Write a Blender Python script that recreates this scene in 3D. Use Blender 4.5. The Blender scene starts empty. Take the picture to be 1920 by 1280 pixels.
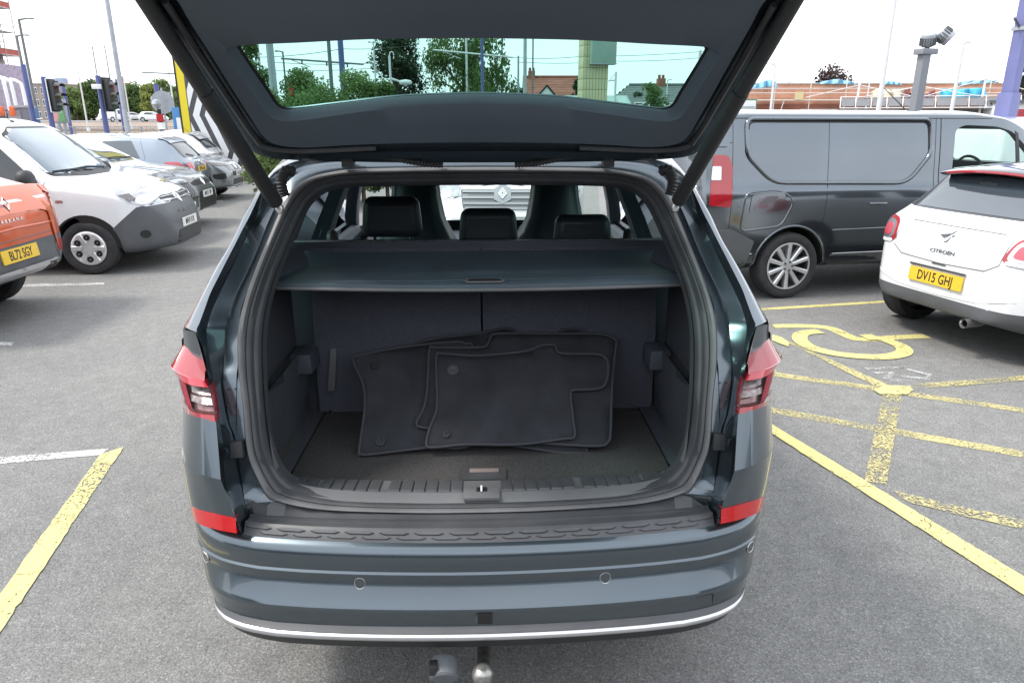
import bpy, bmesh, math, random
from math import sin, cos, pi, radians, atan2, hypot, sqrt
from mathutils import Vector, Matrix
from mathutils.bvhtree import BVHTree
S = bpy.context.scene
COL = S.collection
# ---------------------------------------------------------------- camera
CAM_H, CAM_F = 1.78, 1310.0                     # eye height (m); focal length in pixels of the 1920 px wide photo
PITCH = math.atan(415/1310.)
cd = bpy.data.cameras.new('camera'); cam = bpy.data.objects.new('camera', cd); COL.objects.link(cam)
cam.location = (0, 0, CAM_H); cam.rotation_euler = (pi/2-PITCH, 0, 0)
cd.sensor_width = 36; cd.lens = 36*CAM_F/1920; cd.clip_start = .05; cd.clip_end = 900
S.camera = cam
# ---------------------------------------------------------------- sky: bright thin overcast
W = bpy.data.worlds.new('World'); S.world = W; W.use_nodes = True
wn = W.node_tree.nodes; wl = W.node_tree.links; wn.clear()
SUN_EL, SUN_AZ = 56, 262                         # degrees; azimuth clockwise from +Y (the sun stands on the left)
sky = wn.new('ShaderNodeTexSky'); sky.sky_type = 'NISHITA'; sky.sun_disc = False
sky.sun_elevation = radians(SUN_EL); sky.sun_rotation = radians(SUN_AZ); sky.air_density = 1.2; sky.dust_density = 2.5
tc = wn.new('ShaderNodeTexCoord'); mp = wn.new('ShaderNodeMapping'); mp.inputs['Scale'].default_value = (1, 1, 2.2)
ns = wn.new('ShaderNodeTexNoise'); ns.inputs['Scale'].default_value = 1.6; ns.inputs['Detail'].default_value = 6
rp = wn.new('ShaderNodeValToRGB'); rp.color_ramp.elements[0].position = .3; rp.color_ramp.elements[0].color = (.62, .62, .62, 1)
rp.color_ramp.elements[1].position = .62; rp.color_ramp.elements[1].color = (.95, .95, .95, 1)
mx = wn.new('ShaderNodeMixRGB'); mx.inputs[2].default_value = (9.8, 10.2, 10.8, 1)
bg = wn.new('ShaderNodeBackground'); bg.inputs[1].default_value = .1; wo = wn.new('ShaderNodeOutputWorld')
wl.new(tc.outputs['Generated'], mp.inputs[0]); wl.new(mp.outputs[0], ns.inputs[0]); wl.new(ns.outputs[0], rp.inputs[0])
wl.new(rp.outputs[0], mx.inputs[0]); wl.new(sky.outputs[0], mx.inputs[1]); wl.new(mx.outputs[0], bg.inputs[0]); wl.new(bg.outputs[0], wo.inputs[0])
sl = bpy.data.lights.new('sun', 'SUN'); sl.energy = 1.5; sl.angle = radians(12); sl.color = (1, .95, .88)
sun = bpy.data.objects.new('sun', sl); COL.objects.link(sun)
sd = Vector((sin(radians(SUN_AZ))*cos(radians(SUN_EL)), cos(radians(SUN_AZ))*cos(radians(SUN_EL)), sin(radians(SUN_EL))))
sun.rotation_euler = sd.to_track_quat('Z', 'Y').to_euler(); sun.location = sd*40
S.view_settings.view_transform = 'Standard'; S.view_settings.look = 'None'; S.view_settings.exposure = 1.15; S.view_settings.gamma = 1
S.view_settings.use_curve_mapping = False
S.render.engine = 'CYCLES'
S.cycles.max_bounces = 10; S.cycles.transparent_max_bounces = 24; S.cycles.glossy_bounces = 4; S.cycles.diffuse_bounces = 4
S.cycles.use_denoising = True; S.cycles.caustics_reflective = False; S.cycles.caustics_refractive = False

# ---------------------------------------------------------------- surveying: photo pixel -> point in the place
def ray(px, py):
    c, s = cos(PITCH), sin(PITCH); u = (px-960)/CAM_F; v = (640-py)/CAM_F
    return Vector((u, c+v*s, -s+v*c))
def gp(px, py, z=0.):
    r = ray(px, py); return Vector((0, 0, CAM_H))+r*((z-CAM_H)/r.z)
def at(px, py, Y):
    r = ray(px, py); return Vector((0, 0, CAM_H))+r*(Y/r.y)

# ---------------------------------------------------------------- materials
def inp(b, name, v):
    if name in b.inputs: b.inputs[name].default_value = v
def mat(name, col, rough=.5, metal=0., coat=0., bump=None, var=None, spec=.5, emit=None, speck=None):
    m = bpy.data.materials.new(name); m.use_nodes = True; nt = m.node_tree; b = nt.nodes['Principled BSDF']
    c4 = (*col, 1); inp(b, 'Base Color', c4); inp(b, 'Roughness', rough); inp(b, 'Metallic', metal); inp(b, 'Coat Weight', coat)
    inp(b, 'Coat Roughness', .04); inp(b, 'Specular IOR Level', spec); m.diffuse_color = c4
    t = None
    if bump or var or speck:
        t = nt.nodes.new('ShaderNodeTexCoord')
    if var:
        sc, amt = var
        n = nt.nodes.new('ShaderNodeTexNoise'); n.inputs['Scale'].default_value = sc; n.inputs['Detail'].default_value = 5
        r = nt.nodes.new('ShaderNodeMapRange'); r.inputs[1].default_value = .3; r.inputs[2].default_value = .7
        r.inputs[3].default_value = 1-amt; r.inputs[4].default_value = 1+amt
        x = nt.nodes.new('ShaderNodeMixRGB'); x.blend_type = 'MULTIPLY'; x.inputs[0].default_value = 1; x.inputs[1].default_value = c4
        nt.links.new(t.outputs['Object'], n.inputs[0]); nt.links.new(n.outputs[0], r.inputs[0]); nt.links.new(r.outputs[0], x.inputs[2])
        last = x.outputs[0]
        if speck:
            n2 = nt.nodes.new('ShaderNodeTexNoise'); n2.inputs['Scale'].default_value = speck[0]; n2.inputs['Detail'].default_value = 1
            r2 = nt.nodes.new('ShaderNodeMapRange'); r2.inputs[1].default_value = speck[1]; r2.inputs[2].default_value = speck[1]+.06
            x2 = nt.nodes.new('ShaderNodeMixRGB'); x2.inputs[2].default_value = (*speck[2], 1)
            nt.links.new(t.outputs['Object'], n2.inputs[0]); nt.links.new(n2.outputs[0], r2.inputs[0]); nt.links.new(r2.outputs[0], x2.inputs[0])
            nt.links.new(last, x2.inputs[1]); last = x2.outputs[0]
        nt.links.new(last, b.inputs['Base Color'])
    if bump:
        sc, st = bump[:2]
        n = nt.nodes.new('ShaderNodeTexNoise'); n.inputs['Scale'].default_value = sc; n.inputs['Detail'].default_value = 4
        bp = nt.nodes.new('ShaderNodeBump'); bp.inputs['Strength'].default_value = st; bp.inputs['Distance'].default_value = bump[2] if len(bump) > 2 else .002
        nt.links.new(t.outputs['Object'], n.inputs[0]); nt.links.new(n.outputs[0], bp.inputs['Height']); nt.links.new(bp.outputs[0], b.inputs['Normal'])
    if emit: inp(b, 'Emission Color', (*emit[0], 1)); inp(b, 'Emission Strength', emit[1])
    return m
def glass(name, tint, refl=.12, rough=0.):
    m = bpy.data.materials.new(name); m.use_nodes = True; nt = m.node_tree; nt.nodes.clear()
    o = nt.nodes.new('ShaderNodeOutputMaterial'); t = nt.nodes.new('ShaderNodeBsdfTransparent'); t.inputs[0].default_value = (*tint, 1)
    g = nt.nodes.new('ShaderNodeBsdfGlossy'); g.inputs['Roughness'].default_value = rough; g.inputs[0].default_value = (.95, .97, 1, 1)
    f = nt.nodes.new('ShaderNodeLayerWeight'); f.inputs[0].default_value = refl; x = nt.nodes.new('ShaderNodeMixShader')
    nt.links.new(f.outputs['Fresnel'], x.inputs[0]); nt.links.new(t.outputs[0], x.inputs[1]); nt.links.new(g.outputs[0], x.inputs[2]); nt.links.new(x.outputs[0], o.inputs[0])
    m.diffuse_color = (*tint, 1)
    return m
def asphalt_mat():
    m = bpy.data.materials.new('asphalt'); m.use_nodes = True; nt = m.node_tree; N = nt.nodes; L = nt.links; b = N['Principled BSDF']
    t = N.new('ShaderNodeTexCoord')
    def noise(sc, det=3, rough=.6):
        n = N.new('ShaderNodeTexNoise'); n.inputs['Scale'].default_value = sc; n.inputs['Detail'].default_value = det; n.inputs['Roughness'].default_value = rough
        L.new(t.outputs['Object'], n.inputs[0]); return n
    def ramp(src, pts):
        r = N.new('ShaderNodeValToRGB'); el = r.color_ramp.elements
        while len(el) < len(pts): el.new(.5)
        for e, (p, c) in zip(el, pts): e.position = p; e.color = (*c, 1)
        L.new(src, r.inputs[0]); return r.outputs[0]
    def mix(mode, fac, a, c):
        x = N.new('ShaderNodeMixRGB'); x.blend_type = mode
        if isinstance(fac, float): x.inputs[0].default_value = fac
        else: L.new(fac, x.inputs[0])
        for i, q in ((1, a), (2, c)):
            if isinstance(q, tuple): x.inputs[i].default_value = (*q, 1)
            else: L.new(q, x.inputs[i])
        return x.outputs[0]
    v = N.new('ShaderNodeTexVoronoi'); v.inputs['Scale'].default_value = 165; L.new(t.outputs['Object'], v.inputs[0])
    stone = N.new('ShaderNodeSeparateColor'); L.new(v.outputs['Color'], stone.inputs[0])
    c = ramp(stone.outputs[0], [(0, (.158, .158, .154)), (.45, (.196, .195, .188)), (.86, (.225, .224, .216)), (.96, (.285, .285, .28))])
    gap = ramp(v.outputs['Distance'], [(.0, (1, 1, 1)), (.4, (1, 1, 1)), (.85, (.62, .62, .62))])
    c = mix('MULTIPLY', 1., c, gap)
    big = ramp(noise(.55, 5).outputs[0], [(.3, (.86, .86, .87)), (.7, (1.12, 1.11, 1.09))])
    c = mix('MULTIPLY', 1., c, big)
    mid = ramp(noise(9, 4).outputs[0], [(.3, (.88, .88, .88)), (.7, (1.1, 1.1, 1.1))])
    c = mix('MULTIPLY', 1., c, mid)
    v2 = N.new('ShaderNodeTexVoronoi'); v2.inputs['Scale'].default_value = 17; v2.inputs['Randomness'].default_value = 1; L.new(t.outputs['Object'], v2.inputs[0])
    sp = ramp(v2.outputs['Distance'], [(.0, (1, 1, 1)), (.035, (1, 1, 1)), (.06, (0, 0, 0))])
    c = mix('MIX', sp, c, (.42, .42, .40))
    oil = ramp(noise(.9, 3).outputs[0], [(.66, (0, 0, 0)), (.78, (1, 1, 1))])
    o2 = N.new('ShaderNodeMath'); o2.operation = 'MULTIPLY'; o2.inputs[1].default_value = .35; L.new(oil, o2.inputs[0])
    c = mix('MIX', o2.outputs[0], c, (.07, .07, .07))
    L.new(c, b.inputs['Base Color']); b.inputs['Roughness'].default_value = .85
    bp = N.new('ShaderNodeBump'); bp.inputs['Strength'].default_value = .5; bp.inputs['Distance'].default_value = .003; bp.invert = True
    L.new(v.outputs['Distance'], bp.inputs['Height']); L.new(bp.outputs[0], b.inputs['Normal'])
    return m
def paint_line_mat(name, col, wear, sc=30):
    """thick road paint, worn through to the road in grains, with cracks"""
    m = bpy.data.materials.new(name); m.use_nodes = True; nt = m.node_tree; N = nt.nodes; L = nt.links; b = N['Principled BSDF']; out = N['Material Output']
    t = N.new('ShaderNodeTexCoord')
    n = N.new('ShaderNodeTexNoise'); n.inputs['Scale'].default_value = sc*2.4; n.inputs['Detail'].default_value = 4; n.inputs['Roughness'].default_value = .75
    n2 = N.new('ShaderNodeTexNoise'); n2.inputs['Scale'].default_value = 2.6; n2.inputs['Detail'].default_value = 3
    v = N.new('ShaderNodeTexVoronoi'); v.feature = 'DISTANCE_TO_EDGE'; v.inputs['Scale'].default_value = 1.7
    for q in (n, n2): L.new(t.outputs['Object'], q.inputs[0])
    wv = N.new('ShaderNodeTexNoise'); wv.inputs['Scale'].default_value = 14; L.new(t.outputs['Object'], wv.inputs[0])
    ad = N.new('ShaderNodeVectorMath'); ad.operation = 'MULTIPLY_ADD'; ad.inputs[1].default_value = (.1, .1, .1); L.new(wv.outputs['Color'], ad.inputs[0]); L.new(t.outputs['Object'], ad.inputs[2])
    L.new(ad.outputs[0], v.inputs[0])
    a = N.new('ShaderNodeMath'); a.operation = 'MULTIPLY_ADD'; a.inputs[1].default_value = .55; L.new(n2.outputs[0], a.inputs[0]); L.new(n.outputs[0], a.inputs[2])
    r = N.new('ShaderNodeMapRange'); r.inputs[1].default_value = wear; r.inputs[2].default_value = wear+.045; L.new(a.outputs[0], r.inputs[0])
    k = N.new('ShaderNodeMapRange'); k.inputs[1].default_value = .001; k.inputs[2].default_value = .006; L.new(v.outputs[0], k.inputs[0])
    mu = N.new('ShaderNodeMath'); mu.operation = 'MULTIPLY'; L.new(r.outputs[0], mu.inputs[0]); L.new(k.outputs[0], mu.inputs[1])
    var = N.new('ShaderNodeMapRange'); var.inputs[1].default_value = .3; var.inputs[2].default_value = .7; var.inputs[3].default_value = .82; var.inputs[4].default_value = 1.08; L.new(n.outputs[0], var.inputs[0])
    x = N.new('ShaderNodeMixRGB'); x.blend_type = 'MULTIPLY'; x.inputs[0].default_value = 1; x.inputs[1].default_value = (*col, 1); L.new(var.outputs[0], x.inputs[2]); L.new(x.outputs[0], b.inputs['Base Color'])
    b.inputs['Roughness'].default_value = .7
    tr = N.new('ShaderNodeBsdfTransparent'); ms = N.new('ShaderNodeMixShader'); L.new(mu.outputs[0], ms.inputs[0]); L.new(tr.outputs[0], ms.inputs[1]); L.new(b.outputs[0], ms.inputs[2]); L.new(ms.outputs[0], out.inputs[0])
    m.diffuse_color = (*col, 1)
    return m
K = {}
K['asphalt'] = asphalt_mat()
K['yellow_line'] = paint_line_mat('fresh yellow road paint', (.60, .54, .22), .64)
K['old_yellow'] = paint_line_mat('worn yellow road paint', (.45, .40, .19), .75)
K['white_faded'] = paint_line_mat('almost gone white road paint', (.42, .42, .41), .80)
K['white_line'] = paint_line_mat('worn white road paint', (.5, .5, .48), .70)
K['slate'] = mat('slate blue metallic paint', (.088, .112, .131), .27, .85, 1., var=(1.4, .06), bump=(900, .02, .0005))
K['black_plastic'] = mat('black plastic', (.025, .026, .028), .55, bump=(450, .25, .0006))
K['step_plastic'] = mat('charcoal bumper plastic', (.07, .072, .077), .42, bump=(500, .2, .0006), var=(7, .18))
K['trim_grey'] = mat('grey trim plastic', (.13, .132, .137), .5, bump=(500, .25, .0006), var=(5, .15))
K['rubber'] = mat('black rubber seal', (.055, .057, .062), .48, var=(11, .2))
K['seal_grey'] = mat('dusty rubber seal', (.13, .13, .133), .5, var=(11, .2))
K['cabin'] = mat('charcoal cabin plastic', (.06, .07, .088), .62, bump=(350, .3, .0008), var=(3, .15))
K['hatch_trim'] = mat('slate tailgate trim', (.095, .122, .152), .68, bump=(350, .25, .0008), var=(2.5, .08))
K['carpet'] = mat('boot carpet', (.076, .073, .073), .95, bump=(420, .9, .004), var=(260, .45), spec=.1)
K['seat_carpet'] = mat('seat back felt', (.10, .105, .132), .95, bump=(500, .8, .003), var=(300, .3), spec=.1)
K['side_felt'] = mat('side trim felt', (.070, .076, .088), .9, bump=(500, .6, .003), var=(200, .25), spec=.15)
K['mat_pile'] = mat('floor mat pile', (.052, .054, .062), .95, bump=(600, 1., .004), var=(8, .2), spec=.08)
K['mat_edge'] = mat('floor mat binding', (.07, .073, .083), .9, bump=(700, .6, .003), spec=.1)
K['leather'] = mat('black leather', (.035, .043, .054), .38, bump=(260, .25, .001))
K['cover'] = mat('load cover vinyl', (.082, .112, .136), .42, bump=(300, .3, .0008), var=(4, .12))
K['chrome'] = mat('chrome', (.8, .8, .81), .1, 1.)
K['satin'] = mat('satin silver', (.62, .62, .63), .3, .9)
K['alloy'] = mat('silver alloy', (.74, .75, .76), .36, .6, .3, var=(9, .08))
K['steel'] = mat('worn steel', (.36, .35, .33), .36, .9, var=(60, .3), bump=(80, .4, .001))
K['tyre'] = mat('tyre rubber', (.032, .032, .034), .8, bump=(120, .3, .002), var=(12, .25))
K['well'] = mat('wheel arch liner', (.012, .012, .013), .85, bump=(60, .3, .003))
K['red_lens'] = mat('red lamp lens', (.34, .008, .016), .12, 0., 1.)
K['pale_red'] = mat('pale red lamp lens', (.55, .06, .09), .12, 0., 1.)
K['clear_lens'] = mat('clear lamp lens', (.40, .41, .43), .12, .45, 1., var=(9, .35))
K['lamp_dark'] = mat('lamp inside', (.11, .10, .10), .25, .3, 1., var=(50, .4))
K['lamp_red_bowl'] = mat('tail lamp bowl', (.20, .10, .10), .25, .3, 1., var=(50, .4))
K['reflector'] = mat('red reflector', (.48, .010, .012), .2, 0., .8, bump=(220, .5, .002))
K['white_paint'] = mat('white car paint', (.78, .79, .80), .3, 0., 1., var=(1.5, .03))
K['orange_paint'] = mat('orange metallic paint', (.62, .11, .03), .28, .35, 1., var=(2, .06))
K['van_grey'] = mat('grey metallic van paint', (.125, .145, .165), .17, .9, 1., var=(1.2, .06))
K['suv_grey'] = mat('blue grey metallic paint', (.19, .215, .25), .28, .6, 1., var=(1.2, .05))
K['mid_grey'] = mat('mid grey metallic paint', (.25, .265, .28), .28, .6, 1., var=(1.2, .05))
K['pale_blue'] = mat('pale silver blue paint', (.22, .26, .31), .28, .55, 1., var=(1.2, .05))
K['silver_paint'] = mat('silver paint', (.55, .56, .58), .28, .5, 1., var=(1.2, .05))
K['blue_paint'] = mat('blue car paint', (.08, .14, .25), .28, .4, 1.)
K['grey_bumper'] = mat('grey unpainted bumper', (.095, .10, .108), .5, bump=(300, .3, .001), var=(4, .1))
K['car_glass'] = mat('dark car glass', (.02, .026, .03), .03, 0., 0., spec=.9)
K['shade_glass'] = mat('smoked car glass', (.05, .065, .08), .04, 0., 1., spec=.8)
K['screen_glass'] = mat('pale windscreen', (.06, .11, .155), .04, 0., 1., spec=.9, var=(1.1, .5))  # uneven blue tone paints reflections into the opaque glass colour
K['green_glass'] = glass('green tinted glass', (.37, .585, .535), .06)
K['clear_glass'] = glass('clear glass', (.86, .95, .92), .1)
K['cab_glass'] = glass('cab window glass', (.56, .72, .67), .16)
K['black_gloss'] = mat('black gloss trim', (.02, .022, .026), .15, 0., 1.)
K['lamp_optic'] = mat('lamp optic', (.30, .275, .265), .25, .3, .6, var=(55, .6))
K['lens_glass'] = glass('lamp lens glass', (.93, .90, .90), .12)
K['grey_bar'] = mat('brushed grille bar', (.30, .31, .31), .3, .8)
K['van_glass'] = mat('gloss dark panel', (.085, .092, .10), .07, .9, .6)
K['plate_yellow'] = mat('yellow number plate', (.78, .50, .03), .4, 0., .4)
K['plate_white'] = mat('white number plate', (.78, .78, .76), .4, 0., .4)
K['ink'] = mat('black lettering', (.015, .015, .016), .5)
K['ink_grey'] = mat('dark chrome lettering', (.14, .14, .15), .3, .7)
K['concrete'] = mat('concrete', (.36, .34, .32), .9, bump=(30, .4, .004), var=(4, .2))
K['kerb'] = mat('kerb stone', (.42, .38, .34), .9, bump=(40, .4, .003), var=(6, .15))
K['brick'] = None
K['pole_grey'] = mat('galvanised grey', (.36, .38, .41), .5, .35, var=(3, .15))
K['pole_dark'] = mat('dark lamp column', (.14, .15, .15), .6, var=(3, .2))
K['pole_white'] = mat('pale lamp column', (.62, .62, .63), .5, var=(3, .08))
K['pole_blue'] = mat('blue painted post', (.085, .105, .27), .45, var=(3, .12))
K['pole_violet'] = mat('violet blue painted column', (.14, .15, .32), .5, var=(2, .12))
K['sig_black'] = mat('signal housing', (.04, .042, .045), .6)
K['white_board'] = mat('white board', (.76, .77, .78), .5, var=(3, .04))
K['yellow_flat'] = mat('yellow panel', (.75, .60, .03), .4)
K['totem_grey'] = mat('anthracite panel', (.075, .075, .08), .45, var=(2, .08))
K['cable'] = mat('overhead wire', (.06, .07, .07), .6)
K['bark'] = mat('bark', (.09, .07, .05), .95, bump=(14, .8, .02), var=(5, .3))
def leaf_mat(name, c, amt=.45):
    m = mat(name, c, .55, var=(1.1, amt), spec=.3); nt = m.node_tree; b = nt.nodes['Principled BSDF']; out = nt.nodes['Material Output']
    t = nt.nodes.new('ShaderNodeBsdfTranslucent'); x = nt.nodes.new('ShaderNodeMixShader'); x.inputs[0].default_value = .42      # leaves let light through
    nt.links.new(b.inputs['Base Color'].links[0].from_socket, t.inputs[0]); nt.links.new(b.outputs[0], x.inputs[1]); nt.links.new(t.outputs[0], x.inputs[2]); nt.links.new(x.outputs[0], out.inputs[0]); return m
K['leaf_dark'] = leaf_mat('dark leaves', (.05, .075, .04)); K['leaf_mid'] = leaf_mat('mid green leaves', (.12, .19, .065))
K['leaf_pale'] = leaf_mat('pale green leaves', (.185, .26, .095)); K['leaf_lime'] = leaf_mat('yellow green leaves', (.25, .29, .085)); K['leaf_purple'] = leaf_mat('purple brown leaves', (.06, .035, .035))

# ---------------------------------------------------------------- mesh builder
class MB:
    def __init__(s): s.v = []; s.f = []; s.m = []
    def face(s, pts, mi=0):
        b = len(s.v); s.v += [tuple(p) for p in pts]; s.f.append(tuple(range(b, b+len(pts)))); s.m.append(mi)
    def grid(s, rows, mi=0, close_u=False, close_v=False, flip=False):
        b = len(s.v); nr = len(rows); nc = len(rows[0])
        for r in rows: s.v += [tuple(p) for p in r]
        for i in range(nr if close_v else nr-1):
            for j in range(nc if close_u else nc-1):
                q = (b+i*nc+j, b+i*nc+(j+1) % nc, b+((i+1) % nr)*nc+(j+1) % nc, b+((i+1) % nr)*nc+j)
                s.f.append(q[::-1] if flip else q); s.m.append(mi)
    def box(s, c, d, rot=None, mi=0, taper=1.):
        x, y, z = (q/2 for q in d); P = []
        for k in (-1, 1):
            t = taper if k > 0 else 1
            P += [(-x*t, -y*t, k*z), (x*t, -y*t, k*z), (x*t, y*t, k*z), (-x*t, y*t, k*z)]
        M_ = rot if rot is not None else Matrix.Identity(3)
        b = len(s.v); s.v += [tuple(Vector(c)+M_ @ Vector(p)) for p in P]
        for q in ((3, 2, 1, 0), (4, 5, 6, 7), (0, 1, 5, 4), (1, 2, 6, 5), (2, 3, 7, 6), (3, 0, 4, 7)):
            s.f.append(tuple(b+i for i in q)); s.m.append(mi)
    def tube(s, pts, r, n=8, mi=0, cap=True):
        pts = [Vector(p) for p in pts]; rows = []
        rr = r if isinstance(r, (list, tuple)) else [r]*len(pts)
        up = Vector((0, 0, 1))
        for i, p in enumerate(pts):
            d = (pts[min(i+1, len(pts)-1)]-pts[max(i-1, 0)]).normalized()
            a = d.cross(up)
            if a.length < .05: a = d.cross(Vector((1, 0, 0)))
            a.normalize(); c = a.cross(d).normalized()
            rows.append([p+(a*cos(2*pi*k/n)+c*sin(2*pi*k/n))*rr[i] for k in range(n)])
        s.grid(rows, mi, close_u=True)
        if cap: s.face(rows[0], mi); s.face(rows[-1][::-1], mi)
    def lathe(s, prof, n=24, M_=None, mi=0, close=False):
        """prof: (radius, height along local z)"""
        M_ = M_ or Matrix.Identity(4)
        rows = [[M_ @ Vector((r*cos(2*pi*k/n), r*sin(2*pi*k/n), h)) for k in range(n)] for r, h in prof]
        s.grid(rows, mi, close_u=True, close_v=close)
    def prism(s, poly, a, b, fn, mi=0):
        """2-D polygon between depths a and b; fn(u, v, w) gives the 3-D point"""
        lo = [fn(u, v, a) for u, v in poly]; hi = [fn(u, v, b) for u, v in poly]; n = len(poly)
        s.face(lo[::-1], mi); s.face(hi, mi)
        for i in range(n): s.face([lo[i], lo[(i+1) % n], hi[(i+1) % n], hi[i]], mi)
    def build(s, name, mats, parent=None, ang=35, bevel=0., weld=True, recalc=True):
        me = bpy.data.meshes.new(name); me.from_pydata([tuple(v) for v in s.v], [], s.f)
        mats = mats if isinstance(mats, (list, tuple)) else [mats]
        for m in mats: me.materials.append(m)
        me.polygons.foreach_set('material_index', s.m)
        bm = bmesh.new(); bm.from_mesh(me)
        if weld: bmesh.ops.remove_doubles(bm, verts=bm.verts, dist=.0004)
        if recalc: bmesh.ops.recalc_face_normals(bm, faces=bm.faces)
        if bevel:
            ed = [e for e in bm.edges if len(e.link_faces) == 2 and e.calc_face_angle(0) > radians(30)]
            bmesh.ops.bevel(bm, geom=ed, offset=bevel, segments=2, profile=.6, affect='EDGES', clamp_overlap=True)
        bm.to_mesh(me); bm.free()
        return finish(name, me, parent, ang)
def finish(name, me, parent=None, ang=35):
    me.polygons.foreach_set('use_smooth', [True]*len(me.polygons))
    try: me.set_sharp_from_angle(angle=radians(ang))
    except Exception: pass
    o = bpy.data.objects.new(name, me); COL.objects.link(o)
    if parent: o.parent = parent
    return o
def tag(o, label=None, cat=None, group=None, kind=None):
    if label: o['label'] = label
    if cat: o['category'] = cat
    if group: o['group'] = group
    if kind: o['kind'] = kind
    return o
def empty(name, loc, rz, label, cat, group=None):
    o = bpy.data.objects.new(name, None); COL.objects.link(o); o.location = loc; o.rotation_euler = (0, 0, rz); o.empty_display_size = .2
    return tag(o, label, cat, group)
def crv(P, n):
    """Catmull-Rom through P, n points evenly spaced in chord length"""
    P = [Vector(p) for p in P]; Q = []
    for i in range(len(P)-1):
        p0, p1, p2, p3 = P[max(i-1, 0)], P[i], P[i+1], P[min(i+2, len(P)-1)]
        for k in range(12):
            t = k/12
            Q.append(.5*((2*p1)+(p2-p0)*t+(2*p0-5*p1+4*p2-p3)*t*t+(3*p1-p0-3*p2+p3)*t**3))
    Q.append(P[-1]); D = [0]
    for a, b in zip(Q, Q[1:]): D.append(D[-1]+(b-a).length)
    out = []; j = 0
    for k in range(n):
        d = D[-1]*k/(n-1)
        while j < len(D)-2 and D[j+1] < d: j += 1
        t = (d-D[j])/max(D[j+1]-D[j], 1e-9); out.append(Q[j].lerp(Q[j+1], min(max(t, 0), 1)))
    return out
def par(P, k=6):
    """Catmull-Rom keeping parameter correspondence: k points per span"""
    P = [Vector(p) for p in P]; Q = []
    for i in range(len(P)-1):
        p0, p1, p2, p3 = P[max(i-1, 0)], P[i], P[i+1], P[min(i+2, len(P)-1)]
        for j in range(k):
            t = j/k
            Q.append(.5*((2*p1)+(p2-p0)*t+(2*p0-5*p1+4*p2-p3)*t*t+(3*p1-p0-3*p2+p3)*t**3))
    return Q+[P[-1]]
def mirx(P): return [Vector((-p[0], p[1], p[2])) for p in P]
def rpoly(pts, r, n=4):
    """2-D polygon with rounded corners; r one radius or one per corner"""
    out = []; m = len(pts)
    for i in range(m):
        p = Vector(pts[i]); a = Vector(pts[i-1])-p; b = Vector(pts[(i+1) % m])-p
        rr = r[i] if isinstance(r, (list, tuple)) else r
        k = min(rr, a.length*.45, b.length*.45)
        if k < 1e-4: out.append(tuple(p)); continue
        A = p+a.normalized()*k; B = p+b.normalized()*k
        for j in range(n+1):
            t = j/n; out.append(tuple(A.lerp(p, t).lerp(p.lerp(B, t), t)))
    return out
def smooth_poly(pts, n=40):
    """closed 2-D outline through pts"""
    P = [Vector((*p, 0)) for p in pts]; Q = []
    m = len(P)
    for i in range(m):
        p0, p1, p2, p3 = P[i-1], P[i], P[(i+1) % m], P[(i+2) % m]
        k = max(2, int(n/m))
        for j in range(k):
            t = j/k; q = .5*((2*p1)+(p2-p0)*t+(2*p0-5*p1+4*p2-p3)*t*t+(3*p1-p0-3*p2+p3)*t**3); Q.append((q.x, q.y))
    return Q
DG = bpy.context.evaluated_depsgraph_get
def lettering(text, size, depth, name, material, parent, M_, sx=1., shear=0., bold=0.):
    cu = bpy.data.curves.new(name, 'FONT'); cu.body = text; cu.size = size; cu.extrude = depth; cu.align_x = 'CENTER'; cu.align_y = 'CENTER'; cu.shear = shear; cu.offset = bold; cu.resolution_u = 3
    o = bpy.data.objects.new('tmp', cu); COL.objects.link(o); me = bpy.data.meshes.new_from_object(o.evaluated_get(DG()))
    bpy.data.objects.remove(o); bpy.data.curves.remove(cu)
    me.transform(M_ @ Matrix.Diagonal((sx, 1, 1, 1))); me.materials.clear(); me.materials.append(material); me.name = name
    o = bpy.data.objects.new(name, me); COL.objects.link(o)
    if parent: o.parent = parent
    return o
def frame(o, x, y):
    """matrix with local x, y axes at o (z = x cross y)"""
    x = Vector(x).normalized(); y = Vector(y); z = x.cross(y).normalized(); y = z.cross(x)
    return Matrix(((x.x, y.x, z.x, o[0]), (x.y, y.y, z.y, o[1]), (x.z, y.z, z.z, o[2]), (0, 0, 0, 1)))
def rotz(a): return Matrix.Rotation(a, 3, 'Z')
def copy_tree(o, parent=None):
    c = o.copy(); COL.objects.link(c)
    if parent: c.parent = parent
    for ch in list(o.children): copy_tree(ch, c)
    return c
# ================================================================ ground and markings
def sheet(name, pts, z, m, parent=None, kind=None):
    mb = MB(); mb.face([(p[0], p[1], z) for p in pts]); o = mb.build(name, m, parent)
    if o.data.polygons[0].normal.z < 0: o.data.flip_normals()
    if kind: o['kind'] = kind
    return o
sheet('ground', [(-420, -60), (420, -60), (420, 700), (-420, 700)], 0, K['asphalt'], kind='structure')
def ribbon(name, pts, w, z, m, closed=False):
    P = [Vector((p[0], p[1], 0)) for p in pts]; mb = MB(); L = []; R_ = []
    for i, p in enumerate(P):
        d = (P[min(i+1, len(P)-1)]-P[max(i-1, 0)]).normalized(); n = Vector((-d.y, d.x, 0))*w/2
        L.append((p+n)+Vector((0, 0, z))); R_.append((p-n)+Vector((0, 0, z)))
    mb.grid([L, R_]); o = mb.build(name, m)
    if o.data.polygons[0].normal.z < 0: o.data.flip_normals()
    o['kind'] = 'structure'; return o
RJ = random.Random(3)
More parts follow.
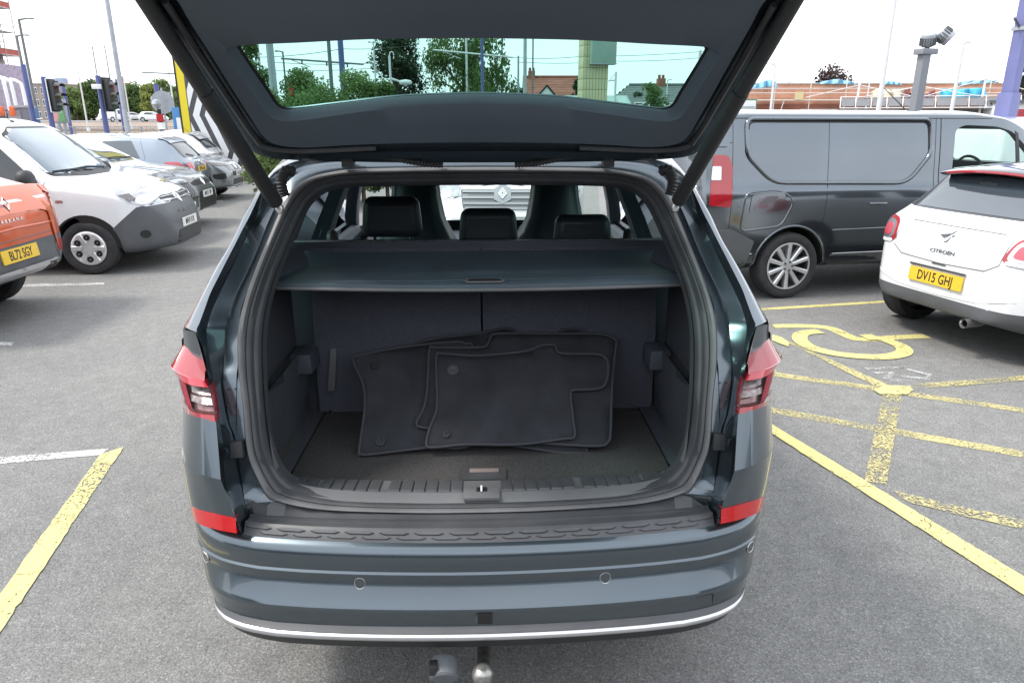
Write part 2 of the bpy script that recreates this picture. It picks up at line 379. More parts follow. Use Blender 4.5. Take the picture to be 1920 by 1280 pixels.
def ragged(P):
    """road paint never has a ruled edge: break the outline into short, slightly uneven steps"""
    out = []
    for i, a in enumerate(P):
        b = P[(i+1) % len(P)]; a, b = Vector(a), Vector(b); n = max(1, min(90, int((b-a).length/.035)))
        for k in range(n): out.append(a.lerp(b, k/n)+(Vector((RJ.gauss(0, .0018), RJ.gauss(0, .0018))) if k else Vector((0, 0))))
    return out
def pxquad(name, px, z, m):
    return sheet(name, ragged([gp(x, y).xy for x, y in px]), z, m, kind='structure')
# left bay corner
pxquad('bay_line', [(188, 853), (232, 839), (-301, 1640), (-378, 1640)], .0050, K['yellow_line'])
pxquad('bay_line', [(-300, 881), (205, 841), (188, 853), (-300, 897)], .0025, K['white_line'])
pxquad('bay_line', [(30, 533.5), (196, 530), (196, 533.5), (20, 538.5)], .0025, K['white_line'])
pxquad('bay_line', [(-60, 641), (26, 642), (22, 648), (-60, 648)], .0025, K['white_line'])
pxquad('bay_line', [(372, 375.5), (418, 377), (418, 378.6), (372, 377)], .0025, K['white_line'])
pxquad('bay_line', [(430, 334), (480, 335), (480, 336.3), (430, 335.2)], .0025, K['white_line'])
# right disabled bay
pxquad('bay_line', [(1380, 757), (1464, 807), (1920, 1083), (2040, 1156), (2040, 1192), (1920, 1118), (1464, 825), (1380, 771)], .0075, K['yellow_line'])
pxquad('hatch_line', [(1656, 737), (1692, 737), (1662, 909), (1620, 903)], .0050, K['old_yellow'])
pxquad('hatch_line', [(1400, 754), (1462, 766), (1920, 846), (2100, 878), (2100, 892), (1920, 858), (1462, 777), (1400, 765)], .0025, K['old_yellow'])
pxquad('hatch_line', [(1440, 696), (1655, 726), (1650, 734), (1440, 704.5)], .0025, K['old_yellow'])
pxquad('hatch_line', [(1712, 735), (1920, 765.5), (2100, 792), (2100, 800), (1920, 773.5), (1690, 741)], .0025, K['old_yellow'])
pxquad('hatch_line', [(1453, 631), (1482, 641), (1676, 727), (1645, 727)], .0050, K['old_yellow'])
pxquad('hatch_line', [(1700, 722), (1920, 704.5), (2100, 692), (2100, 701), (1920, 714), (1712, 731)], .0050, K['old_yellow'])
pxquad('hatch_line', [(1672, 920), (1920, 976), (2060, 1008), (2060, 1028), (1920, 994), (1705, 943)], .0050, K['old_yellow'])
pxquad('hatch_line', [(1638, 733), (1660, 724), (1705, 725), (1712, 733), (1700, 741), (1650, 741)], .0100, K['yellow_line'])
pxquad('hatch_line', [(1448, 629), (1466, 634), (1480, 645), (1478, 652), (1448, 640)], .0100, K['yellow_line'])
pxquad('bay_line', [(1400, 579.5), (1680, 562.5), (1900, 549), (1900, 553), (1680, 566.5), (1400, 584)], .0025, K['yellow_line'])
tri = [(1450, 612), (1500, 611.5), (1553, 615), (1585, 628), (1606, 636), (1640, 636), (1680, 633), (1738, 630.5)]
ribbon('wheelchair_marking', crv([gp(*p) for p in tri], 30), .115, .004, K['yellow_line'])
ribbon('wheelchair_marking', crv([gp(*p) for p in [(1538, 622), (1505, 626), (1500, 638), (1520, 652), (1560, 663), (1610, 669), (1660, 670), (1693, 663), (1692, 652), (1668, 641), (1640, 633)]], 46), .125, .008, K['yellow_line'])
ribbon('wheelchair_marking', [gp(1622, 629), gp(1642, 639)], .12, .012, K['yellow_line'])
for L in ([(1622, 692), (1700, 689)], [(1640, 700), (1672, 698), (1662, 712)], [(1690, 690), (1742, 703), (1738, 711), (1690, 706)], [(1690, 712), (1672, 716)]):
    ribbon('faded_lettering', [gp(*p) for p in L], .05, .004, K['white_faded'])

# ================================================================ the open estate SUV
CAR = empty('open_suv', (-.08, 1.58, 0), radians(2), 'slate blue SUV seen from behind with raised tailgate, floor mats in its boot', 'car')
# matched stations up the aperture: seal flange (so), its outer edge (fo), the gutter crease (cr) and the rear corner (ee)
so_l = [(0.611, 0.183, 0.806), (0.632, 0.191, 0.851), (0.644, 0.200, 0.897), (0.651, 0.215, 0.938), (0.656, 0.232, 0.979), (0.662, 0.253, 1.035), (0.667, 0.267, 1.071), (0.672, 0.282, 1.096), (0.678, 0.302, 1.127), (0.684, 0.330, 1.167), (0.689, 0.354, 1.202), (0.689, 0.370, 1.226), (0.689, 0.393, 1.259), (0.677, 0.420, 1.300), (0.663, 0.452, 1.340), (0.648, 0.486, 1.381), (0.633, 0.519, 1.423), (0.620, 0.555, 1.465), (0.608, 0.592, 1.505)]
fo_l = [(0.668, 0.185, 0.806), (0.673, 0.194, 0.851), (0.677, 0.202, 0.896), (0.683, 0.217, 0.938), (0.700, 0.233, 0.979), (0.712, 0.255, 1.035), (0.717, 0.269, 1.071), (0.720, 0.283, 1.096), (0.726, 0.304, 1.127), (0.728, 0.331, 1.167), (0.733, 0.364, 1.200), (0.732, 0.380, 1.224), (0.727, 0.403, 1.257), (0.712, 0.431, 1.298), (0.695, 0.463, 1.338), (0.678, 0.496, 1.379), (0.664, 0.530, 1.421), (0.651, 0.566, 1.464), (0.638, 0.602, 1.504)]
ee_l = [(0.683, 0.090, 0.859), (0.688, 0.101, 0.901), (0.692, 0.118, 0.939), (0.697, 0.137, 0.976), (0.702, 0.154, 1.015), (0.716, 0.180, 1.066), (0.727, 0.200, 1.098), (0.733, 0.215, 1.121), (0.743, 0.238, 1.150), (0.766, 0.282, 1.183), (0.784, 0.300, 1.220), (0.780, 0.319, 1.242), (0.773, 0.347, 1.273), (0.764, 0.379, 1.311), (0.749, 0.413, 1.350), (0.734, 0.448, 1.389), (0.717, 0.483, 1.430), (0.702, 0.522, 1.471), (0.688, 0.564, 1.509)]
cr_l = [(0.688, 0.142, 0.830), (0.694, 0.153, 0.873), (0.698, 0.167, 0.914), (0.706, 0.185, 0.953), (0.714, 0.203, 0.993), (0.725, 0.229, 1.046), (0.734, 0.248, 1.079), (0.741, 0.264, 1.103), (0.751, 0.284, 1.134), (0.766, 0.318, 1.172), (0.778, 0.351, 1.204), (0.777, 0.371, 1.227), (0.771, 0.399, 1.259), (0.758, 0.434, 1.298), (0.743, 0.468, 1.338), (0.728, 0.504, 1.378), (0.713, 0.539, 1.420), (0.698, 0.578, 1.462), (0.685, 0.621, 1.502)]
so = [(.570, .182, .70), (.570, .176, .762), (.598, .178, .775)]+so_l+[(.575, .655, 1.574), (.533, .685, 1.604), (.469, .702, 1.621), (.386, .709, 1.630), (.2, .712, 1.634), (0, .712, 1.635)]
fo = [(.650, .16, .70), (.654, .158, .757), (.660, .165, .78)]+fo_l+[(.606, .668, 1.582), (.572, .695, 1.618), (.508, .71, 1.638), (.40, .717, 1.646), (.2, .72, 1.65), (0, .72, 1.652)]
cr = [(.650, .12, .70), (.654, .11, .755), (.668, .115, .79)]+cr_l+[(.645, .672, 1.588), (.603, .70, 1.626), (.536, .727, 1.650), (.41, .736, 1.66), (.2, .74, 1.666), (0, .742, 1.668)]
ee = [(.646, .09, .70), (.648, .068, .745), (.653, .074, .776)]+ee_l+[(.660, .64, 1.59), (.628, .69, 1.632), (.56, .722, 1.66), (.42, .735, 1.672), (.2, .742, 1.68), (0, .744, 1.682)]
OU_ = [(.843, .352, 1.211), (.803, .405, 1.297), (.768, .452, 1.368), (.736, .505, 1.432), (.703, .60, 1.53), (.673, .665, 1.592), (.637, .715, 1.638), (.57, .79, 1.675), (.43, .82, 1.685), (.2, .83, 1.692), (0, .83, 1.694)]
S1_ = [(.866, .46, 1.22), (.826, .53, 1.30), (.792, .57, 1.372), (.757, .61, 1.432), (.722, .69, 1.53), (.688, .76, 1.595), (.65, .83, 1.655), (.58, .90, 1.68), (.43, .95, 1.695), (.2, .97, 1.702), (0, .97, 1.704)]
S2_ = [(.868, .72, 1.22), (.832, .76, 1.30), (.800, .80, 1.372), (.772, .82, 1.432), (.738, .90, 1.53), (.704, .95, 1.60), (.655, 1.0, 1.658), (.585, 1.05, 1.684), (.43, 1.10, 1.70), (.2, 1.12, 1.708), (0, 1.12, 1.71)]
fo = [(x, y+(.014 if 11 <= i <= 21 else 0), z) for i, (x, y, z) in enumerate(fo)]
def lp(A, B, t, dy=0.): return [Vector(a).lerp(Vector(b), t)+Vector((0, dy, 0)) for a, b in zip(A, B)]
E8 = ee[13:]
def by_z(C):
    low = C[:-5]; out = []
    for e in E8[:-5]:
        z = e[2]; k = 0
        while k < len(low)-2 and low[k+1][2] < z: k += 1
        a, b = low[k], low[k+1]; t = min(1, max(0, (z-a[2])/(b[2]-a[2]))); out.append(tuple(Vector(a).lerp(Vector(b), t)))
    return out+list(C[-5:])
def bothx(fn):
    fn(1); fn(-1)
ou, s1, s2 = by_z(OU_), by_z(S1_), by_z(S2_)
def lpar(P, k=4, sm=3):
    """straight between the lower stations, curved above"""
    P = [Vector(q) for q in P]; out = []
    for a, b in zip(P[:sm], P[1:sm+1]): out += [a.lerp(b, t/k) for t in range(k)]
    return out+par(P[sm:], k)
body = MB(); roof_edge = MB()
def quarter(s):
    def T(P): return lpar([(p[0]*s, p[1], p[2]) for p in P])
    def U(P): return par([(p[0]*s, p[1], p[2]) for p in P], 4)
    inner = [(p[0]-.012*(1 if i < 24 else 0), p[1]+.035, p[2]-(.012 if i > 19 else 0)) for i, p in enumerate(so)]
    body.grid([T(inner), T(so), T(lp(so, fo, .5, -.002)), T(fo), T(lp(fo, cr, .10, .012)), T(lp(fo, cr, .7, .008)), T(cr), T(lp(cr, ee, .5)), T(lp(cr, ee, .92)), T(ee)], flip=s > 0)
    n_ = len(E8)
    rr_ = [U(E8), U(lp(E8, ou, .08)), U(lp(E8, ou, .55, -.004)), U(ou), U(lp(ou, s1, .5)), U(s1), U(s2)]
    body.grid([r[:35] for r in rr_], flip=s > 0); roof_edge.grid([r[34:] for r in rr_], flip=s > 0)
    body.grid([[Vector((s*.776, .292, 1.136)), Vector((s*.787, .30, 1.22))], [Vector((s*.735, .215, 1.125)), Vector((s*.765, .266, 1.18))]], flip=s > 0)
    # blunt end of the quarter above the lamp, and the flank beside the lamp
    V = lambda *q: Vector((s*q[0], q[1], q[2]))
    body.grid([[V(.787, .30, 1.22), V(.815, .322, 1.219), V(.843, .352, 1.211), V(.858, .40, 1.212), V(.866, .46, 1.22), V(.868, .72, 1.22)], [V(.776, .292, 1.136), V(.81, .315, 1.15), V(.847, .352, 1.165), V(.866, .40, 1.17), V(.878, .46, 1.17), V(.884, .72, 1.17)]], flip=s > 0)
    body.grid([[V(.872, .40, 1.17), V(.882, .50, 1.17), V(.884, .72, 1.17)], [V(.886, .41, 1.09), V(.896, .50, 1.09), V(.902, .72, 1.09)], [V(.872, .36, .985), V(.892, .45, .985), V(.918, .60, .985)]], flip=s > 0)
bothx(quarter)
roof_edge.build('darkened_roof_corner', K['black_gloss'], CAR, ang=28, recalc=False)  # roof corner coloured black in place of the tailgate's dark reflection
def side_x(z):
    if z < 1.06: return [.86, .905, .925, .938, .93, .915][min(5, max(0, int((z-.3)/.15)))] if False else float(Vector((0, 0, 0)).x)+_int(z, [(.25, .84), (.3, .86), (.5, .915), (.78, .925), (.92, .94), (1.0, .93), (1.06, .915)])
    return _int(z, [(1.06, .915), (1.12, .895), (1.22, .868), (1.30, .832), (1.372, .80), (1.432, .772), (1.53, .738), (1.60, .704)])
def _int(x, P):
    if x <= P[0][0]: return P[0][1]
    for (a, b), (c, d) in zip(P, P[1:]):
        if x <= c: return b+(d-b)*(x-a)/(c-a)
    return P[-1][1]
WY, WF, WR = 1.02, 3.81, .40                      # rear and front axle, arch radius
def low_z(y):
    for c in (WY, WF):
        if abs(y-c) < WR: return max(.25, .35+sqrt(WR*WR-(y-c)**2))
    return .25
def taper(y): return _int(y, [(.5, .985), (.9, 1), (3.2, 1), (3.9, .965), (4.3, .86), (4.55, .66), (4.66, .45)])
def sides(s):
    ys = [.54, .60, .62, .64, .66, .68, .74, .8, .9, 1.02, 1.14, 1.24, 1.30, 1.36, 1.40, 1.42, 1.44, 1.6, 1.9, 2.3, 2.7, 3.1, 3.3, 3.39, 3.41, 3.43, 3.47, 3.55, 3.67, 3.81, 3.95, 4.07, 4.15, 4.19, 4.21, 4.23, 4.3, 4.42, 4.55, 4.64]
    rows = []
    for y in ys:
        top = 1.10 if y < 3.1 else _int(y, [(3.1, 1.08), (3.6, 1.04), (4.2, .96), (4.5, .86), (4.66, .72)])
        lo = low_z(y); rows.append([(side_x(lo+(top-lo)*k/10)*taper(y)*s, y, lo+(top-lo)*k/10) for k in range(11)])
    body.grid(rows, flip=s < 0)
    def pillar(y0, y1, y0t, y1t, z0=1.10, z1=1.53):
        R_ = []
        for k in range(6):
            z = z0+(z1-z0)*k/5; R_.append([(side_x(z)*s*taper(yy), yy, z) for yy in (y0+(y0t-y0)*k/5, y1+(y1t-y1)*k/5)])
        body.grid(R_, flip=s > 0)
    pillar(.62, .74, .88, .97); pillar(1.28, 1.38, 1.33, 1.42); pillar(2.2, 2.33, 2.2, 2.31); pillar(3.22, 3.34, 2.52, 2.62)
    rows = []
    for z, x in ((1.53, .738), (1.58, .715), (1.62, .68), (1.66, .62), (1.685, .48), (1.70, .25), (1.705, 0)):
        rows.append([(x*s, y, z+d) for y, d in ((.90+(.1 if z > 1.6 else 0)+(.06 if z > 1.65 else 0), .0), (1.3, .015), (1.8, .01), (2.3, -.015), (2.6, -.045))])
    body.grid(rows, flip=s > 0)
    bon = [[(x*s*taper(y), y, _int(y, [(3.1, 1.08), (3.6, 1.04), (4.2, .96), (4.5, .86), (4.66, .72)])+h) for y in (3.25, 3.6, 3.9, 4.2, 4.4, 4.55, 4.64)] for x, h in ((.915, 0), (.86, .02), (.7, .04), (.4, .055), (0, .06))]
    body.grid(bon, flip=s > 0)
    fr = [[(x*s, y, z) for x, y in ((.42, 4.64), (.3, 4.67), (0, 4.68))] for z in (.3, .5, .72, .78)]
    body.grid(fr, flip=s > 0)
bothx(sides)
body.build('body', K['slate'], CAR, ang=28, recalc=False)
under = MB(); under.box((0, 2.5, .30), (1.62, 3.9, .14)); under.build('underbody', K['well'], CAR)
for s in (1, -1):
    for yc in (WY, WF):
        w = MB(); w.lathe([(.33, -.12), (.345, .0)], 20, frame((s*.72, yc, .35), (0, 1, 0), (0, 0, 1))); w.build('wheel_arch', K['well'], CAR)
# glass all round
def pane(name, P, m, parent, th=.004):
    mb = MB(); mb.grid(P); return mb.build(name, m, parent)
for s in (1, -1):
    for y0, y1, y0t, y1t in ((.75, 1.27, .98, 1.32), (1.39, 2.19, 1.43, 2.19), (2.34, 3.21, 2.32, 2.53)):
        rows = []
        for k in range(5):
            z = 1.10+.43*k/4; rows.append([((side_x(z)-.006)*s*taper(yy), yy, z) for yy in (y0+(y0t-y0)*k/4, y1+(y1t-y1)*k/4)])
        pane('side_window', rows, K['green_glass'], CAR)
rows = []
for k in range(5):
    t = k/4; rows.append([(x*(.80-.16*t), 3.30-.72*t+.0*x-abs(x)**2*.10, 1.09+.53*t) for x in (-1, -.75, -.4, 0, .4, .75, 1)])
pane('windscreen', rows, K['clear_glass'], CAR)

# rubber seal: a rounded loop with two lips
full = lambda P: list(reversed([Vector((-p[0], p[1], p[2])) for p in P[:-1]]))
so_b = [(0, .163, .722), (.15, .164, .723), (.292, .167, .727), (.40, .169, .732), (.47, .17, .739), (.53, .173, .75), (.57, .176, .762)]
si_b = [(0, .20, .74), (.15, .20, .741), (.29, .2015, .746), (.385, .203, .754), (.445, .205, .763), (.50, .207, .776), (.537, .209, .79)]
si = [(.562, .212, .812), (.582, .217, .84), (.603, .228, .90), (.617, .262, .985), (.628, .31, 1.09), (.636, .37, 1.185), (.632, .425, 1.262), (.614, .49, 1.345), (.588, .55, 1.42), (.56, .612, 1.495), (.54, .65, 1.536), (.505, .682, 1.568), (.455, .695, 1.583), (.37, .698, 1.589), (.2, .70, 1.592), (0, .70, 1.593)]
so_s = [(.598, .178, .775), (.632, .191, .85), (.649, .205, .912), (.66, .25, 1.025), (.677, .294, 1.114), (.687, .352, 1.2), (.68, .401, 1.27), (.658, .462, 1.353), (.633, .533, 1.435), (.604, .612, 1.524), (.575, .655, 1.574), (.533, .685, 1.604), (.469, .702, 1.621), (.386, .709, 1.630), (.2, .712, 1.634), (0, .712, 1.635)]
outer = so_b+so_s; innr = si_b+si
def loopn(A):
    h = par(A, 4); return h+[Vector((-p.x, p.y, p.z)) for p in reversed(h[1:-1])]
def band(ts):
    """ts: (fraction outer->inner, push toward viewer)"""
    O, I = loopn(outer), loopn(innr); return [[o.lerp(i, t)+Vector((0, -q, q*.25)) for o, i in zip(O, I)] for t, q in ts]
sl_ = MB(); sl_.grid(band([(-.02, -.012), (.0, .010), (.12, .020), (.28, .022), (.36, .010), (.40, .002)]), close_u=True)
sl_.build('door_seal', K['seal_grey'], CAR, ang=60)
sl_ = MB(); sl_.grid(band([(.38, .0), (.44, .012), (.56, .014), (.66, .004), (.72, -.004), (.80, -.002), (.92, -.008), (1.0, -.02), (1.04, -.06)]), close_u=True)
sl_.build('seal_lip', K['rubber'], CAR, ang=60)

# scuff plate and ribs
def sill_row(A, dy, dz, n=49):
    h = crv(A, n)
    def F(q): return max(0., 1-max(0, q.z-.785)/.16)
    def G(q): return max(0, q.z-.744)*(.8*F(q)) if dy > .035 else max(0, q.z-.744)*.3*F(q)
    return [Vector((-q.x+(.01*(1-F(q))), q.y+dy*F(q)+.02*(1-F(q)), q.z+dz-G(q))) for q in reversed(h[1:])]+[Vector((q.x-(.01*(1-F(q))), q.y+dy*F(q)+.02*(1-F(q)), q.z+dz-G(q))) for q in h]
si_c = [q for q in si_b]+[(.562, .212, .812), (.582, .217, .84), (.603, .228, .90), (.612, .245, .95)]
mb = MB(); mb.grid([sill_row(si_c, -.012, -.004), sill_row(si_c, .004, .003), sill_row(si_c, .032, .005), sill_row(si_c, .038, .002), sill_row(si_c, .128, -.010), sill_row(si_c, .134, -.040)], flip=True)
mb.build('sill_trim', K['trim_grey'], CAR, ang=30)
hs = crv(si_c, 100)
for k in range(14):
    for s in (1, -1):
        if k == 0: continue
        x = .07+.0375*(k-1)+(.02 if k > 6 else 0); p = min(hs, key=lambda q: abs(q.x-x))
        m_ = MB(); m_.box((s*p.x, p.y+.083, p.z-.002-max(0, p.z-.744)*.8), (.0325, .086, .007), Matrix.Rotation(-.133, 3, 'X'), 0, .94); m_.build('rib', K['step_plastic'], CAR, bevel=.0015)
# latch
m_ = MB(); m_.box((0, .214, .7475), (.104, .056, .012)); m_.build('latch_plate', K['trim_grey'], CAR, bevel=.003)
m_ = MB(); m_.box((0, .232, .753), (.03, .022, .006)); lp_ = m_.build('latch_slot', K['ink'], CAR)
m_ = MB(); m_.tube([(-.001, .236, .755), (-.001, .228, .767), (-.001, .220, .755)], .003, 8); m_.build('latch_striker', K['chrome'], CAR)

# boot floor, walls, seat back
def sheet3(name, rows, m, ang=35): mb = MB(); mb.grid(rows); return mb.build(name, m, CAR, ang)
sheet3('boot_floor', [[(x, y, .705) for x in (-.606, -.3, 0, .3, .606)] for y in (.30, .6, .935)], K['carpet'])
for s in (1, -1):
    m_ = MB(); m_.box((s*.609, .70, .700), (.006, .47, .012)); m_.build('floor_gap', K['ink'], CAR)
    m_ = MB()
    rows = []
    for y in (.30, .46, .62, .80, .935):
        rows.append([(s*.612, y, .706), (s*(.665+.02*(y < .7)), y, .712), (s*(.70 if y < .6 else .67), y, .74), (s*(.70 if y < .6 else .655), y, .95), (s*.655, y, .985)])
    m_.grid(rows, flip=s < 0); m_.build('side_floor', K['side_felt'], CAR, ang=25)
    # side wall with wheel-arch box and pocket
    m_ = MB()
    rows = []
    for y, xw in ((.19, .0), (.28, .0), (.40, .0), (.55, 0), (.80, 0), (.95, 0)):
        zt = 1.31; col = []
        for z in (.74, .85, .98, 1.1, 1.2, zt):
            yy = y+_int(z, [(.7, 0), (.9, .01), (1.08, .07), (1.31, .24)])*max(0, 1-(y-.19)/.6)
            base = .70 if z > .8 else .69
            col.append((s*(base-(.02 if y < .25 else 0)), yy, z))
        rows.append(col)
    m_.grid(rows, flip=s < 0); m_.build('side_trim', K['side_felt'], CAR)
    m_ = MB(); m_.box((s*.740, .78, .835), (.15, .40, .27), None, 0, .92); m_.build('arch_box', K['side_felt'], CAR, bevel=.045)
    m_ = MB(); m_.box((s*.650, .865, .945), (.085, .14, .075), None, 0, .9); m_.build('side_pocket', K['cabin'], CAR, bevel=.014)
    m_ = MB(); m_.grid([[(s*x, y, z) for x, z in ((.613, .705), (.64, .707), (.668, .712), (.69, .73))] for y in (.33, .5, .7, .935)], flip=s < 0); m_.build('side_carpet', K['carpet'], CAR)
    m_ = MB(); m_.tube([(s*.597, .915, .708), (s*.585, .905, .722), (s*.573, .915, .708)], .004, 6); m_.build('lashing_eye', K['steel'], CAR)
    m_ = MB(); m_.lathe([(.014, 0), (.012, .006), (.0, .007)], 12, Matrix.Translation((s*.665, .50, .716))); m_.build('floor_stud', K['steel'], CAR)
for x0_, x1_ in ((-.63, -.004), (.004, .66)):
    m_ = MB(); m_.grid([[(x0_+(x1_-x0_)*k/4, .94+.015*(1-abs(k-2)/2)*0+yy, z) for k in range(5)] for z, yy in ((.69, .0), (.95, .0), (1.2, .03), (1.33, .06))]); m_.build('seat_back', K['seat_carpet'], CAR)
m_ = MB(); m_.box((0, 1.02, 1.0), (1.5, .02, .7)); m_.build('bulkhead', K['cabin'], CAR)
m_ = MB(); m_.tube([(-.555, .925, .985), (-.56, .92, .93), (-.575, .915, .87), (-.585, .915, .83)], .0001, 4)
m_ = MB(); m_.grid([[(-.568, .925, .965), (-.545, .925, .965)], [(-.575, .915, .90), (-.55, .915, .90)], [(-.588, .912, .80), (-.562, .912, .80)]]); m_.build('pull_strap', K['trim_grey'], CAR)
m_ = MB(); m_.lathe([(.020, 0), (.018, .004), (0, .004)], 16, frame((.488, .938, .93), (1, 0, 0), (0, 0, 1))); m_.build('hook_recess', K['ink'], CAR)
m_ = MB(); m_.box((.488, .928, .952), (.034, .008, .005)); m_.build('coat_hook', K['satin'], CAR)
# floor pull handle
m_ = MB(); m_.prism(rpoly([(-.066, .37), (.076, .37), (.076, .445), (-.066, .445)], .012), .705, .711, lambda u, v, w: (u, v, w)); fh = m_.build('floor_handle', K['step_plastic'], CAR)
m_ = MB(); m_.box((.006, .424, .714), (.094, .022, .004)); m_.build('handle_flap', mat('brushed flap', (.5, .40, .37), .35, .5), CAR, bevel=.001)

# load cover: pulled out, with its handle and cassette
def arc(x): return .0+.052*(1-(x/.66)**2)
xs = [-.655+1.31*k/28 for k in range(29)]
cv = MB()
rows = []
for t, dz, dy in ((0, -.012, .012), (0, -.006, .0), (0, .006, .0), (.03, .009, 0), (.115, .006, 0), (.122, .000, 0), (.13, .005, 0), (.2, .003, 0), (.5, -.002, 0), (.8, 0, 0), (1, .012, 0)):
    rows.append([(x*(1+.02*t) if t else x, (.575-arc(x))*(1-t)+1.03*t+dy, 1.29+.02*t+dz+.004*sin(x*3.1)*(1 if 0 < t < 1 else 0)) for x in xs])
cv.grid(rows, flip=True); cv.build('load_cover', K['cover'], CAR, ang=40)
m_ = MB(); m_.tube([(x, .575-arc(x)-.002, 1.281) for x in xs], .006, 8); m_.build('cover_edge', K['trim_grey'], CAR)
m_ = MB()
ring = rpoly([(-.047, .545), (.073, .545), (.073, .585), (-.047, .585)], .018, 5)
m_.tube([(u, v-.012, 1.303-.03*0) for u, v in ring]+[(ring[0][0], ring[0][1]-.012, 1.303)], .0032, 6, cap=False); m_.build('cover_handle', K['trim_grey'], CAR, ang=80)
m_ = MB(); m_.prism([(u*.8+.003, (v-.565)*.45+.562) for u, v in ring], 1.2995, 1.3055, lambda u, v, w: (u, v, w)); m_.build('handle_slot', K['ink'], CAR)
m_ = MB(); m_.tube([(-.70, 1.055, 1.325), (.73, 1.055, 1.325)], .026, 14); m_.build('cover_cassette', K['black_plastic'], CAR)
m_ = MB(); m_.tube([(-.70, 1.028, 1.347), (.73, 1.028, 1.347)], .005, 6); m_.build('cassette_rail', K['satin'], CAR)
for s in (1, -1):
    m_ = MB(); m_.grid([[(s*x, y+(z-1.3)*.55, z) for x, y in ((.60, .86), (.645, .70), (.665, .585), (.70, .56))] for z in (1.27, 1.30)]+[[(s*(x+.01), y+.03, z) for x, y, z in ((.625, .88, 1.355), (.66, .74, 1.355), (.675, .66, 1.33), (.70, .64, 1.33))]]); m_.build('cover_bracket', K['cabin'], CAR)
    # D, C pillar trims and roof lining
    pin = [(p[0], p[1]+.03, p[2]) for p in si]; pin2 = [(p[0]+.03, p[1]+.10, p[2]+(.01 if p[0] < .5 else 0)) for p in si]
    m_ = MB(); m_.grid([par([(s*q[0], q[1], q[2]) for q in P_[2:]], 3) for P_ in ([(p[0]-.004, p[1]+.02, p[2]) for p in si], pin, pin2)], flip=s > 0); m_.build('aperture_trim', K['cabin'], CAR)
    for y0, y1, y0t, y1t, nm in ((.66, .80, .84, 1.03, 'rear_pillar_trim'), (1.24, 1.42, 1.28, 1.46, 'pillar_trim'), (2.17, 2.38, 2.17, 2.36, 'pillar_trim'), (3.18, 3.34, 2.5, 2.64, 'screen_pillar_trim')):
        R_ = []
        for k in range(6):
            z = 1.08+.47*k/5; xx = (side_x(z)-.03)*s; a, b = y0+(y0t-y0)*k/5, y1+(y1t-y1)*k/5
            R_.append([(xx+.025*s, a, z), (xx-.015*s, a+.02, z), (xx-.02*s, (a+b)/2, z), (xx-.015*s, b-.02, z), (xx+.025*s, b, z)])
        m_ = MB(); m_.grid(R_); m_.build(nm, K['cabin'], CAR)
    m_ = MB(); m_.grid([[((side_x(z)-.02-d)*s, y, z) for y in (.60, 1.2, 2.2, 3.25)] for z, d in ((.6, .03), (.9, .04), (1.06, .06), (1.10, .03), (1.115, .0))]); m_.build('door_trim', K['cabin'], CAR)
    # seat belt hanging down the rear pillar
    m_ = MB(); m_.grid([[(s*(.74-.03*t), 1.05+.05*t+w, 1.53-.30*t) for w in (0, .045)] for t in (0, .5, 1)]); m_.build('seat_belt', K['ink'], CAR)
    m_ = MB(); m_.lathe([(0, -.02), (.045, -.015), (.05, .0), (.045, .015), (0, .02)], 14, frame((s*.60, 1.25, 1.31), (0, 1, 0), (0, 0, 1))); m_.build('belt_guide', K['black_plastic'], CAR)
    # grip grommet with corrugated hose by the roof corner
    hp = crv([(s*.585, .585, 1.56), (s*.592, .585, 1.60), (s*.582, .60, 1.633), (s*.565, .62, 1.63)], 26)
    m_ = MB(); m_.tube(hp, [.014+(.003 if k % 2 else 0) for k in range(26)], 10); m_.build('cable_hose', K['black_plastic'], CAR)
    # bump stop, screw holes
    m_ = MB(); m_.prism(rpoly([(-.020, -.028), (.022, -.028), (.022, .024), (-.014, .030)], .005), 0, .014, lambda u, v, w: (s*(.662+u*.85), .178-w+v*.25, .926+v*.75)); m_.build('bump_stop', K['black_plastic'], CAR, bevel=.004)
    for z, y in ((1.075, .252), (1.03, .232)):
        m_ = MB(); m_.lathe([(.0045, 0), (0, .002)], 8, frame((s*.692, y-.012, z), (1, 0, 0), (0, .3, 1))); m_.build('screw_hole', K['ink'], CAR)
m_ = MB(); m_.grid([[(x, y, z+d) for x in (-.70, -.4, 0, .4, .70)] for y, z, d in ((.73, 1.585, 0), (.9, 1.60, 0), (1.6, 1.615, 0), (2.62, 1.57, 0))]); m_.build('headliner', K['cabin'], CAR)

# rear bench head restraints, front seats, dashboard
def cushion(name, c, d, m, parent, r=.03, taper=.92, tilt=0.):
    mb = MB(); mb.box((0, 0, 0), d, taper=taper); o = mb.build(name, m, parent, bevel=0)
    o.location = c; o.rotation_euler = (tilt, 0, 0)
    bm = bmesh.new(); bm.from_mesh(o.data); bmesh.ops.bevel(bm, geom=bm.edges[:], offset=r, segments=4, profile=.5, affect='EDGES', clamp_overlap=True)
    bm.to_mesh(o.data); bm.free(); o.data.polygons.foreach_set('use_smooth', [True]*len(o.data.polygons)); return o
for x, z, hgt, posts in ((-.372, 1.397, .165, True), (.028, 1.355, .15, False), (.425, 1.335, .135, False)):
    cushion('headrest', (x, 1.36, z), (.252, .10, hgt), K['leather'], CAR, .035, .9)
    for q in (-.075, .075):
        m_ = MB(); m_.tube([(x+q, 1.36, z-.17), (x+q, 1.36, z-.05)], .007, 8); m_.build('headrest_post', K['chrome'], CAR)
for x in (-.36, .33): cushion('bench_back', (x, 1.34, 1.04), (.66, .20, .44), K['leather'], CAR, .05, .97)
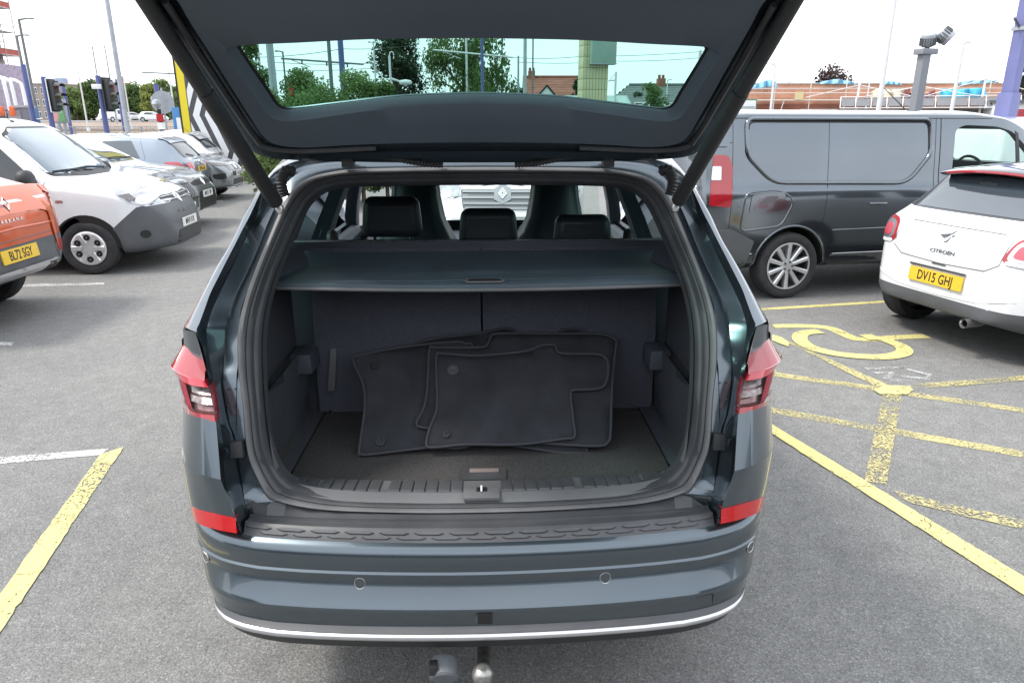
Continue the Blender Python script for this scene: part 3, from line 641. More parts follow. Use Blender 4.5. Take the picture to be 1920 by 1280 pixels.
for x in (-.36, .39):
    m_ = MB()
    rows = []
    for z, w, y in ((.55, .25, 2.10), (.8, .27, 2.12), (1.0, .265, 2.17), (1.12, .24, 2.2), (1.2, .195, 2.22), (1.28, .155, 2.235), (1.38, .135, 2.25), (1.47, .125, 2.26), (1.52, .09, 2.265)):
        rows.append([(x+w*q, y+dy*(1 if z < 1.3 else .8), z) for q, dy in ((-1, .03), (-.8, -.05), (-.4, -.07), (0, -.075), (.4, -.07), (.8, -.05), (1, .03), (.8, .08), (0, .09), (-.8, .08))])
    m_.grid(rows, close_u=True); m_.face(rows[-1]); m_.build('front_seat', K['leather'], CAR, ang=60)
m_ = MB(); m_.grid([[(x, y, z) for x in (-.78, -.3, .3, .78)] for y, z in ((2.95, .55), (2.9, .85), (3.0, 1.0), (3.35, 1.07))]); m_.build('dashboard', K['cabin'], CAR)
m_ = MB(); m_.tube([(.39+.185*cos(a), 2.86-.06*sin(a), 1.03+.175*sin(a)) for a in [2*pi*k/28 for k in range(29)]], .014, 8, cap=False); m_.build('steering_wheel', K['leather'], CAR)
m_ = MB(); m_.box((-.0, 2.66, 1.50), (.24, .03, .07)); m_.build('cabin_mirror', K['black_plastic'], CAR, bevel=.01)
sheet3('cabin_floor', [[(x, y, .45) for x in (-.85, .85)] for y in (1.03, 3.3)], K['cabin'])

# ---- tailgate
PH = radians(36); HY, HZ = .62, 1.67
def H(x, s_, o=0): return Vector((x, HY-s_*cos(PH)+o*sin(PH), HZ+s_*sin(PH)+o*cos(PH)))
def H2(x, t, o=0):                                # lower door panel, bending away beyond s = .64
    b = H(x, .64, o); return b+Vector((0, -t*cos(.06), -t*sin(.06)*0+t*.02))
gA = [(0, .280), (.20, .268), (.37, .239), (.485, .218), (.528, .215), (.546, .235), (.553, .29), (.573, .43), (.572, .458), (.55, .472), (.42, .485), (.24, .499), (0, .504)]
gB = [(0, .272), (.20, .260), (.37, .228), (.488, .202), (.542, .200), (.566, .226), (.576, .29), (.594, .43), (.592, .462), (.556, .480), (.42, .49), (.24, .503), (0, .508)]
gC = [(0, .100), (.20, .096), (.38, .086), (.50, .074), (.575, .085), (.606, .12), (.617, .22), (.632, .45), (.640, .60), (.62, .64), (.42, .64), (.24, .64), (0, .64)]
gD = [(0, .094), (.20, .090), (.38, .079), (.505, .066), (.585, .075), (.616, .11), (.628, .22), (.643, .45), (.652, .60), (.652, .66), (.42, .66), (.24, .66), (0, .66)]
gE = [(0, -.045), (.20, -.044), (.38, -.040), (.56, -.030), (.655, -.008), (.684, .06), (.690, .22), (.708, .45), (.720, .60), (.722, .66), (.42, .66), (.24, .66), (0, .66)]
tg = MB(); tp = MB(); tout = MB()
for s in (1, -1):
    def Q(P, o, k=5): return par([H(s*x, q, o) for x, q in P], k)
    tg.grid([Q(gA, .016), Q(gA, .010), Q(gB, -.004), Q([(b[0]*.97+c[0]*.03, b[1]*.97+c[1]*.03) for b, c in zip(gB, gC)], -.010), Q([(b[0]*.5+c[0]*.5, b[1]*.5+c[1]*.5) for b, c in zip(gB, gC)], -.012), Q(gC, -.013), Q(gD, .008)], flip=s < 0)
    mid = [(d[0]*.6+e[0]*.4, d[1]*.6+e[1]*.4) for d, e in zip(gD, gE)]; md2 = [(d[0]*.35+e[0]*.65, d[1]*.35+e[1]*.65) for d, e in zip(gD, gE)]
    tp.grid([Q(gD, .014), Q(mid, .012), Q(mid, -.002), Q(md2, -.004), Q(md2, .014), Q(gE, .012), Q(gE, .035)], flip=s < 0)
    tout.grid([Q(gE, .035), Q(gC, .030), Q(gB, .026), Q(gA, .022), Q(gA, .016)], flip=s < 0)
rows = [[H2(x, t, o) for x in (-.705, -.65, -.3, 0, .3, .65, .705)] for t, o in ((0, -.012), (.1, -.02), (.35, -.02), (.46, -.005))]
tg.grid(rows)
tout.grid([[H2(x, t, o) for x in (-.705, -.65, -.3, 0, .3, .65, .705)] for t, o in ((0, .08), (.1, .09), (.35, .07), (.47, .0))])
TG = tp.build('tailgate', K['slate'], CAR, ang=35, recalc=False)
tg.build('tailgate_trim', K['hatch_trim'], TG, ang=50)
tout.build('tailgate_skin', K['slate'], TG, ang=40)
m_ = MB()
hA = [H(x, q, .018) for x, q in gA]
ring = par([H(x, q, .018) for x, q in gA], 4); ring = ring+[Vector((-p.x, p.y, p.z)) for p in reversed(ring[1:-1])]
m_.face(ring); m_.build('rear_glass', K['green_glass'], TG, recalc=False)
fr = MB(); O1 = par([H(x, q, .0155) for x, q in gA], 4); O2 = par([H(x*.985, q+(.292-q)*.045 if q < .4 else q-.004, .017) for x, q in gA], 4)
for s in (1, -1): fr.grid([[Vector((s*p.x, p.y, p.z)) for p in O1], [Vector((s*p.x, p.y, p.z)) for p in O2]])
fr.build('glass_border', K['ink'], TG)
for s in (1, -1):
    m_ = MB(); pts = par([H(s*x, q, -.012) for x, q in [(.30, .070), (.53, .055), (.618, .075), (.634, .12), (.644, .22), (.66, .45), (.67, .62)]], 5)
    m_.tube(pts, .008, 8); m_.build('tailgate_seal', K['rubber'], TG)
    m_ = MB(); m_.box((s*.405, .672, 1.665), (.035, .05, .05)); m_.box((s*.405, .655, 1.69), (.075, .03, .010)); m_.build('hinge', K['black_plastic'], CAR, bevel=.003)
    hp = crv([(s*.34, .63, 1.685), (s*.28, .625, 1.676), (s*.225, .64, 1.664), (s*.165, .665, 1.652), (s*.115, .68, 1.648)], 44)
    m_ = MB(); m_.tube(hp, [.010+(.003 if k % 2 else 0) for k in range(44)], 8); m_.build('wiring_hose', K['black_plastic'], TG)
    a, b, c = Vector((s*.600, .565, 1.525)), Vector((s*.700, .345, 1.885)), Vector((s*.708, .10, 2.03))
    a2 = Vector((s*.605, .553, 1.545)); d = (c-a2)
    m_ = MB(); m_.tube([a2, a2+d*.62], .0215, 16); st = m_.build('lift_strut', K['black_plastic'], CAR, ang=50)
    m_ = MB(); m_.tube([a2+d*.622, a2+d*1.05], .0195, 16); m_.build('strut_rod', K['black_plastic'], st, ang=50)
    m_ = MB(); m_.lathe([(0, -.016), (.011, -.011), (.014, 0), (.011, .011), (0, .016)], 12, Matrix.Translation(a)); m_.build('strut_ball', K['satin'], st)

# ---- tail lamps
K['lamp_pink'] = mat('lit red lens', (.52, .03, .05), .10, 0., 1.)
for s in (1, -1):
    V = lambda *q: Vector((s*q[0], q[1], q[2]))
    A = [V(.764, .282, 1.136), V(.81, .322, 1.153), V(.848, .356, 1.166), V(.877, .425, 1.145)]
    B = [V(.739, .203, 1.114), V(.800, .232, 1.117), V(.870, .310, 1.112), V(.916, .405, 1.098)]
    C = [V(.7265, .195, 1.097), V(.785, .215, 1.099), V(.846, .285, 1.096), V(.904, .390, 1.080)]
    D = [V(.712, .168, 1.059), V(.765, .183, 1.058), V(.822, .245, 1.048), V(.884, .370, 1.030)]
    E = [V(.7035, .152, 1.035), V(.752, .165, 1.036), V(.812, .232, 1.024), V(.872, .345, 1.008)]
    F = [V(.699, .143, 1.020), V(.744, .157, 1.025), V(.808, .225, 1.010), V(.868, .335, .990)]
    def cv(P, o=0): return par([q+Vector((0, -o, 0)) for q in P], 6)
    m_ = MB(); m_.grid([cv(A), cv(B)]); tl = m_.build('tail_light', K['red_lens'], CAR, 30)
    m_ = MB(); m_.grid([cv(B), cv(B, .003), cv(C, .003), cv(C)]); m_.grid([[V(.739, .203, 1.114), V(.745, .26, 1.112)], [V(.7265, .195, 1.097), V(.735, .25, 1.09)], [V(.712, .168, 1.059), V(.722, .23, 1.05)], [V(.699, .143, 1.020), V(.712, .20, 1.01)]]); m_.build('red_band', K['lamp_pink'], tl, 30)
    # clear chamber: dark bowl, bright optics, lens
    m_ = MB(); m_.grid([cv(C), cv(C, -.014), cv([c.lerp(d, .5) for c, d in zip(C, D)], -.024), cv(D, -.026), cv(E, -.02), cv(E)]); m_.build('lamp_bowl', K['lamp_red_bowl'], tl, 30)
    for (t, u0, u1, m2) in ((.16, .06, .40, 'lamp_optic'), (.52, .10, .54, 'lamp_optic')):
        q0 = [c.lerp(e, t) for c, e in zip(C, E)]; q1 = [c.lerp(e, t+.20) for c, e in zip(C, E)]; P0 = cv(q0, -.020); P1 = cv(q1, -.012); a_, b_ = int(u0*18), int(u1*18)
        m_ = MB(); m_.grid([P0[a_:b_+1], P1[a_:b_+1]]); m_.build('lamp_optic', K[m2], tl, 20)
    m_ = MB(); cc = [cv([c.lerp(e, t) for c, e in zip(C, E)], -.008) for t in (0, .25, .5, .75, 1)]; m_.grid([[r[k] for k in range(9, 19)] for r in cc]); m_.build('side_reflector', K['pale_red'], tl, 40)
    m_ = MB(); m_.grid([cv(C, .001), cv(D, .001), cv(E, .001)]); m_.build('clear_lens', K['lens_glass'], tl, 40)
    m_ = MB(); m_.grid([cv(E), cv(E, .003), cv(F, .003), cv(F, -.03)]); m_.build('lower_lens', K['red_lens'], tl, 40)
    R0 = [V(.652, .070, .772), V(.712, .083, .778), V(.793, .138, .768), V(.853, .258, .742)]
    R1 = [V(.648, .054, .737), V(.709, .072, .739), V(.784, .126, .731), V(.850, .248, .712)]
    m_ = MB(); m_.grid([par(P_, 5)[:14] for P_ in ([q+Vector((0, .02, 0)) for q in R0], R0, R1, [q+Vector((0, .03, -.002)) for q in R1])]); m_.build('rear_reflector', K['reflector'], CAR, 30)
# ---- bumper
def bow(x):
    return _int(abs(x), [(0, 0), (.1, .0013), (.2, .005), (.3, .0107), (.4, .0195), (.5, .0305), (.6, .0475), (.66, .0655), (.704, .084), (.745, .109), (.775, .134), (.80, .163), (.82, .196), (.838, .24), (.853, .30), (.865, .38), (.873, .48), (.88, .62)])
XS = [0, .08, .16, .24, .32, .40, .48, .55, .60, .645, .68, .71, .735, .757, .775, .79, .803, .815, .826, .836, .845, .853, .860, .867, .873, .88]
XF = [-x for x in reversed(XS[1:])]+XS
def up(x): return 0.
def brow(dy, z, k=1., sc=None, lift=1.):
    sc = sc if sc is not None else _int(z, [(.44, .905), (.48, .915), (.50, .93), (.55, .955), (.60, .995), (.64, 1.0), (.72, 1.005)])
    if k == 1.: k = _int(z, [(.44, .70), (.50, .74), (.55, .86), (.60, 1)])
    return [Vector((x*sc, bow(x)*k+dy, z)) for x in XF]
pr_ = [(.030, .712), (.020, .707), (.010, .699), (.003, .687), (.0, .672), (.003, .6375), (-.0025, .6325), (-.0025, .628), (.0, .605), (-.004, .595), (-.030, .557), (-.035, .549), (-.036, .541)]
mb = MB(); mb.grid([brow(a, z) for a, z in pr_]+[brow(-.0355, .540), brow(-.031, .500), brow(-.031, .494)])
BP = mb.build('bumper', K['slate'], CAR, ang=22)
# painted corner panels above the bumper bar, below the lamps: two facets with a crease between
for s in (1, -1):
    V = lambda *q: Vector((s*q[0], q[1], q[2]))
    c0 = [V(.698, .142, 1.021), V(.742, .153, 1.027), V(.806, .220, 1.013), V(.868, .335, .988), V(.900, .45, .985), V(.918, .60, .985)]
    c1 = [V(.680, .078, .883), V(.735, .095, .890), V(.806, .160, .886), V(.862, .270, .866), V(.898, .40, .86), V(.925, .60, .86)]
    c2 = [V(.653, .072, .776), V(.714, .087, .782), V(.795, .141, .771), V(.855, .262, .745), V(.886, .40, .735), V(.905, .60, .73)]
    c3 = [V(.650, .072, .735), V(.711, .090, .737), V(.79, .146, .725), V(.850, .268, .705), V(.876, .40, .69), V(.89, .60, .69)]
    for a_, b_ in ((c0, c1), (c1, c2), (c2, c3)):
        mb = MB(); pa, pb = par(a_, 6), par(b_, 6)
        mb.grid([[q.lerp(w, t/4) for q, w in zip(pa, pb)] for t in range(5)], flip=s < 0); mb.build('bumper_corner', K['slate'], CAR, ang=40)
mb = MB(); mb.grid([brow(-.028, .496), brow(-.031, .493), brow(-.046, .482), brow(-.04, .478)]); mb.build('lower_valance', K['step_plastic'], CAR)
mb = MB(); mb.grid([brow(-.036, .482), brow(-.049, .478), brow(-.053, .472), brow(-.052, .464), brow(-.038, .458)]); mb.build('chrome_strip', K['satin'], CAR, ang=60)
mb = MB(); mb.grid([brow(-.040, .459), brow(-.030, .445), brow(.0, .40), brow(.35, .34)]); mb.build('under_tray', K['black_plastic'], CAR)
# step plate, its two bright lines and the hexagon tread
XI = [x for x in XF if abs(x) <= .6451]
SO_ = [(0, .166, .721), (.15, .167, .722), (.292, .17, .726), (.40, .172, .731), (.47, .173, .738), (.53, .176, .749), (.57, .179, .761), (.598, .182, .773), (.622, .174, .776), (.646, .160, .768)]
def seal_pt(x):
    return Vector((x, _int(abs(x), [(a, b) for a, b, c in SO_]), _int(abs(x), [(a, c) for a, b, c in SO_])))
def irow(dy, z, k=1.): return [Vector((x, bow(x)*k+dy, z+up(x))) for x in XI]
sp_ = MB()
sp_.grid([[seal_pt(x) for x in XI], irow(.118, .728, .75), irow(.112, .727, .8), irow(.1105, .7325, .8), irow(.1085, .7325, .8), irow(.107, .727, .8), irow(.1035, .7325, .82), irow(.1015, .7325, .82), irow(.100, .728, .82), irow(.062, .733, .95), irow(.058, .7365, .96), irow(.054, .7345, .97), irow(.048, .731, 1), irow(.030, .7145, 1), irow(.026, .708, 1), irow(.03, .70, 1)])
sp_.build('step_plate', K['step_plastic'], CAR, ang=20)
def step_pt(x, t, o): return Vector((x, bow(x)+.050-.019*t-o*.6, .7335-.0185*t+up(x)+o*.8))
hexes = [(x, r) for r in (0, 1) for x in [-.606+.0932*k+(.0466 if r else 0) for k in range(14)] if abs(x) < .625]
for x, r in hexes:
    hx = [(-.045, .5), (-.030, .10), (.030, .10), (.045, .5), (.030, .90), (-.030, .90)]
    fn = lambda u, v, w: step_pt(x+u*.92*.98, r*.48+v*.50, w)
    m_ = MB(); lo = [fn(u, v, .0002) for u, v in hx]; hi = [fn(u*.92, .5+(v-.5)*.76, .0042) for u, v in hx]
    m_.face(hi)
    for i in range(6): m_.face([lo[i], lo[(i+1) % 6], hi[(i+1) % 6], hi[i]])
    m_.build('hex_tread', K['step_plastic'], CAR, ang=15)
def face_pt(x, z, o=0):
    t = _int(z, [(.494, -.031), (.540, -.0355), (.549, -.035), (.557, -.030), (.595, -.004), (.605, 0), (.672, 0), (.70, .01)]); return Vector((x, bow(x)+t-o, z+up(x)))
for x, z in ((-.325, .606), (.332, .606), (-.778, .612), (.772, .612)):
    P = [face_pt(x+.0145*cos(a), z+.0145*sin(a), .0015) for a in [2*pi*k/20 for k in range(21)]]
    m_ = MB(); m_.tube(P, .0010, 5, cap=False); sn = m_.build('parking_sensor', K['satin'], CAR)
    m_ = MB(); m_.face([face_pt(x+.013*cos(a), z+.013*sin(a), .0018) for a in [2*pi*k/20 for k in range(20)]]); m_.build('sensor_face', K['slate'], sn)
P = [face_pt(.60+u, .517+v*.85, .0012) for u, v in rpoly([(-.032, -.024), (.036, -.024), (.036, .026), (-.032, .026)], .006)]
m_ = MB(); m_.tube(P+[P[0]], .0011, 5, cap=False); m_.build('tow_eye_cover', K['ink'], CAR)
# thin dark smudge below the bar where the tow neck rises
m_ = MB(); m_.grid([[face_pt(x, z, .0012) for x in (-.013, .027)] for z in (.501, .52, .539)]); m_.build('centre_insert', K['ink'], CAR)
# tow bar and its socket
m_ = MB(); m_.tube([(0, .22, .31), (0, .08, .29), (0, -.05, .295), (0, -.10, .32), (0, -.102, .375)], [.024, .024, .022, .018, .015], 14)
tw = m_.build('tow_bar', K['steel'], CAR, ang=50)
m_ = MB(); m_.lathe([(.0, -.03), (.016, -.026), (.025, -.015), (.029, 0), (.026, .013), (.018, .022), (.011, .0245), (0, .0245)], 18, Matrix.Translation((0, -.102, .400))); m_.build('tow_ball', K['steel'], tw, ang=30)
m_ = MB(); m_.lathe([(0, -.03), (.036, -.028), (.040, -.01), (.040, .02), (.034, .026), (0, .026)], 22, frame((-.108, -.01, .335), (1, 0, 0), (0, -.55, 1)) @ Matrix.Rotation(radians(0), 4, 'X')); m_.build('tow_socket', mat('grey socket cap', (.14, .15, .165), .5, var=(20, .2)), CAR, ang=40)
m_ = MB(); m_.box((-.135, -.03, .36), (.022, .03, .03)); m_.build('socket_catch', K['black_plastic'], CAR, bevel=.004)

# ---- four floor mats thrown into the boot, leaning on the seat back
AM = atan2(.29, .34)
def mp3(x, s_, o): return Vector((x, .56+s_*cos(AM)-o*sin(AM), .705+s_*sin(AM)+o*cos(AM)))
MATS = dict(
 D=([(-.164, .364), (-.138, .374), (-.008, .362), (.149, .375), (.216, .401), (.268, .403), (.283, .370), (.410, .364), (.448, .345), (.454, .311), (.442, .252), (.411, .224), (.327, .218), (.310, .197), (.312, .100), (.311, .040), (.271, .031), (.118, .011), (-.057, .017), (-.153, .009), (-.186, .016), (-.179, .075), (-.157, .155), (-.161, .268)], .040, 'frontmost black floor mat in the boot, with a grey stud and notched right side', .0),
 C=([(-.191, .402), (-.165, .408), (-.008, .406), (.022, .423), (.032, .450), (.059, .464), (.265, .463), (.432, .457), (.490, .432), (.493, .401), (.467, .274), (.439, .064), (.426, .025), (.391, .011), (.228, .020), (.028, .032), (-.155, .081), (-.204, .088), (-.226, .105), (-.201, .170), (-.193, .262)], .026, 'wide black carpet floor mat directly behind the front one, reaching furthest right', .0),
 A=([(-.467, .368), (-.423, .386), (-.244, .422), (-.100, .440), (-.060, .432), (-.034, .412), (-.027, .209), (-.033, .033), (-.189, .019), (-.367, -.004), (-.403, -.003), (-.413, .013), (-.409, .173), (-.423, .265)], .014, 'black carpet floor mat at the left of the pile with two dark studs', 0),
 B=([(-.244, .430), (.006, .486), (.073, .501), (.113, .496), (.139, .468), (.259, .471), (.314, .494), (.368, .489), (.389, .426), (.354, .004), (.329, -.003), (.209, .006), (-.094, .073), (-.234, .212)], .003, 'rearmost black floor mat, its wavy top edge against the seat back', 0))
MW = Matrix.Translation((-.08, 1.58, 0)) @ Matrix.Rotation(radians(2), 4, 'Z')
def wob(x, s_): return .006*sin(x*7+1)*sin(s_*9)+.004*sin(x*13)
for key in 'BACD':
    out, off, lab, _ = MATS[key]
    ol = smooth_poly(out, 130)
    bm = bmesh.new(); vs = [bm.verts.new((x, y, 0)) for x, y in ol]; bm.faces.new(vs)
    for ax, lo_, hi_ in ((0, -.5, .52), (1, -.02, .52)):
        q = lo_
        while q < hi_:
            bmesh.ops.bisect_plane(bm, geom=bm.verts[:]+bm.edges[:]+bm.faces[:], plane_co=(q, q, 0), plane_no=(1, 0, 0) if ax == 0 else (0, 1, 0)); q += .05
    co = [(v.co.x, v.co.y) for v in bm.verts]
    fcs = [[v.index for v in f.verts] for f in (bm.verts.index_update() or bm.faces)]
    bm.free()
    def pt(x, y, d=0): return mp3(x, y, off+.008*max(0, 1-abs(y)/.1)*0+wob(x, y)+d)
    root = empty('floor_mat', MW @ pt(out[-1][0], .1), radians(2), lab, 'floor mat', 'floor mats leaning in the boot')
    inv = pt(out[-1][0], .1)
    mb = MB(); mb.v = [tuple(pt(x, y)-inv) for x, y in co]; mb.f = [tuple(f) for f in fcs]; mb.m = [0]*len(fcs)
    o = mb.build('mat_pile', K['mat_pile'], root, weld=False)
    n0 = len(o.data.polygons)
    md = o.modifiers.new('s', 'SOLIDIFY'); md.thickness = .007; md.offset = 1 if o.data.polygons[0].normal.z < 0 else -1
    mb = MB(); L_ = [pt(x, y, .001)-inv for x, y in ol]; mb.tube(L_+[L_[0]], .0052, 6, cap=False); mb.build('mat_binding', K['mat_edge'], root, ang=80)
    for (x, y), r, m2 in {'D': [((-.103, .302), .022, 'pole_dark'), ((-.121, .054), .013, 'ink')], 'A': [((-.384, .334), .013, 'ink'), ((-.344, .041), .018, 'ink')]}.get(key, []):
        a = pt(x, y, .003)-inv; fm = frame(a, (1, 0, 0), (0, cos(AM), sin(AM)))
        mb = MB(); mb.lathe([(r, 0), (r*.95, .004), (r*.5, .0045), (r*.35, .002), (0, .002)], 18, fm); mb.build('mat_stud', K['step_plastic'] if m2 == 'pole_dark' else K['black_plastic'], root)
# ================================================================ vehicles
def lin(P):
    def f(x):
        if x <= P[0][0]: return P[0][1]
        for (a, b), (c, d) in zip(P, P[1:]):
            if x <= c: return b+(d-b)*(x-a)/max(c-a, 1e-9)
        return P[-1][1]
    return f
def sym(poly): return [(-y, z) for y, z in reversed(poly)]
class Car:
    def __init__(s, name, label, cat, loc, heading, spec, paint, group=None, detail=2):
        s.root = empty(name, (loc[0], loc[1], 0), heading, label, cat, group); s.sp = spec; s.paint = paint
        L = spec['L']; top, bot, sh, ws, wt = (lin(spec[k]) for k in ('top', 'bot', 'sh', 'ws', 'wt'))
        xs = sorted(set([p[0] for k in ('top', 'sh', 'ws', 'wt', 'bot') for p in spec[k]]+[L*k/10 for k in range(11)]))
        q = [xs[0]]
        for x in xs[1:]:
            if x-q[-1] > .045: q.append(x)
        q[-1] = L; xs = q
        rows = []
        for x in xs:
            zt, zb, w, v = top(x), bot(x), ws(x), wt(x); zs = min(sh(x), zt-.02); m_ = (zb+zs)/2
            g = zt-zs; c = min(.05, g*.3)
            half = [(0, zb), (w*.86, zb), (w*.975, zb+.07), (w*1.0, m_), (w*.995, zs-.04*min(1, g*6)), (w*.965, zs+.01), (w*.965+(v-w*.965)*.5+.012, zs+g*.5), (v, zt-c), (v*.86, zt-c*.35), (v*.5, zt-c*.06), (0, zt)]
            rows.append([(x, -y, z) for y, z in half]+[(x, y, z) for y, z in reversed(half[1:-1])])
        mb = MB(); mb.grid(rows, close_u=True); mb.face(rows[0]); mb.face(rows[-1])
        o = mb.build('body', paint, s.root)
        # keep the shoulder and the roof edge fairly crisp
        me = o.data; bm = bmesh.new(); bm.from_mesh(me); cl = bm.edges.layers.float.new('crease_edge')
        for e in bm.edges:
            if len(e.link_faces) == 2 and e.calc_face_angle(0) > radians(28): e[cl] = spec.get('crease', .45)
        bm.to_mesh(me); bm.free()
        md = o.modifiers.new('sub', 'SUBSURF'); md.levels = md.render_levels = detail
        cut = MB()
        for x, r in ((spec['xr'], spec['r']*1.16), (spec['xf'], spec['r']*1.16)):
            for sd in (1, -1):
                y0 = spec['W']/2-.30; cut.lathe([(0, 0), (r, 0), (r, .6), (0, .6)], 28, frame((x, sd*y0, spec['r']+.01), (1, 0, 0), (0, 0, -sd)))
        cav = spec.get('cavity')
        co = cut.build('cut', K['well'], s.root)
        bmod = o.modifiers.new('b', 'BOOLEAN'); bmod.operation = 'DIFFERENCE'; bmod.object = co; bmod.solver = 'EXACT'
        try: bmod.material_mode = 'TRANSFER'
        except Exception: pass
        extra = []
        for fn in spec.get('cuts', []):
            e = fn(s); e.parent = s.root; extra.append(e); b2 = o.modifiers.new('c', 'BOOLEAN'); b2.operation = 'DIFFERENCE'; b2.object = e; b2.solver = 'EXACT'
            try: b2.material_mode = 'TRANSFER'
            except Exception: pass
        # un-cut shape for glass to lie on
        for m_ in o.modifiers:
            if m_.type == 'BOOLEAN': m_.show_viewport = False
        full = bpy.data.meshes.new_from_object(o.evaluated_get(DG())); bm = bmesh.new(); bm.from_mesh(full); s.bvh = BVHTree.FromBMesh(bm); bm.free()
        for m_ in o.modifiers: m_.show_viewport = True
        ev = bpy.data.meshes.new_from_object(o.evaluated_get(DG()))
        o.modifiers.clear(); o.data = ev; ev.name = 'body'
        for e in [co]+extra: bpy.data.objects.remove(e)
        s.body = o; s.full = full
        for nm, m2, planes in spec.get('regions', []): s.region(nm, m2, planes)
        ev.polygons.foreach_set('use_smooth', [True]*len(ev.polygons)); o.data.set_sharp_from_angle(angle=radians(38))
        s.wheels()
    def region(s, nm, m2, planes):
        """cut the shell along planes; what lies on their positive side becomes a part of its own"""
        me = s.body.data; bm = bmesh.new(); bm.from_mesh(me)
        for co, no in planes: bmesh.ops.bisect_plane(bm, geom=bm.verts[:]+bm.edges[:]+bm.faces[:], plane_co=co, plane_no=no, dist=1e-5)
        wi = [i for i, m_ in enumerate(me.materials) if m_ and m_.name == K['well'].name]
        pick = [f for f in bm.faces if f.material_index not in wi and all((f.calc_center_median()-Vector(co)).dot(Vector(no)) > -1e-4 for co, no in planes)]
        mb = MB(); idx = {}
        for f in pick: mb.f.append(tuple(idx.setdefault(v.index, len(idx)) for v in f.verts)); mb.m.append(0)
        inv = {b: a for a, b in idx.items()}; bm.verts.ensure_lookup_table(); mb.v = [tuple(bm.verts[inv[i]].co+bm.verts[inv[i]].normal*.003) for i in range(len(idx))]
        bmesh.ops.delete(bm, geom=pick, context='FACES'); bm.to_mesh(me); bm.free()
        if mb.f: mb.build(nm, m2, s.root, ang=38, recalc=False)
    def hit(s, side, u, v):
        D = {'R': (Vector((u, -6, v)), Vector((0, 1, 0))), 'L': (Vector((u, 6, v)), Vector((0, -1, 0))), 'F': (Vector((12, u, v)), Vector((-1, 0, 0))), 'B': (Vector((-6, u, v)), Vector((1, 0, 0))), 'T': (Vector((u, v, 6)), Vector((0, 0, -1)))}[side]
        p, n, i, d = s.bvh.ray_cast(*D)
        if p is None:
            q = {'R': Vector((u, -s.sp['W']/2, v)), 'L': Vector((u, s.sp['W']/2, v)), 'F': Vector((s.sp['L'], u, v)), 'B': Vector((0, u, v)), 'T': Vector((u, v, 1.3))}[side]
            p, n, i, d = s.bvh.find_nearest(q)
        if n.dot(D[1]) > 0: n = -n
        return p, n
    def D(s, name, side, poly, m, off=.004, step=.09, parent=None, th=.008, label=None):
        """a panel lying on the shell: outline in the side (x,z), end (y,z) or top (x,y) view"""
        bm = bmesh.new(); vs = [bm.verts.new((a, b, 0)) for a, b in poly]; bm.faces.new(vs); bmesh.ops.triangulate(bm, faces=bm.faces[:])
        for ax in (0, 1):
            lo = min(p[ax] for p in poly); hi = max(p[ax] for p in poly); q = lo+step
            while q < hi-1e-4:
                bmesh.ops.bisect_plane(bm, geom=bm.verts[:]+bm.edges[:]+bm.faces[:], plane_co=(q, q, 0), plane_no=(1-ax, ax, 0), dist=1e-5); q += step
        bmesh.ops.dissolve_degenerate(bm, edges=bm.edges[:], dist=1e-5)
        N_ = {}
        for v in bm.verts: v.co, N_[v] = (lambda h: (h[0]+h[1]*off, h[1]))(s.hit(side, v.co.x, v.co.y))
        be = [e for e in bm.edges if e.is_boundary]; mp_ = {}
        for e in be:
            for v in e.verts:
                if v not in mp_: mp_[v] = bm.verts.new(v.co-N_[v]*th)
        for e in be:
            a, b = e.verts; f = e.link_faces[0]
            lv = [l.vert for l in f.loops]; i = lv.index(a)
            if lv[(i+1) % len(lv)] == b: a, b = b, a
            try: bm.faces.new((a, b, mp_[b], mp_[a]))
            except ValueError: pass
        bm.faces.ensure_lookup_table(); fs = bm.faces[0]; want = {'R': (0, -1, 0), 'L': (0, 1, 0), 'F': (1, 0, 0), 'B': (-1, 0, 0), 'T': (0, 0, 1)}[side]
        fs.normal_update()
        if fs.normal.dot(Vector(want)) < 0: bmesh.ops.reverse_faces(bm, faces=bm.faces[:])
        me = bpy.data.meshes.new(name); bm.to_mesh(me); bm.free(); me.materials.append(m)
        o = finish(name, me, parent or s.root, 40)
        if label: o['label'] = label
        return o
    def line(s, name, side, pts, m, r=.004, off=.0, parent=None):
        """a bead or shut line along the shell"""
        P = []
        for (a, b), (c, d) in zip(pts, pts[1:]):
            n = max(2, int(hypot(c-a, d-b)/.06))
            for k in range(n): P.append((a+(c-a)*k/n, b+(d-b)*k/n))
        P.append(pts[-1]); Q = []
        for a, b in P: p, n = s.hit(side, a, b); Q.append(p+n*off)
        mb = MB(); mb.tube(Q, r, 5); return mb.build(name, m, parent or s.root, 80)
    def both(s, fn):
        fn('R'); fn('L')
    def wheels(s):
        sp = s.sp
        for x in (sp['xr'], sp['xf']):
            for sd in (1, -1):
                w = wheel(sp['r'], sp.get('tw', .205), sp.get('rim', 'five'), s.root); w.location = (x, sd*(sp['W']/2-.115), sp['r']); w.rotation_euler = (0, 0, 0 if sd < 0 else pi)
    def plate(s, side, y, z, text, m, w=.52, h=.111, tilt=0., inkm=None, off=.012, yaw=0.):
        p, n = s.hit(side, y, z); dr = -1 if side == 'B' else 1
        p2, n2 = s.hit(side, y+w/2, z); p3, n3 = s.hit(side, y-w/2, z)
        x = min(p.x, p2.x, p3.x)-off if dr < 0 else max(p.x, p2.x, p3.x)+off
        X = Vector((0, dr, 0)); Y = Vector((-sin(tilt)*dr, 0, cos(tilt)))
        fm = frame((x, y, z), X, Y)
        mb = MB(); mb.prism(rpoly([(-w/2, -h/2), (w/2, -h/2), (w/2, h/2), (-w/2, h/2)], .008), -.010, .0, lambda u, v, k: fm @ Vector((u, v, k)))
        o = mb.build('number_plate', m, s.root)
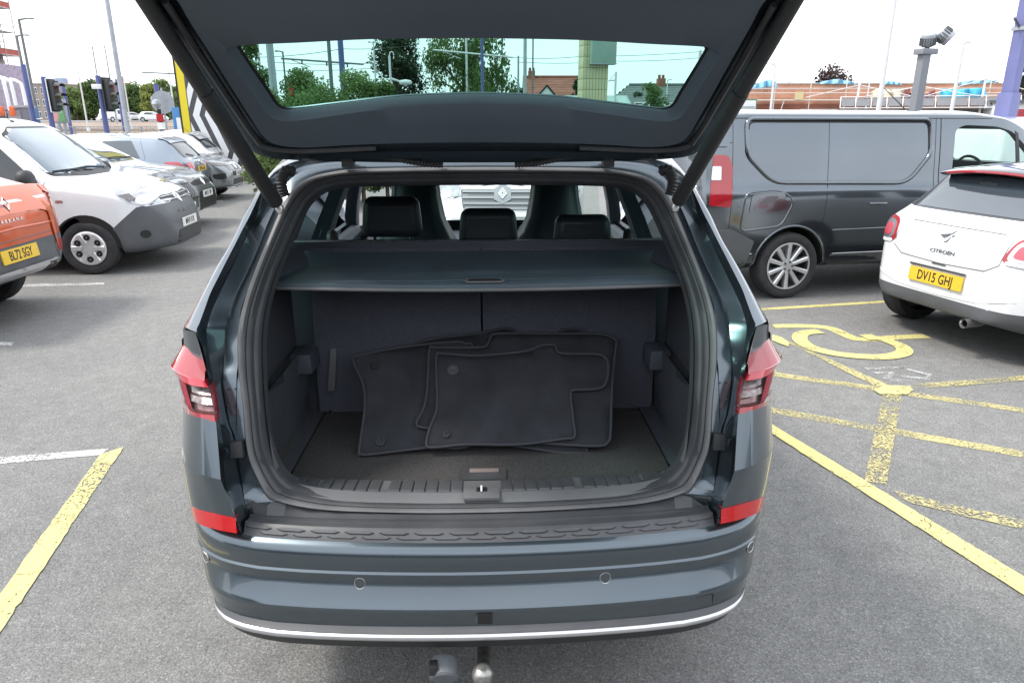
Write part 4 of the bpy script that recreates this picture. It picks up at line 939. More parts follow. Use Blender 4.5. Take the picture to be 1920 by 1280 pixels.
        if text: lettering(text, .108, .0006, 'plate_lettering', inkm or K['ink'], o, fm @ Matrix.Translation((0, -.003, .0012)), .74, bold=.0012)
        for q in (-.235, .235):
            mb = MB(); mb.lathe([(.006, 0), (.005, .003), (0, .0035)], 8, fm @ Matrix.Translation((q*w/.52, 0, 0))); mb.build('plate_screw', m, o)
        return o
    def mirror(s, x, z, m, size=(.12, .20, .15), both=True):
        for sd in ((1, -1) if both else (-1,)):
            p, n = s.hit('L' if sd > 0 else 'R', x, z); c = p+Vector((-.03, sd*.13, .03))
            mb = MB(); a, b, h = size
            rows = []
            for t, k in ((-1, .55), (-.7, .9), (0, 1), (.6, .92), (.95, .6)):
                rows.append([(c.x+a*.5*t, c.y+b*.5*k*cos(q)*(1 if cos(q)*sd > 0 else .9), c.z+h*.5*k*(abs(sin(q))**.8)*(1 if sin(q) > 0 else -1)) for q in [2*pi*j/14 for j in range(14)]])
            mb.grid(rows, close_u=True); mb.face(rows[0]); mb.face(rows[-1])
            mb.tube([p, c+Vector((.01, -sd*.05, -.03))], .025, 8); mb.build('door_mirror', m, s.root, 60)
    def handle(s, side, x, z, m, w=.17):
        p, n = s.hit(side, x, z); sd = -1 if side == 'R' else 1
        mb = MB(); mb.tube([(x-w/2, p.y-sd*.003, z), (x-w*.35, p.y+sd*.022, z), (x+w*.35, p.y+sd*.022, z), (x+w/2, p.y-sd*.003, z)], .013, 8); mb.build('door_handle', m, s.root, 60)
    def wiper(s, P, side='F'):
        Q = [s.hit(side, a, b) for a, b in P]; mb = MB(); mb.tube([p+n*.02 for p, n in Q], .009, 6); mb.build('wiper', K['black_plastic'], s.root)
    def aerial(s, x, y, ln=.22, lean=-.6, m=None):
        p, n = s.hit('T', x, y); mb = MB(); mb.lathe([(.028, -.01), (.022, .01), (.008, .02)], 10, Matrix.Translation(p)); mb.tube([p, p+Vector((lean*ln, 0, ln*sqrt(max(.1, 1-lean*lean)))) ], [.006, .0035], 6); mb.build('aerial', m or K['black_plastic'], s.root)
    def badge(s, side, y, z, h, m=None, w=.72, thick=.012, double=False):
        """an upright diamond badge"""
        p, n = s.hit(side, y, z); dr = -1 if side == 'B' else 1; fm = frame(p+n*.006, (0, dr, 0), n.cross(Vector((0, dr, 0))) if n.cross(Vector((0, dr, 0))).z > 0 else -n.cross(Vector((0, dr, 0))))
        a, b = h*w/2, h/2; t = .3
        for k, (sc, in_) in enumerate(((1, .66), (.56, .24)) if double else ((1, .42),)):
            mb = MB(); o4 = [(0, b*sc), (a*sc, 0), (0, -b*sc), (-a*sc, 0)]; i4 = [(x_*in_/sc, y_*in_/sc) for x_, y_ in o4]
            for i in range(4):
                j = (i+1) % 4; o1, o2, i1, i2 = o4[i], o4[j], i4[i], i4[j]
                m1 = ((o1[0]+i1[0])/2, (o1[1]+i1[1])/2); m2_ = ((o2[0]+i2[0])/2, (o2[1]+i2[1])/2); T = lambda q, d: fm @ Vector((q[0], q[1], d))
                mb.face([T(o1, 0), T(o2, 0), T(m2_, thick), T(m1, thick)]); mb.face([T(m1, thick), T(m2_, thick), T(i2, 0), T(i1, 0)])
            mb.build('badge', m or K['chrome'], s.root, 10)
    def word(s, side, y, z, text, size, m, sx=1., gap=None):
        p, n = s.hit(side, y, z); dr = -1 if side == 'B' else 1
        fm = frame(p+n*.006, (0, dr, 0), Vector((0, 0, 1))-n*n.z)
        lettering(text, size, .002, 'lettering', m, s.root, fm, sx)
WHEELS = {}
def wheel(r, w, style, parent):
    key = (r, w, style)
    if key in WHEELS:
        return copy_tree(WHEELS[key], parent)
    A = Matrix.Rotation(pi/2, 4, 'X')                # lathe axis along -y (outward on the right side)
    rr = r*(.715 if style != 'cap' else .66)
    mb = MB(); mb.lathe([(rr*.96, -w*.45), (rr*1.03, -w*.5), (r*.93, -w*.5), (r*.985, -w*.38), (r, -w*.22), (r, w*.22), (r*.985, w*.38), (r*.955, w*.47), (r*.90, w*.505), (rr*1.14, w*.50), (rr*1.03, w*.46), (rr*.97, w*.40)], 48, A)
    for k in range(4):
        q = w*(-.27+.18*k); mb.lathe([(r*1.001, q-.004), (r*.988, q), (r*1.001, q+.004)], 48, A)
    t = mb.build('wheel', K['tyre'], parent, 32)
    mb = MB(); mb.lathe([(rr, w*.46), (rr*.985, w*.475), (rr*.93, w*.46), (rr*.90, w*.36), (rr*.9, -w*.1), (0, -w*.1)], 40, A); mb.build('rim_barrel', K['well'] if style == 'none' else K['ink_grey'], t)
    mb = MB()
    def P(a, rad, h): return A @ Vector((rad*cos(a), rad*sin(a), h))
    if style == 'cap':                                # pressed wheel trim: disc with six dark bolt holes
        mb.lathe([(rr*.985, w*.44), (rr*.93, w*.50), (rr*.80, w*.52), (rr*.42, w*.47), (rr*.30, w*.485), (0, w*.49)], 48, A)
        mb.build('rim', K['alloy'], t, 50)
        for k in range(6):
            a = 2*pi*k/6+pi/2
            h = MB(); c = P(a, rr*.63, w*.505)
            h.lathe([(rr*.175, -.002), (rr*.165, .008), (rr*.14, .003), (0, .002)], 16, A.copy() @ Matrix.Translation((rr*.63*cos(a), rr*.63*sin(a), w*.503))); h.build('bolt_hole', K['well'], t)
            h = MB(); h.lathe([(rr*.055, 0), (rr*.05, .010), (0, .011)], 6, A @ Matrix.Translation((rr*.63*cos(a), rr*.63*sin(a), w*.505))); h.build('wheel_bolt', K['steel'], t)
            h = MB(); b = a+pi/6
            h.grid([[P(b-.20, rr*.88, w*.515), P(b-.13, rr*.88, w*.56), P(b+.13, rr*.88, w*.56), P(b+.20, rr*.88, w*.515)], [P(b-.42, rr*.34, w*.47), P(b-.30, rr*.34, w*.52), P(b+.30, rr*.34, w*.52), P(b+.42, rr*.34, w*.47)]]); h.build('trim_spoke', K['alloy'], t)
    else:
        n, wid, tip = {'five': (5, .20, .34), 'ten': (10, .125, .125), 'seven': (7, .12, .2)}[style]
        mb.lathe([(rr*1.0, w*.46), (rr*.985, w*.49), (rr*.93, w*.485), (rr*.92, w*.40)], 48, A)
        mb.lathe([(rr*.30, w*.30), (rr*.29, w*.41), (rr*.2, w*.44), (0, w*.44)], 24, A)
        for k in range(n):
            a = 2*pi*k/n+pi/2
            def S_(rad, da, h): return P(a+da*wid/ max(rad/rr, .2)*.6, rad, h)
            rows = []
            for rad, h in ((rr*.22, w*.43), (rr*.5, w*.45), (rr*.94, w*.48)):
                f = wid*(1+.6*(rad/rr))/ (rad/rr)*.5
                rows.append([P(a-f, rad, h-w*.22), P(a-f, rad, h-.006), P(a-f*.55, rad, h+.004), P(a+f*.55, rad, h+.004), P(a+f, rad, h-.006), P(a+f, rad, h-w*.22)])
            mb.grid(rows)
        mb.build('rim', K['alloy'], t, 30)
        for k in range(5):
            a = 2*pi*k/5; h = MB(); h.lathe([(rr*.05, 0), (rr*.045, .012), (0, .012)], 6, A @ Matrix.Translation((rr*.19*cos(a), rr*.19*sin(a), w*.44))); h.build('wheel_bolt', K['ink_grey'], t)
    WHEELS[key] = t
    return t
# ---- body shapes (metres; x from the tail forward)
HATCH = dict(L=4.06, W=1.76, r=.31, xr=.66, xf=3.24, top=[(0, .82), (.05, .96), (.14, 1.0), (.34, 1.24), (.50, 1.40), (.66, 1.44), (1.5, 1.475), (2.1, 1.43), (2.9, 1.02), (3.05, .98), (3.6, .87), (3.9, .74), (4.06, .58)],
    bot=[(0, .34), (.3, .24), (3.6, .22), (4.06, .30)], sh=[(0, .72), (.14, .93), (.6, .96), (2.9, .90), (3.6, .80), (4.06, .48)],
    ws=[(0, .56), (.08, .72), (.28, .83), (.8, .88), (3.2, .875), (3.6, .83), (3.88, .70), (4.06, .48)], wt=[(0, .46), (.14, .60), (.5, .56), (1.5, .585), (2.1, .57), (2.9, .66), (3.1, .70), (3.6, .62), (4.06, .36)])
SUVS = dict(L=4.50, W=1.84, r=.355, xr=.86, xf=3.56, top=[(0, .92), (.05, 1.08), (.14, 1.14), (.36, 1.42), (.52, 1.58), (.7, 1.62), (1.7, 1.66), (2.35, 1.61), (3.2, 1.14), (3.35, 1.10), (4.0, 1.02), (4.36, .90), (4.50, .70)],
    bot=[(0, .42), (.3, .30), (4.0, .28), (4.50, .36)], sh=[(0, .82), (.14, 1.06), (.6, 1.08), (3.2, 1.02), (4.0, .94), (4.5, .6)],
    ws=[(0, .62), (.08, .78), (.28, .88), (.9, .92), (3.6, .915), (4.1, .86), (4.36, .72), (4.5, .52)], wt=[(0, .52), (.14, .66), (.5, .60), (1.7, .63), (2.35, .61), (3.2, .70), (3.4, .76), (4.0, .70), (4.5, .42)])
def mod(b, **k): d = dict(b); d.update(k); return d
def win_side(c, polys, m, th=.004):
    for sd in 'RL':
        for p in polys: c.D('side_window', sd, p, m, .003, .12)
def screen(c, pts, m, name='windscreen', side='F', off=.004): return c.D(name, side, pts, m, off, .07)

HD_L = radians(6)
# ---------------------------------------------------------------- white delivery van on the left
KANG = dict(L=4.30, W=1.83, r=.318, xr=.71, xf=3.40, rim='cap', crease=.35,
    top=[(0, 1.0), (.03, 1.68), (.12, 1.78), (1.0, 1.83), (2.2, 1.80), (2.5, 1.72), (2.72, 1.55), (3.12, 1.155), (3.22, 1.13), (3.7, 1.06), (4.05, .95), (4.22, .80), (4.30, .62)],
    bot=[(0, .40), (.3, .26), (3.9, .22), (4.30, .28)], sh=[(0, .95), (.2, 1.05), (2.6, 1.05), (3.2, 1.03), (3.7, .96), (4.1, .80), (4.30, .52)],
    ws=[(0, .80), (.08, .86), (.5, .905), (3.4, .905), (3.8, .865), (4.05, .76), (4.2, .62), (4.30, .46)], wt=[(0, .70), (.1, .76), (2.2, .76), (2.5, .74), (3.1, .76), (3.3, .76), (3.8, .66), (4.1, .56), (4.30, .34)],
    regions=[('front_bumper', K['grey_bumper'], [((3.74, 0, .58), (.66, 0, -.75)), ((4.05, 0, .80), (.22, 0, -1)), ((3.62, 0, 0), (1, 0, 0))])])
kp = Vector((-4.99, 8.28)); kd = Vector((cos(HD_L), sin(HD_L))); kn = Vector((-sin(HD_L), cos(HD_L)))
k0 = kp-kd*3.46+kn*.905
c = Car('delivery_van', 'white compact delivery van with grey unpainted front bumper, nose towards the lane', 'van', k0, HD_L, KANG, K['white_paint'])
screen(c, rpoly([(-.74, 1.175), (-.35, 1.155), (.35, 1.155), (.74, 1.175), (.68, 1.60), (.40, 1.68), (-.40, 1.68), (-.68, 1.60)], .05), K['screen_glass'])
c.D('screen_border', 'F', rpoly([(-.78, 1.15), (-.35, 1.125), (.35, 1.125), (.78, 1.15), (.715, 1.62), (.42, 1.705), (-.42, 1.705), (-.715, 1.62)], .05), K['ink'], .001, .07)
win_side(c, [rpoly([(1.75, 1.08), (2.92, 1.08), (2.82, 1.22), (2.55, 1.50), (2.40, 1.58), (1.75, 1.62)], .05)], K['car_glass'])
for sd in 'RL':
    hl = c.D('headlight', sd, rpoly([(3.72, 1.025), (3.98, .985), (4.14, .885), (4.20, .79), (4.06, .785), (3.90, .84), (3.78, .93)], .02), K['clear_lens'], .010, .05)
    c.D('lamp_bowl', sd, [(4.04+.08*cos(a), .865+.055*sin(a)) for a in [2*pi*k/14 for k in range(14)]], K['satin'], .014, .05, hl)
    c.D('lamp_shadow', sd, rpoly([(3.80, .925), (3.91, .85), (3.97, .87), (3.89, .935)], .01), K['lamp_dark'], .013, .05, hl)
    c.D('fog_recess', sd, [(4.02+.055*cos(a), .46+.05*sin(a)) for a in [2*pi*k/14 for k in range(14)]], K['ink'], .004, .05)
    c.line('door_seam', sd, [(3.05, 1.16), (3.0, 1.0), (2.96, .7), (2.90, .45), (2.7, .30)], K['ink_grey'], .0035)
    c.line('door_seam', sd, [(1.68, 1.66), (1.66, .9), (1.66, .32)], K['ink_grey'], .0035)
    c.D('indicator', sd, rpoly([(3.13, .855), (3.21, .855), (3.21, .885), (3.13, .885)], .012), K['satin'], .006, .05)
    c.D('arch_edge', sd, [(3.40+.385*cos(a), .328+.385*sin(a)) for a in [pi*k/18-.1 for k in range(20)]]+[(3.40+.365*cos(a), .328+.365*sin(a)) for a in reversed([pi*k/18-.1 for k in range(20)])], K['ink'], .002, .1)
c.D('upper_grille', 'F', rpoly([(-.5, .80), (.5, .80), (.44, .88), (-.44, .88)], .02), K['black_plastic'], .006, .06)
for z in (.815, .862): c.line('grille_bar', 'F', [(-.45, z), (.45, z)], K['satin'], .009, .008)
c.badge('F', 0, .84, .21)
c.D('lower_grille', 'F', rpoly([(-.46, .305), (.46, .305), (.42, .455), (-.42, .455)], .02), K['ink'], .006, .06)
for k in range(4): c.line('grille_mesh', 'F', [(-.40, .335+.03*k), (.40, .335+.03*k)], K['grey_bumper'], .003, .006)
c.plate('F', 0, .53, 'MF69 XVL', K['plate_white'])
c.D('bumper_slot', 'F', rpoly([(-.58, .655), (.58, .655), (.55, .69), (-.55, .69)], .01), K['ink'], .003, .06)
c.mirror(2.93, 1.10, K['black_plastic'], (.16, .24, .22))
c.handle('R', 1.85, .98, K['black_plastic']); c.wiper([(.60, 1.165), (.1, 1.20), (-.45, 1.185)]); c.wiper([(.1, 1.16), (-.3, 1.19), (-.70, 1.19)])
c.aerial(2.35, 0, .20, -.75)
# ---------------------------------------------------------------- orange coupe SUV, tail towards the lane
ARK = mod(SUVS, L=4.57, W=1.83, r=.345, rim='seven', top=[(0, .88), (.04, 1.03), (.12, 1.10), (.34, 1.12), (.9, 1.38), (1.5, 1.54), (2.0, 1.57), (2.5, 1.52), (3.3, 1.10), (3.5, 1.06), (4.1, .99), (4.43, .88), (4.57, .68)], sh=[(0, .80), (.12, 1.0), (.34, 1.06), (1.0, 1.06), (3.2, 1.0), (4.0, .92), (4.57, .6)],
    ws=[(0, .66), (.07, .80), (.25, .88), (.9, .915), (3.6, .91), (4.1, .86), (4.4, .72), (4.57, .5)], wt=[(0, .60), (.12, .74), (.34, .74), (.9, .60), (2.0, .62), (2.5, .6), (3.3, .7), (4.0, .70), (4.57, .42)],
    regions=[('rear_bumper', K['grey_bumper'], [((.7, 0, 0), (-1, 0, 0)), ((0, 0, .66), (0, 0, -1))])])
HA = radians(183)
ac = Vector((-4.42, 6.22))                          # centre of its tail
ARKC = Car('coupe_suv', 'orange coupe SUV at the left edge with its tail and yellow plate towards the lane', 'car', ac, HA, ARK, K['orange_paint'])
c = ARKC; c.root.scale.z = 1.09
screen(c, rpoly([(-.62, 1.16), (.62, 1.16), (.50, 1.45), (-.50, 1.45)], .04), K['car_glass'], 'rear_window', 'B')
win_side(c, [rpoly([(.75, 1.10), (3.1, 1.06), (2.5, 1.44), (1.6, 1.47), (1.0, 1.30)], .05)], K['car_glass'])
tl = c.D('tail_light', 'B', rpoly([(-.80, .96), (.80, .96), (.78, 1.015), (-.78, 1.015)], .01), K['red_lens'], .010, .06)
c.D('light_bar', 'B', rpoly([(-.62, .985), (.62, .985), (.60, 1.005), (-.60, 1.005)], .005), K['satin'], .014, .06, tl)
for sd in 'RL': c.D('tail_light', sd, rpoly([(.04, .99), (.42, 1.01), (.40, 1.04), (.05, 1.05)], .01), K['red_lens'], .006, .05)
c.badge('B', 0, .98, .15); c.word('B', 0, .855, 'A R K A N A', .042, K['chrome'], 1.35)
c.line('tailgate_seam', 'B', [(-.70, .95), (-.60, .70), (.60, .70), (.70, .95)], K['ink_grey'], .004)
c.line('tailgate_crease', 'B', [(-.64, .775), (0, .79), (.64, .775)], K['orange_paint'], .010)
c.plate('B', 0, .585, 'BL72 SGY', K['plate_yellow'], tilt=.12)
c.D('diffuser', 'B', rpoly([(-.62, .37), (.62, .37), (.70, .43), (.5, .47), (.36, .41), (-.36, .41), (-.5, .47), (-.70, .43)], .02), K['satin'], .010, .06)
for y in (.52, -.52): c.D('exhaust_trim', 'B', rpoly([(y-.11, .385), (y+.11, .385), (y+.09, .445), (y-.09, .445)], .012), K['ink'], .020, .06)
for y in (.70, -.70): c.D('bumper_lamp', 'B', rpoly([(y-.03, .50), (y+.05, .52), (y+.05, .60), (y-.03, .62)], .01), K['reflector'] if y < 0 else K['red_lens'], .006, .05)
for y, sg in ((.66, 1), (-.66, -1)): c.line('bumper_crease', 'B', [(y, .66), (y-sg*.08, .52), (y-sg*.04, .47)], K['grey_bumper'], .012)
c.D('spoiler_lip', 'T', rpoly([(.02, -.72), (.13, -.74), (.13, .74), (.02, .72)], .02), K['orange_paint'], .016, .06)
# ---------------------------------------------------------------- the rest of the left row
def row_spot(front_px, y_px, z, L, half, hd=HD_L):
    """root position from where the middle of the nose (or tail) shows in the photo"""
    p = gp(front_px, y_px, z); d = Vector((cos(hd), sin(hd))); return Vector((p.x, p.y))-d*L
# grey SUV with the upright chrome grille (second from the white van)
SV2 = mod(SUVS, rim='five')
p = gp(352, 358, .74).xy+Vector((0, 0)); c = Car('parked_suv', 'dark blue grey SUV with upright slatted chrome grille, parked just beyond the white van', 'car', p-Vector((cos(HD_L), sin(HD_L)))*4.5, HD_L, SV2, K['suv_grey'])
scr = rpoly([(-.70, 1.20), (-.3, 1.17), (.3, 1.17), (.70, 1.20), (.60, 1.55), (-.60, 1.55)], .05)
screen(c, scr, K['screen_glass']); win_side(c, [rpoly([(.75, 1.12), (3.1, 1.08), (2.45, 1.50), (1.5, 1.55), (.9, 1.46)], .06)], K['shade_glass'])
for sd in 'RL':
    c.D('headlight', sd, rpoly([(3.88, .92), (4.28, .86), (4.36, .80), (4.20, .80)], .01), K['clear_lens'], .008, .05)
    c.line('roof_rail', 'T', [(.9, .56 if sd == 'L' else -.56), (2.4, .55 if sd == 'L' else -.55)], K['ink'], .016, .03)
    c.line('door_seam', sd, [(3.15, 1.06), (3.1, .6), (3.0, .35)], K['ink_grey'], .004)
c.D('grille', 'F', rpoly([(-.50, .60), (.50, .60), (.55, .84), (-.55, .84)], .03), K['ink'], .005, .06)
for k in range(13): c.line('grille_slat', 'F', [(-.45+.075*k, .62), (-.47+.078*k, .82)], K['grey_bar'], .008, .008)
c.badge('F', 0, .73, .16); c.plate('F', 0, .50, 'BT70 KJU', K['plate_white']); c.line('bonnet_crease', 'T', [(3.4, -.45), (4.2, -.33)], K['suv_grey'], .012); c.line('bonnet_crease', 'T', [(3.4, .45), (4.2, .33)], K['suv_grey'], .012)
c.wiper([(.55, 1.19), (-.1, 1.23), (-.55, 1.21)]); c.mirror(2.95, 1.08, K['suv_grey'], (.15, .22, .15))
# grey crossover with white front plate
CAP = mod(SUVS, L=4.23, xf=3.34, xr=.72, r=.34, W=1.80, rim='five', top=[(0, .92), (.05, 1.05), (.14, 1.10), (.36, 1.36), (.52, 1.50), (.7, 1.54), (1.6, 1.575), (2.2, 1.52), (2.95, 1.10), (3.1, 1.06), (3.75, .98), (4.10, .86), (4.23, .66)], sh=[(0, .82), (.14, 1.02), (.6, 1.04), (3.0, .98), (3.8, .88), (4.23, .58)], bot=[(0, .42), (.3, .28), (3.8, .26), (4.23, .32)],
    ws=[(0, .62), (.08, .78), (.28, .87), (.9, .90), (3.4, .895), (3.85, .84), (4.1, .71), (4.23, .52)], wt=[(0, .52), (.14, .66), (.5, .60), (1.6, .62), (2.2, .60), (2.95, .69), (3.2, .74), (3.8, .68), (4.23, .42)],
    regions=[('lower_bumper', K['black_plastic'], [((3.4, 0, 0), (1, 0, 0)), ((0, 0, .40), (0, 0, -1))])])
p = gp(390, 368, .50).xy; c = Car('crossover_car', 'mid grey crossover with white front plate, third nose along the left row', 'car', p-Vector((cos(HD_L), sin(HD_L)))*4.23, HD_L, CAP, K['mid_grey'])
screen(c, rpoly([(-.68, 1.15), (-.3, 1.12), (.3, 1.12), (.68, 1.15), (.58, 1.47), (-.58, 1.47)], .05), K['screen_glass']); win_side(c, [rpoly([(.75, 1.08), (2.85, 1.04), (2.3, 1.42), (1.5, 1.47), (.9, 1.38)], .06)], K['shade_glass'])
for sd in 'RL': c.D('headlight', sd, rpoly([(3.62, .885), (4.02, .86), (4.16, .80), (4.12, .77), (3.95, .79)], .01), K['lamp_dark'], .008, .05)
c.D('grille', 'F', rpoly([(-.46, .72), (.46, .72), (.52, .80), (-.52, .80)], .02), K['ink'], .005, .06); c.badge('F', 0, .765, .15)
c.D('lower_grille', 'F', rpoly([(-.50, .36), (.50, .36), (.40, .62), (-.40, .62)], .03), K['ink'], .006, .06)
c.line('lower_lip', 'F', [(-.62, .32), (0, .31), (.62, .32)], K['satin'], .014, .006)
c.plate('F', 0, .565, 'MW21 YBP', K['plate_white']); c.wiper([(.55, 1.14), (-.1, 1.17), (-.55, 1.16)]); c.mirror(2.7, 1.04, K['black_plastic'], (.15, .22, .15))
for q in (-.36, .36): c.line('bonnet_crease', 'T', [(3.2, q), (3.95, q*.7)], K['mid_grey'], .012)
# silver blue hatchback, tail towards the lane
HB = radians(6)+pi
CL = mod(HATCH, rim='seven')
p = gp(379, 313, .80).xy; c = Car('hatchback', 'silver blue hatchback reversed in, red round tail lamp and yellow rear plate showing', 'car', p, HB, CL, K['pale_blue'])
screen(c, rpoly([(-.56, 1.02), (.56, 1.02), (.50, 1.36), (-.50, 1.36)], .07), K['car_glass'], 'rear_window', 'B')
win_side(c, [rpoly([(.95, 1.02), (1.75, 1.0), (1.72, 1.36), (1.15, 1.37)], .03), rpoly([(1.82, 1.0), (2.75, .97), (2.2, 1.33), (1.80, 1.36)], .03)], K['shade_glass'])
c.D('spoiler', 'T', rpoly([(.42, -.52), (.66, -.54), (.66, .54), (.42, .52)], .03), K['pale_blue'], .022, .06)
for sd, q in (('R', -1), ('L', 1)):
    c.D('tail_light', sd, rpoly([(.10, .83), (.20, .94), (.46, .95), (.52, .88), (.42, .80), (.2, .76)], .04), K['pale_red'], .010, .05)
    c.line('door_seam', sd, [(1.78, 1.40), (1.78, .35)], K['ink_grey'], .004); c.line('door_seam', sd, [(.98, 1.38), (.86, 1.05), (.96, .62)], K['ink_grey'], .004); c.handle(sd, 1.70, .86, K['pale_blue'])
c.D('tail_light', 'B', rpoly([(.44, .78), (.66, .80), (.68, .92), (.46, .93)], .04), K['pale_red'], .008, .05); c.D('tail_light', 'B', rpoly([(-.66, .80), (-.44, .78), (-.46, .93), (-.68, .92)], .04), K['pale_red'], .008, .05)
c.D('bumper_insert', 'B', rpoly([(-.6, .36), (.6, .36), (.5, .52), (-.5, .52)], .03), K['black_plastic'], .005, .06)
c.plate('B', 0, .78, 'BV66 LNE', K['plate_yellow']); c.badge('B', 0, .92, .11); c.aerial(.75, 0, .24, .75); c.wiper([(0, 1.03), (.3, 1.08)], 'B')
# grey electric SUV further along, nose towards the lane
ET = mod(SUVS, L=4.20, xf=3.42, xr=.72, r=.36, W=1.80, rim='seven', top=[(0, .88), (.05, 1.0), (.14, 1.06), (.40, 1.32), (.58, 1.44), (.8, 1.48), (1.6, 1.505), (2.2, 1.46), (3.0, 1.06), (3.15, 1.02), (3.75, .94), (4.07, .84), (4.20, .66)], sh=[(0, .80), (.14, 1.0), (.6, 1.0), (3.0, .95), (3.8, .86), (4.20, .58)], bot=[(0, .40), (.3, .24), (3.8, .22), (4.20, .28)], ws=CAP['ws'], wt=CAP['wt'],
    regions=[('lower_bumper', K['black_plastic'], [((3.4, 0, 0), (1, 0, 0)), ((0, 0, .30), (0, 0, -1))])])
for k_ in ('ws', 'wt'): ET[k_] = [(min(a, 4.19) if a < 4.2 else 4.20, b) for a, b in CAP[k_]][:-1]+[(4.20, CAP[k_][-1][1])]
p = gp(447, 332, .48).xy; c = Car('electric_suv', 'metallic grey electric SUV with angular black bumper intakes, nearest the yellow totem sign', 'car', p-Vector((cos(HD_L), sin(HD_L)))*4.2, HD_L, ET, K['mid_grey'])
screen(c, rpoly([(-.66, 1.10), (-.3, 1.08), (.3, 1.08), (.66, 1.10), (.56, 1.40), (-.56, 1.40)], .05), K['screen_glass']); win_side(c, [rpoly([(.75, 1.04), (2.85, 1.0), (2.3, 1.37), (1.5, 1.41), (.95, 1.34)], .06)], K['car_glass'])
for sd in 'RL':
    c.D('headlight', sd, rpoly([(3.60, .90), (3.95, .84), (4.12, .80), (4.10, .765), (3.95, .78), (3.75, .83)], .01), K['lamp_dark'], .008, .05)
    c.D('side_intake', sd, rpoly([(3.86, .60), (4.10, .62), (4.12, .50), (3.95, .48), (3.86, .52)], .02), K['ink'], .006, .05)
    c.line('wheel_trim', sd, [(3.42+.415*cos(a), .37+.415*sin(a)) for a in [pi*k/16 for k in range(17)]], K['ink'], .02)
c.D('grille', 'F', rpoly([(-.50, .66), (.50, .66), (.55, .79), (-.55, .79)], .02), K['lamp_dark'], .005, .06); c.badge('F', 0, .745, .15)
c.D('lower_grille', 'F', rpoly([(-.48, .34), (.48, .34), (.38, .47), (-.38, .47)], .02), K['ink'], .006, .06); c.D('lower_grille', 'F', rpoly([(-.36, .54), (.36, .54), (.40, .63), (-.40, .63)], .02), K['ink'], .006, .06)
c.plate('F', .1, .58, 'BG23 XHT', K['plate_white']); c.line('lower_lip', 'F', [(-.62, .29), (0, .28), (.62, .29)], K['satin'], .012, .006); c.mirror(2.7, 1.0, K['black_plastic'], (.15, .22, .15))
for q in (-.40, .40): c.line('bonnet_crease', 'T', [(3.25, q), (3.95, q*.75)], K['mid_grey'], .012)
# two pale cars beyond it, tails towards the lane
WH = mod(HATCH, rim='seven', W=1.78)
p = gp(412, 290, .85).xy; c = Car('silver_hatchback', 'silver hatchback with roof spoiler and dark rear screen, behind the grey electric SUV', 'car', p, HB, WH, K['silver_paint'])
screen(c, rpoly([(-.56, 1.04), (.56, 1.04), (.48, 1.34), (-.48, 1.34)], .07), K['car_glass'], 'rear_window', 'B'); win_side(c, [rpoly([(.95, 1.02), (2.75, .97), (2.2, 1.33), (1.15, 1.37)], .04)], K['shade_glass'])
c.D('spoiler', 'T', rpoly([(.36, -.50), (.62, -.54), (.62, .54), (.36, .50)], .03), K['silver_paint'], .05, .06); c.D('tail_light', 'B', rpoly([(-.70, .84), (.70, .84), (.70, .90), (-.70, .90)], .02), K['lamp_dark'], .008, .05)
for sd in 'RL': c.D('tail_light', sd, rpoly([(.08, .83), (.16, .91), (.44, .92), (.40, .85)], .02), K['red_lens'], .008, .05)
c.plate('B', 0, .60, '', K['plate_yellow']); c.aerial(.75, 0, .2, .7); c.wiper([(0, 1.05), (.3, 1.10)], 'B')
p = Vector((-8.75, 23.1)); c = Car('white_crossover', 'white crossover with upright red tail lamps, last car of the left row', 'car', p, HB, mod(CAP, regions=[], top=[(a, b-.06) for a, b in CAP['top']]), K['white_paint'])
screen(c, rpoly([(-.58, 1.06), (.58, 1.06), (.50, 1.38), (-.50, 1.38)], .07), K['car_glass'], 'rear_window', 'B'); win_side(c, [rpoly([(.75, 1.06), (2.8, 1.0), (2.3, 1.37), (1.5, 1.41), (.9, 1.34)], .06)], K['car_glass'])
for q in (1, -1): c.D('tail_light', 'B', rpoly([(q*.46, .84), (q*.72, .84), (q*.72, 1.0), (q*.50, 1.0)][::q], .03), K['red_lens'], .010, .05)
for sd in 'RL': c.D('tail_light', sd, rpoly([(.06, .86), (.30, .90), (.28, 1.0), (.08, 1.0)], .02), K['red_lens'], .010, .05)
c.D('bumper_insert', 'B', rpoly([(-.68, .36), (.68, .36), (.6, .58), (-.6, .58)], .03), K['ink'], .005, .06); c.plate('B', 0, .72, '', K['plate_yellow']); c.aerial(.8, 0, .2, .7)
# blue car glimpsed between strut and body
p = Vector((-5.9, 19.6))
gpb = gp(507, 322, .5)
c = Car('blue_hatchback', 'blue hatchback in the distance glimpsed between the left tailgate strut and the SUV body', 'car', (gpb.x-1.0, gpb.y+9.5), radians(95), mod(HATCH), K['blue_paint'])
screen(c, rpoly([(-.56, 1.02), (.56, 1.02), (.50, 1.36), (-.50, 1.36)], .07), K['screen_glass'], 'rear_window', 'B'); win_side(c, [rpoly([(.95, 1.02), (2.75, .97), (2.2, 1.33), (1.15, 1.37)], .04)], K['car_glass'])
for q in (1, -1): c.D('tail_light', 'B', rpoly([(q*.46, .80), (q*.68, .80), (q*.68, .96), (q*.48, .96)][::q], .03), K['red_lens'], .010, .05)
c.plate('B', 0, .62, '', K['plate_yellow'])

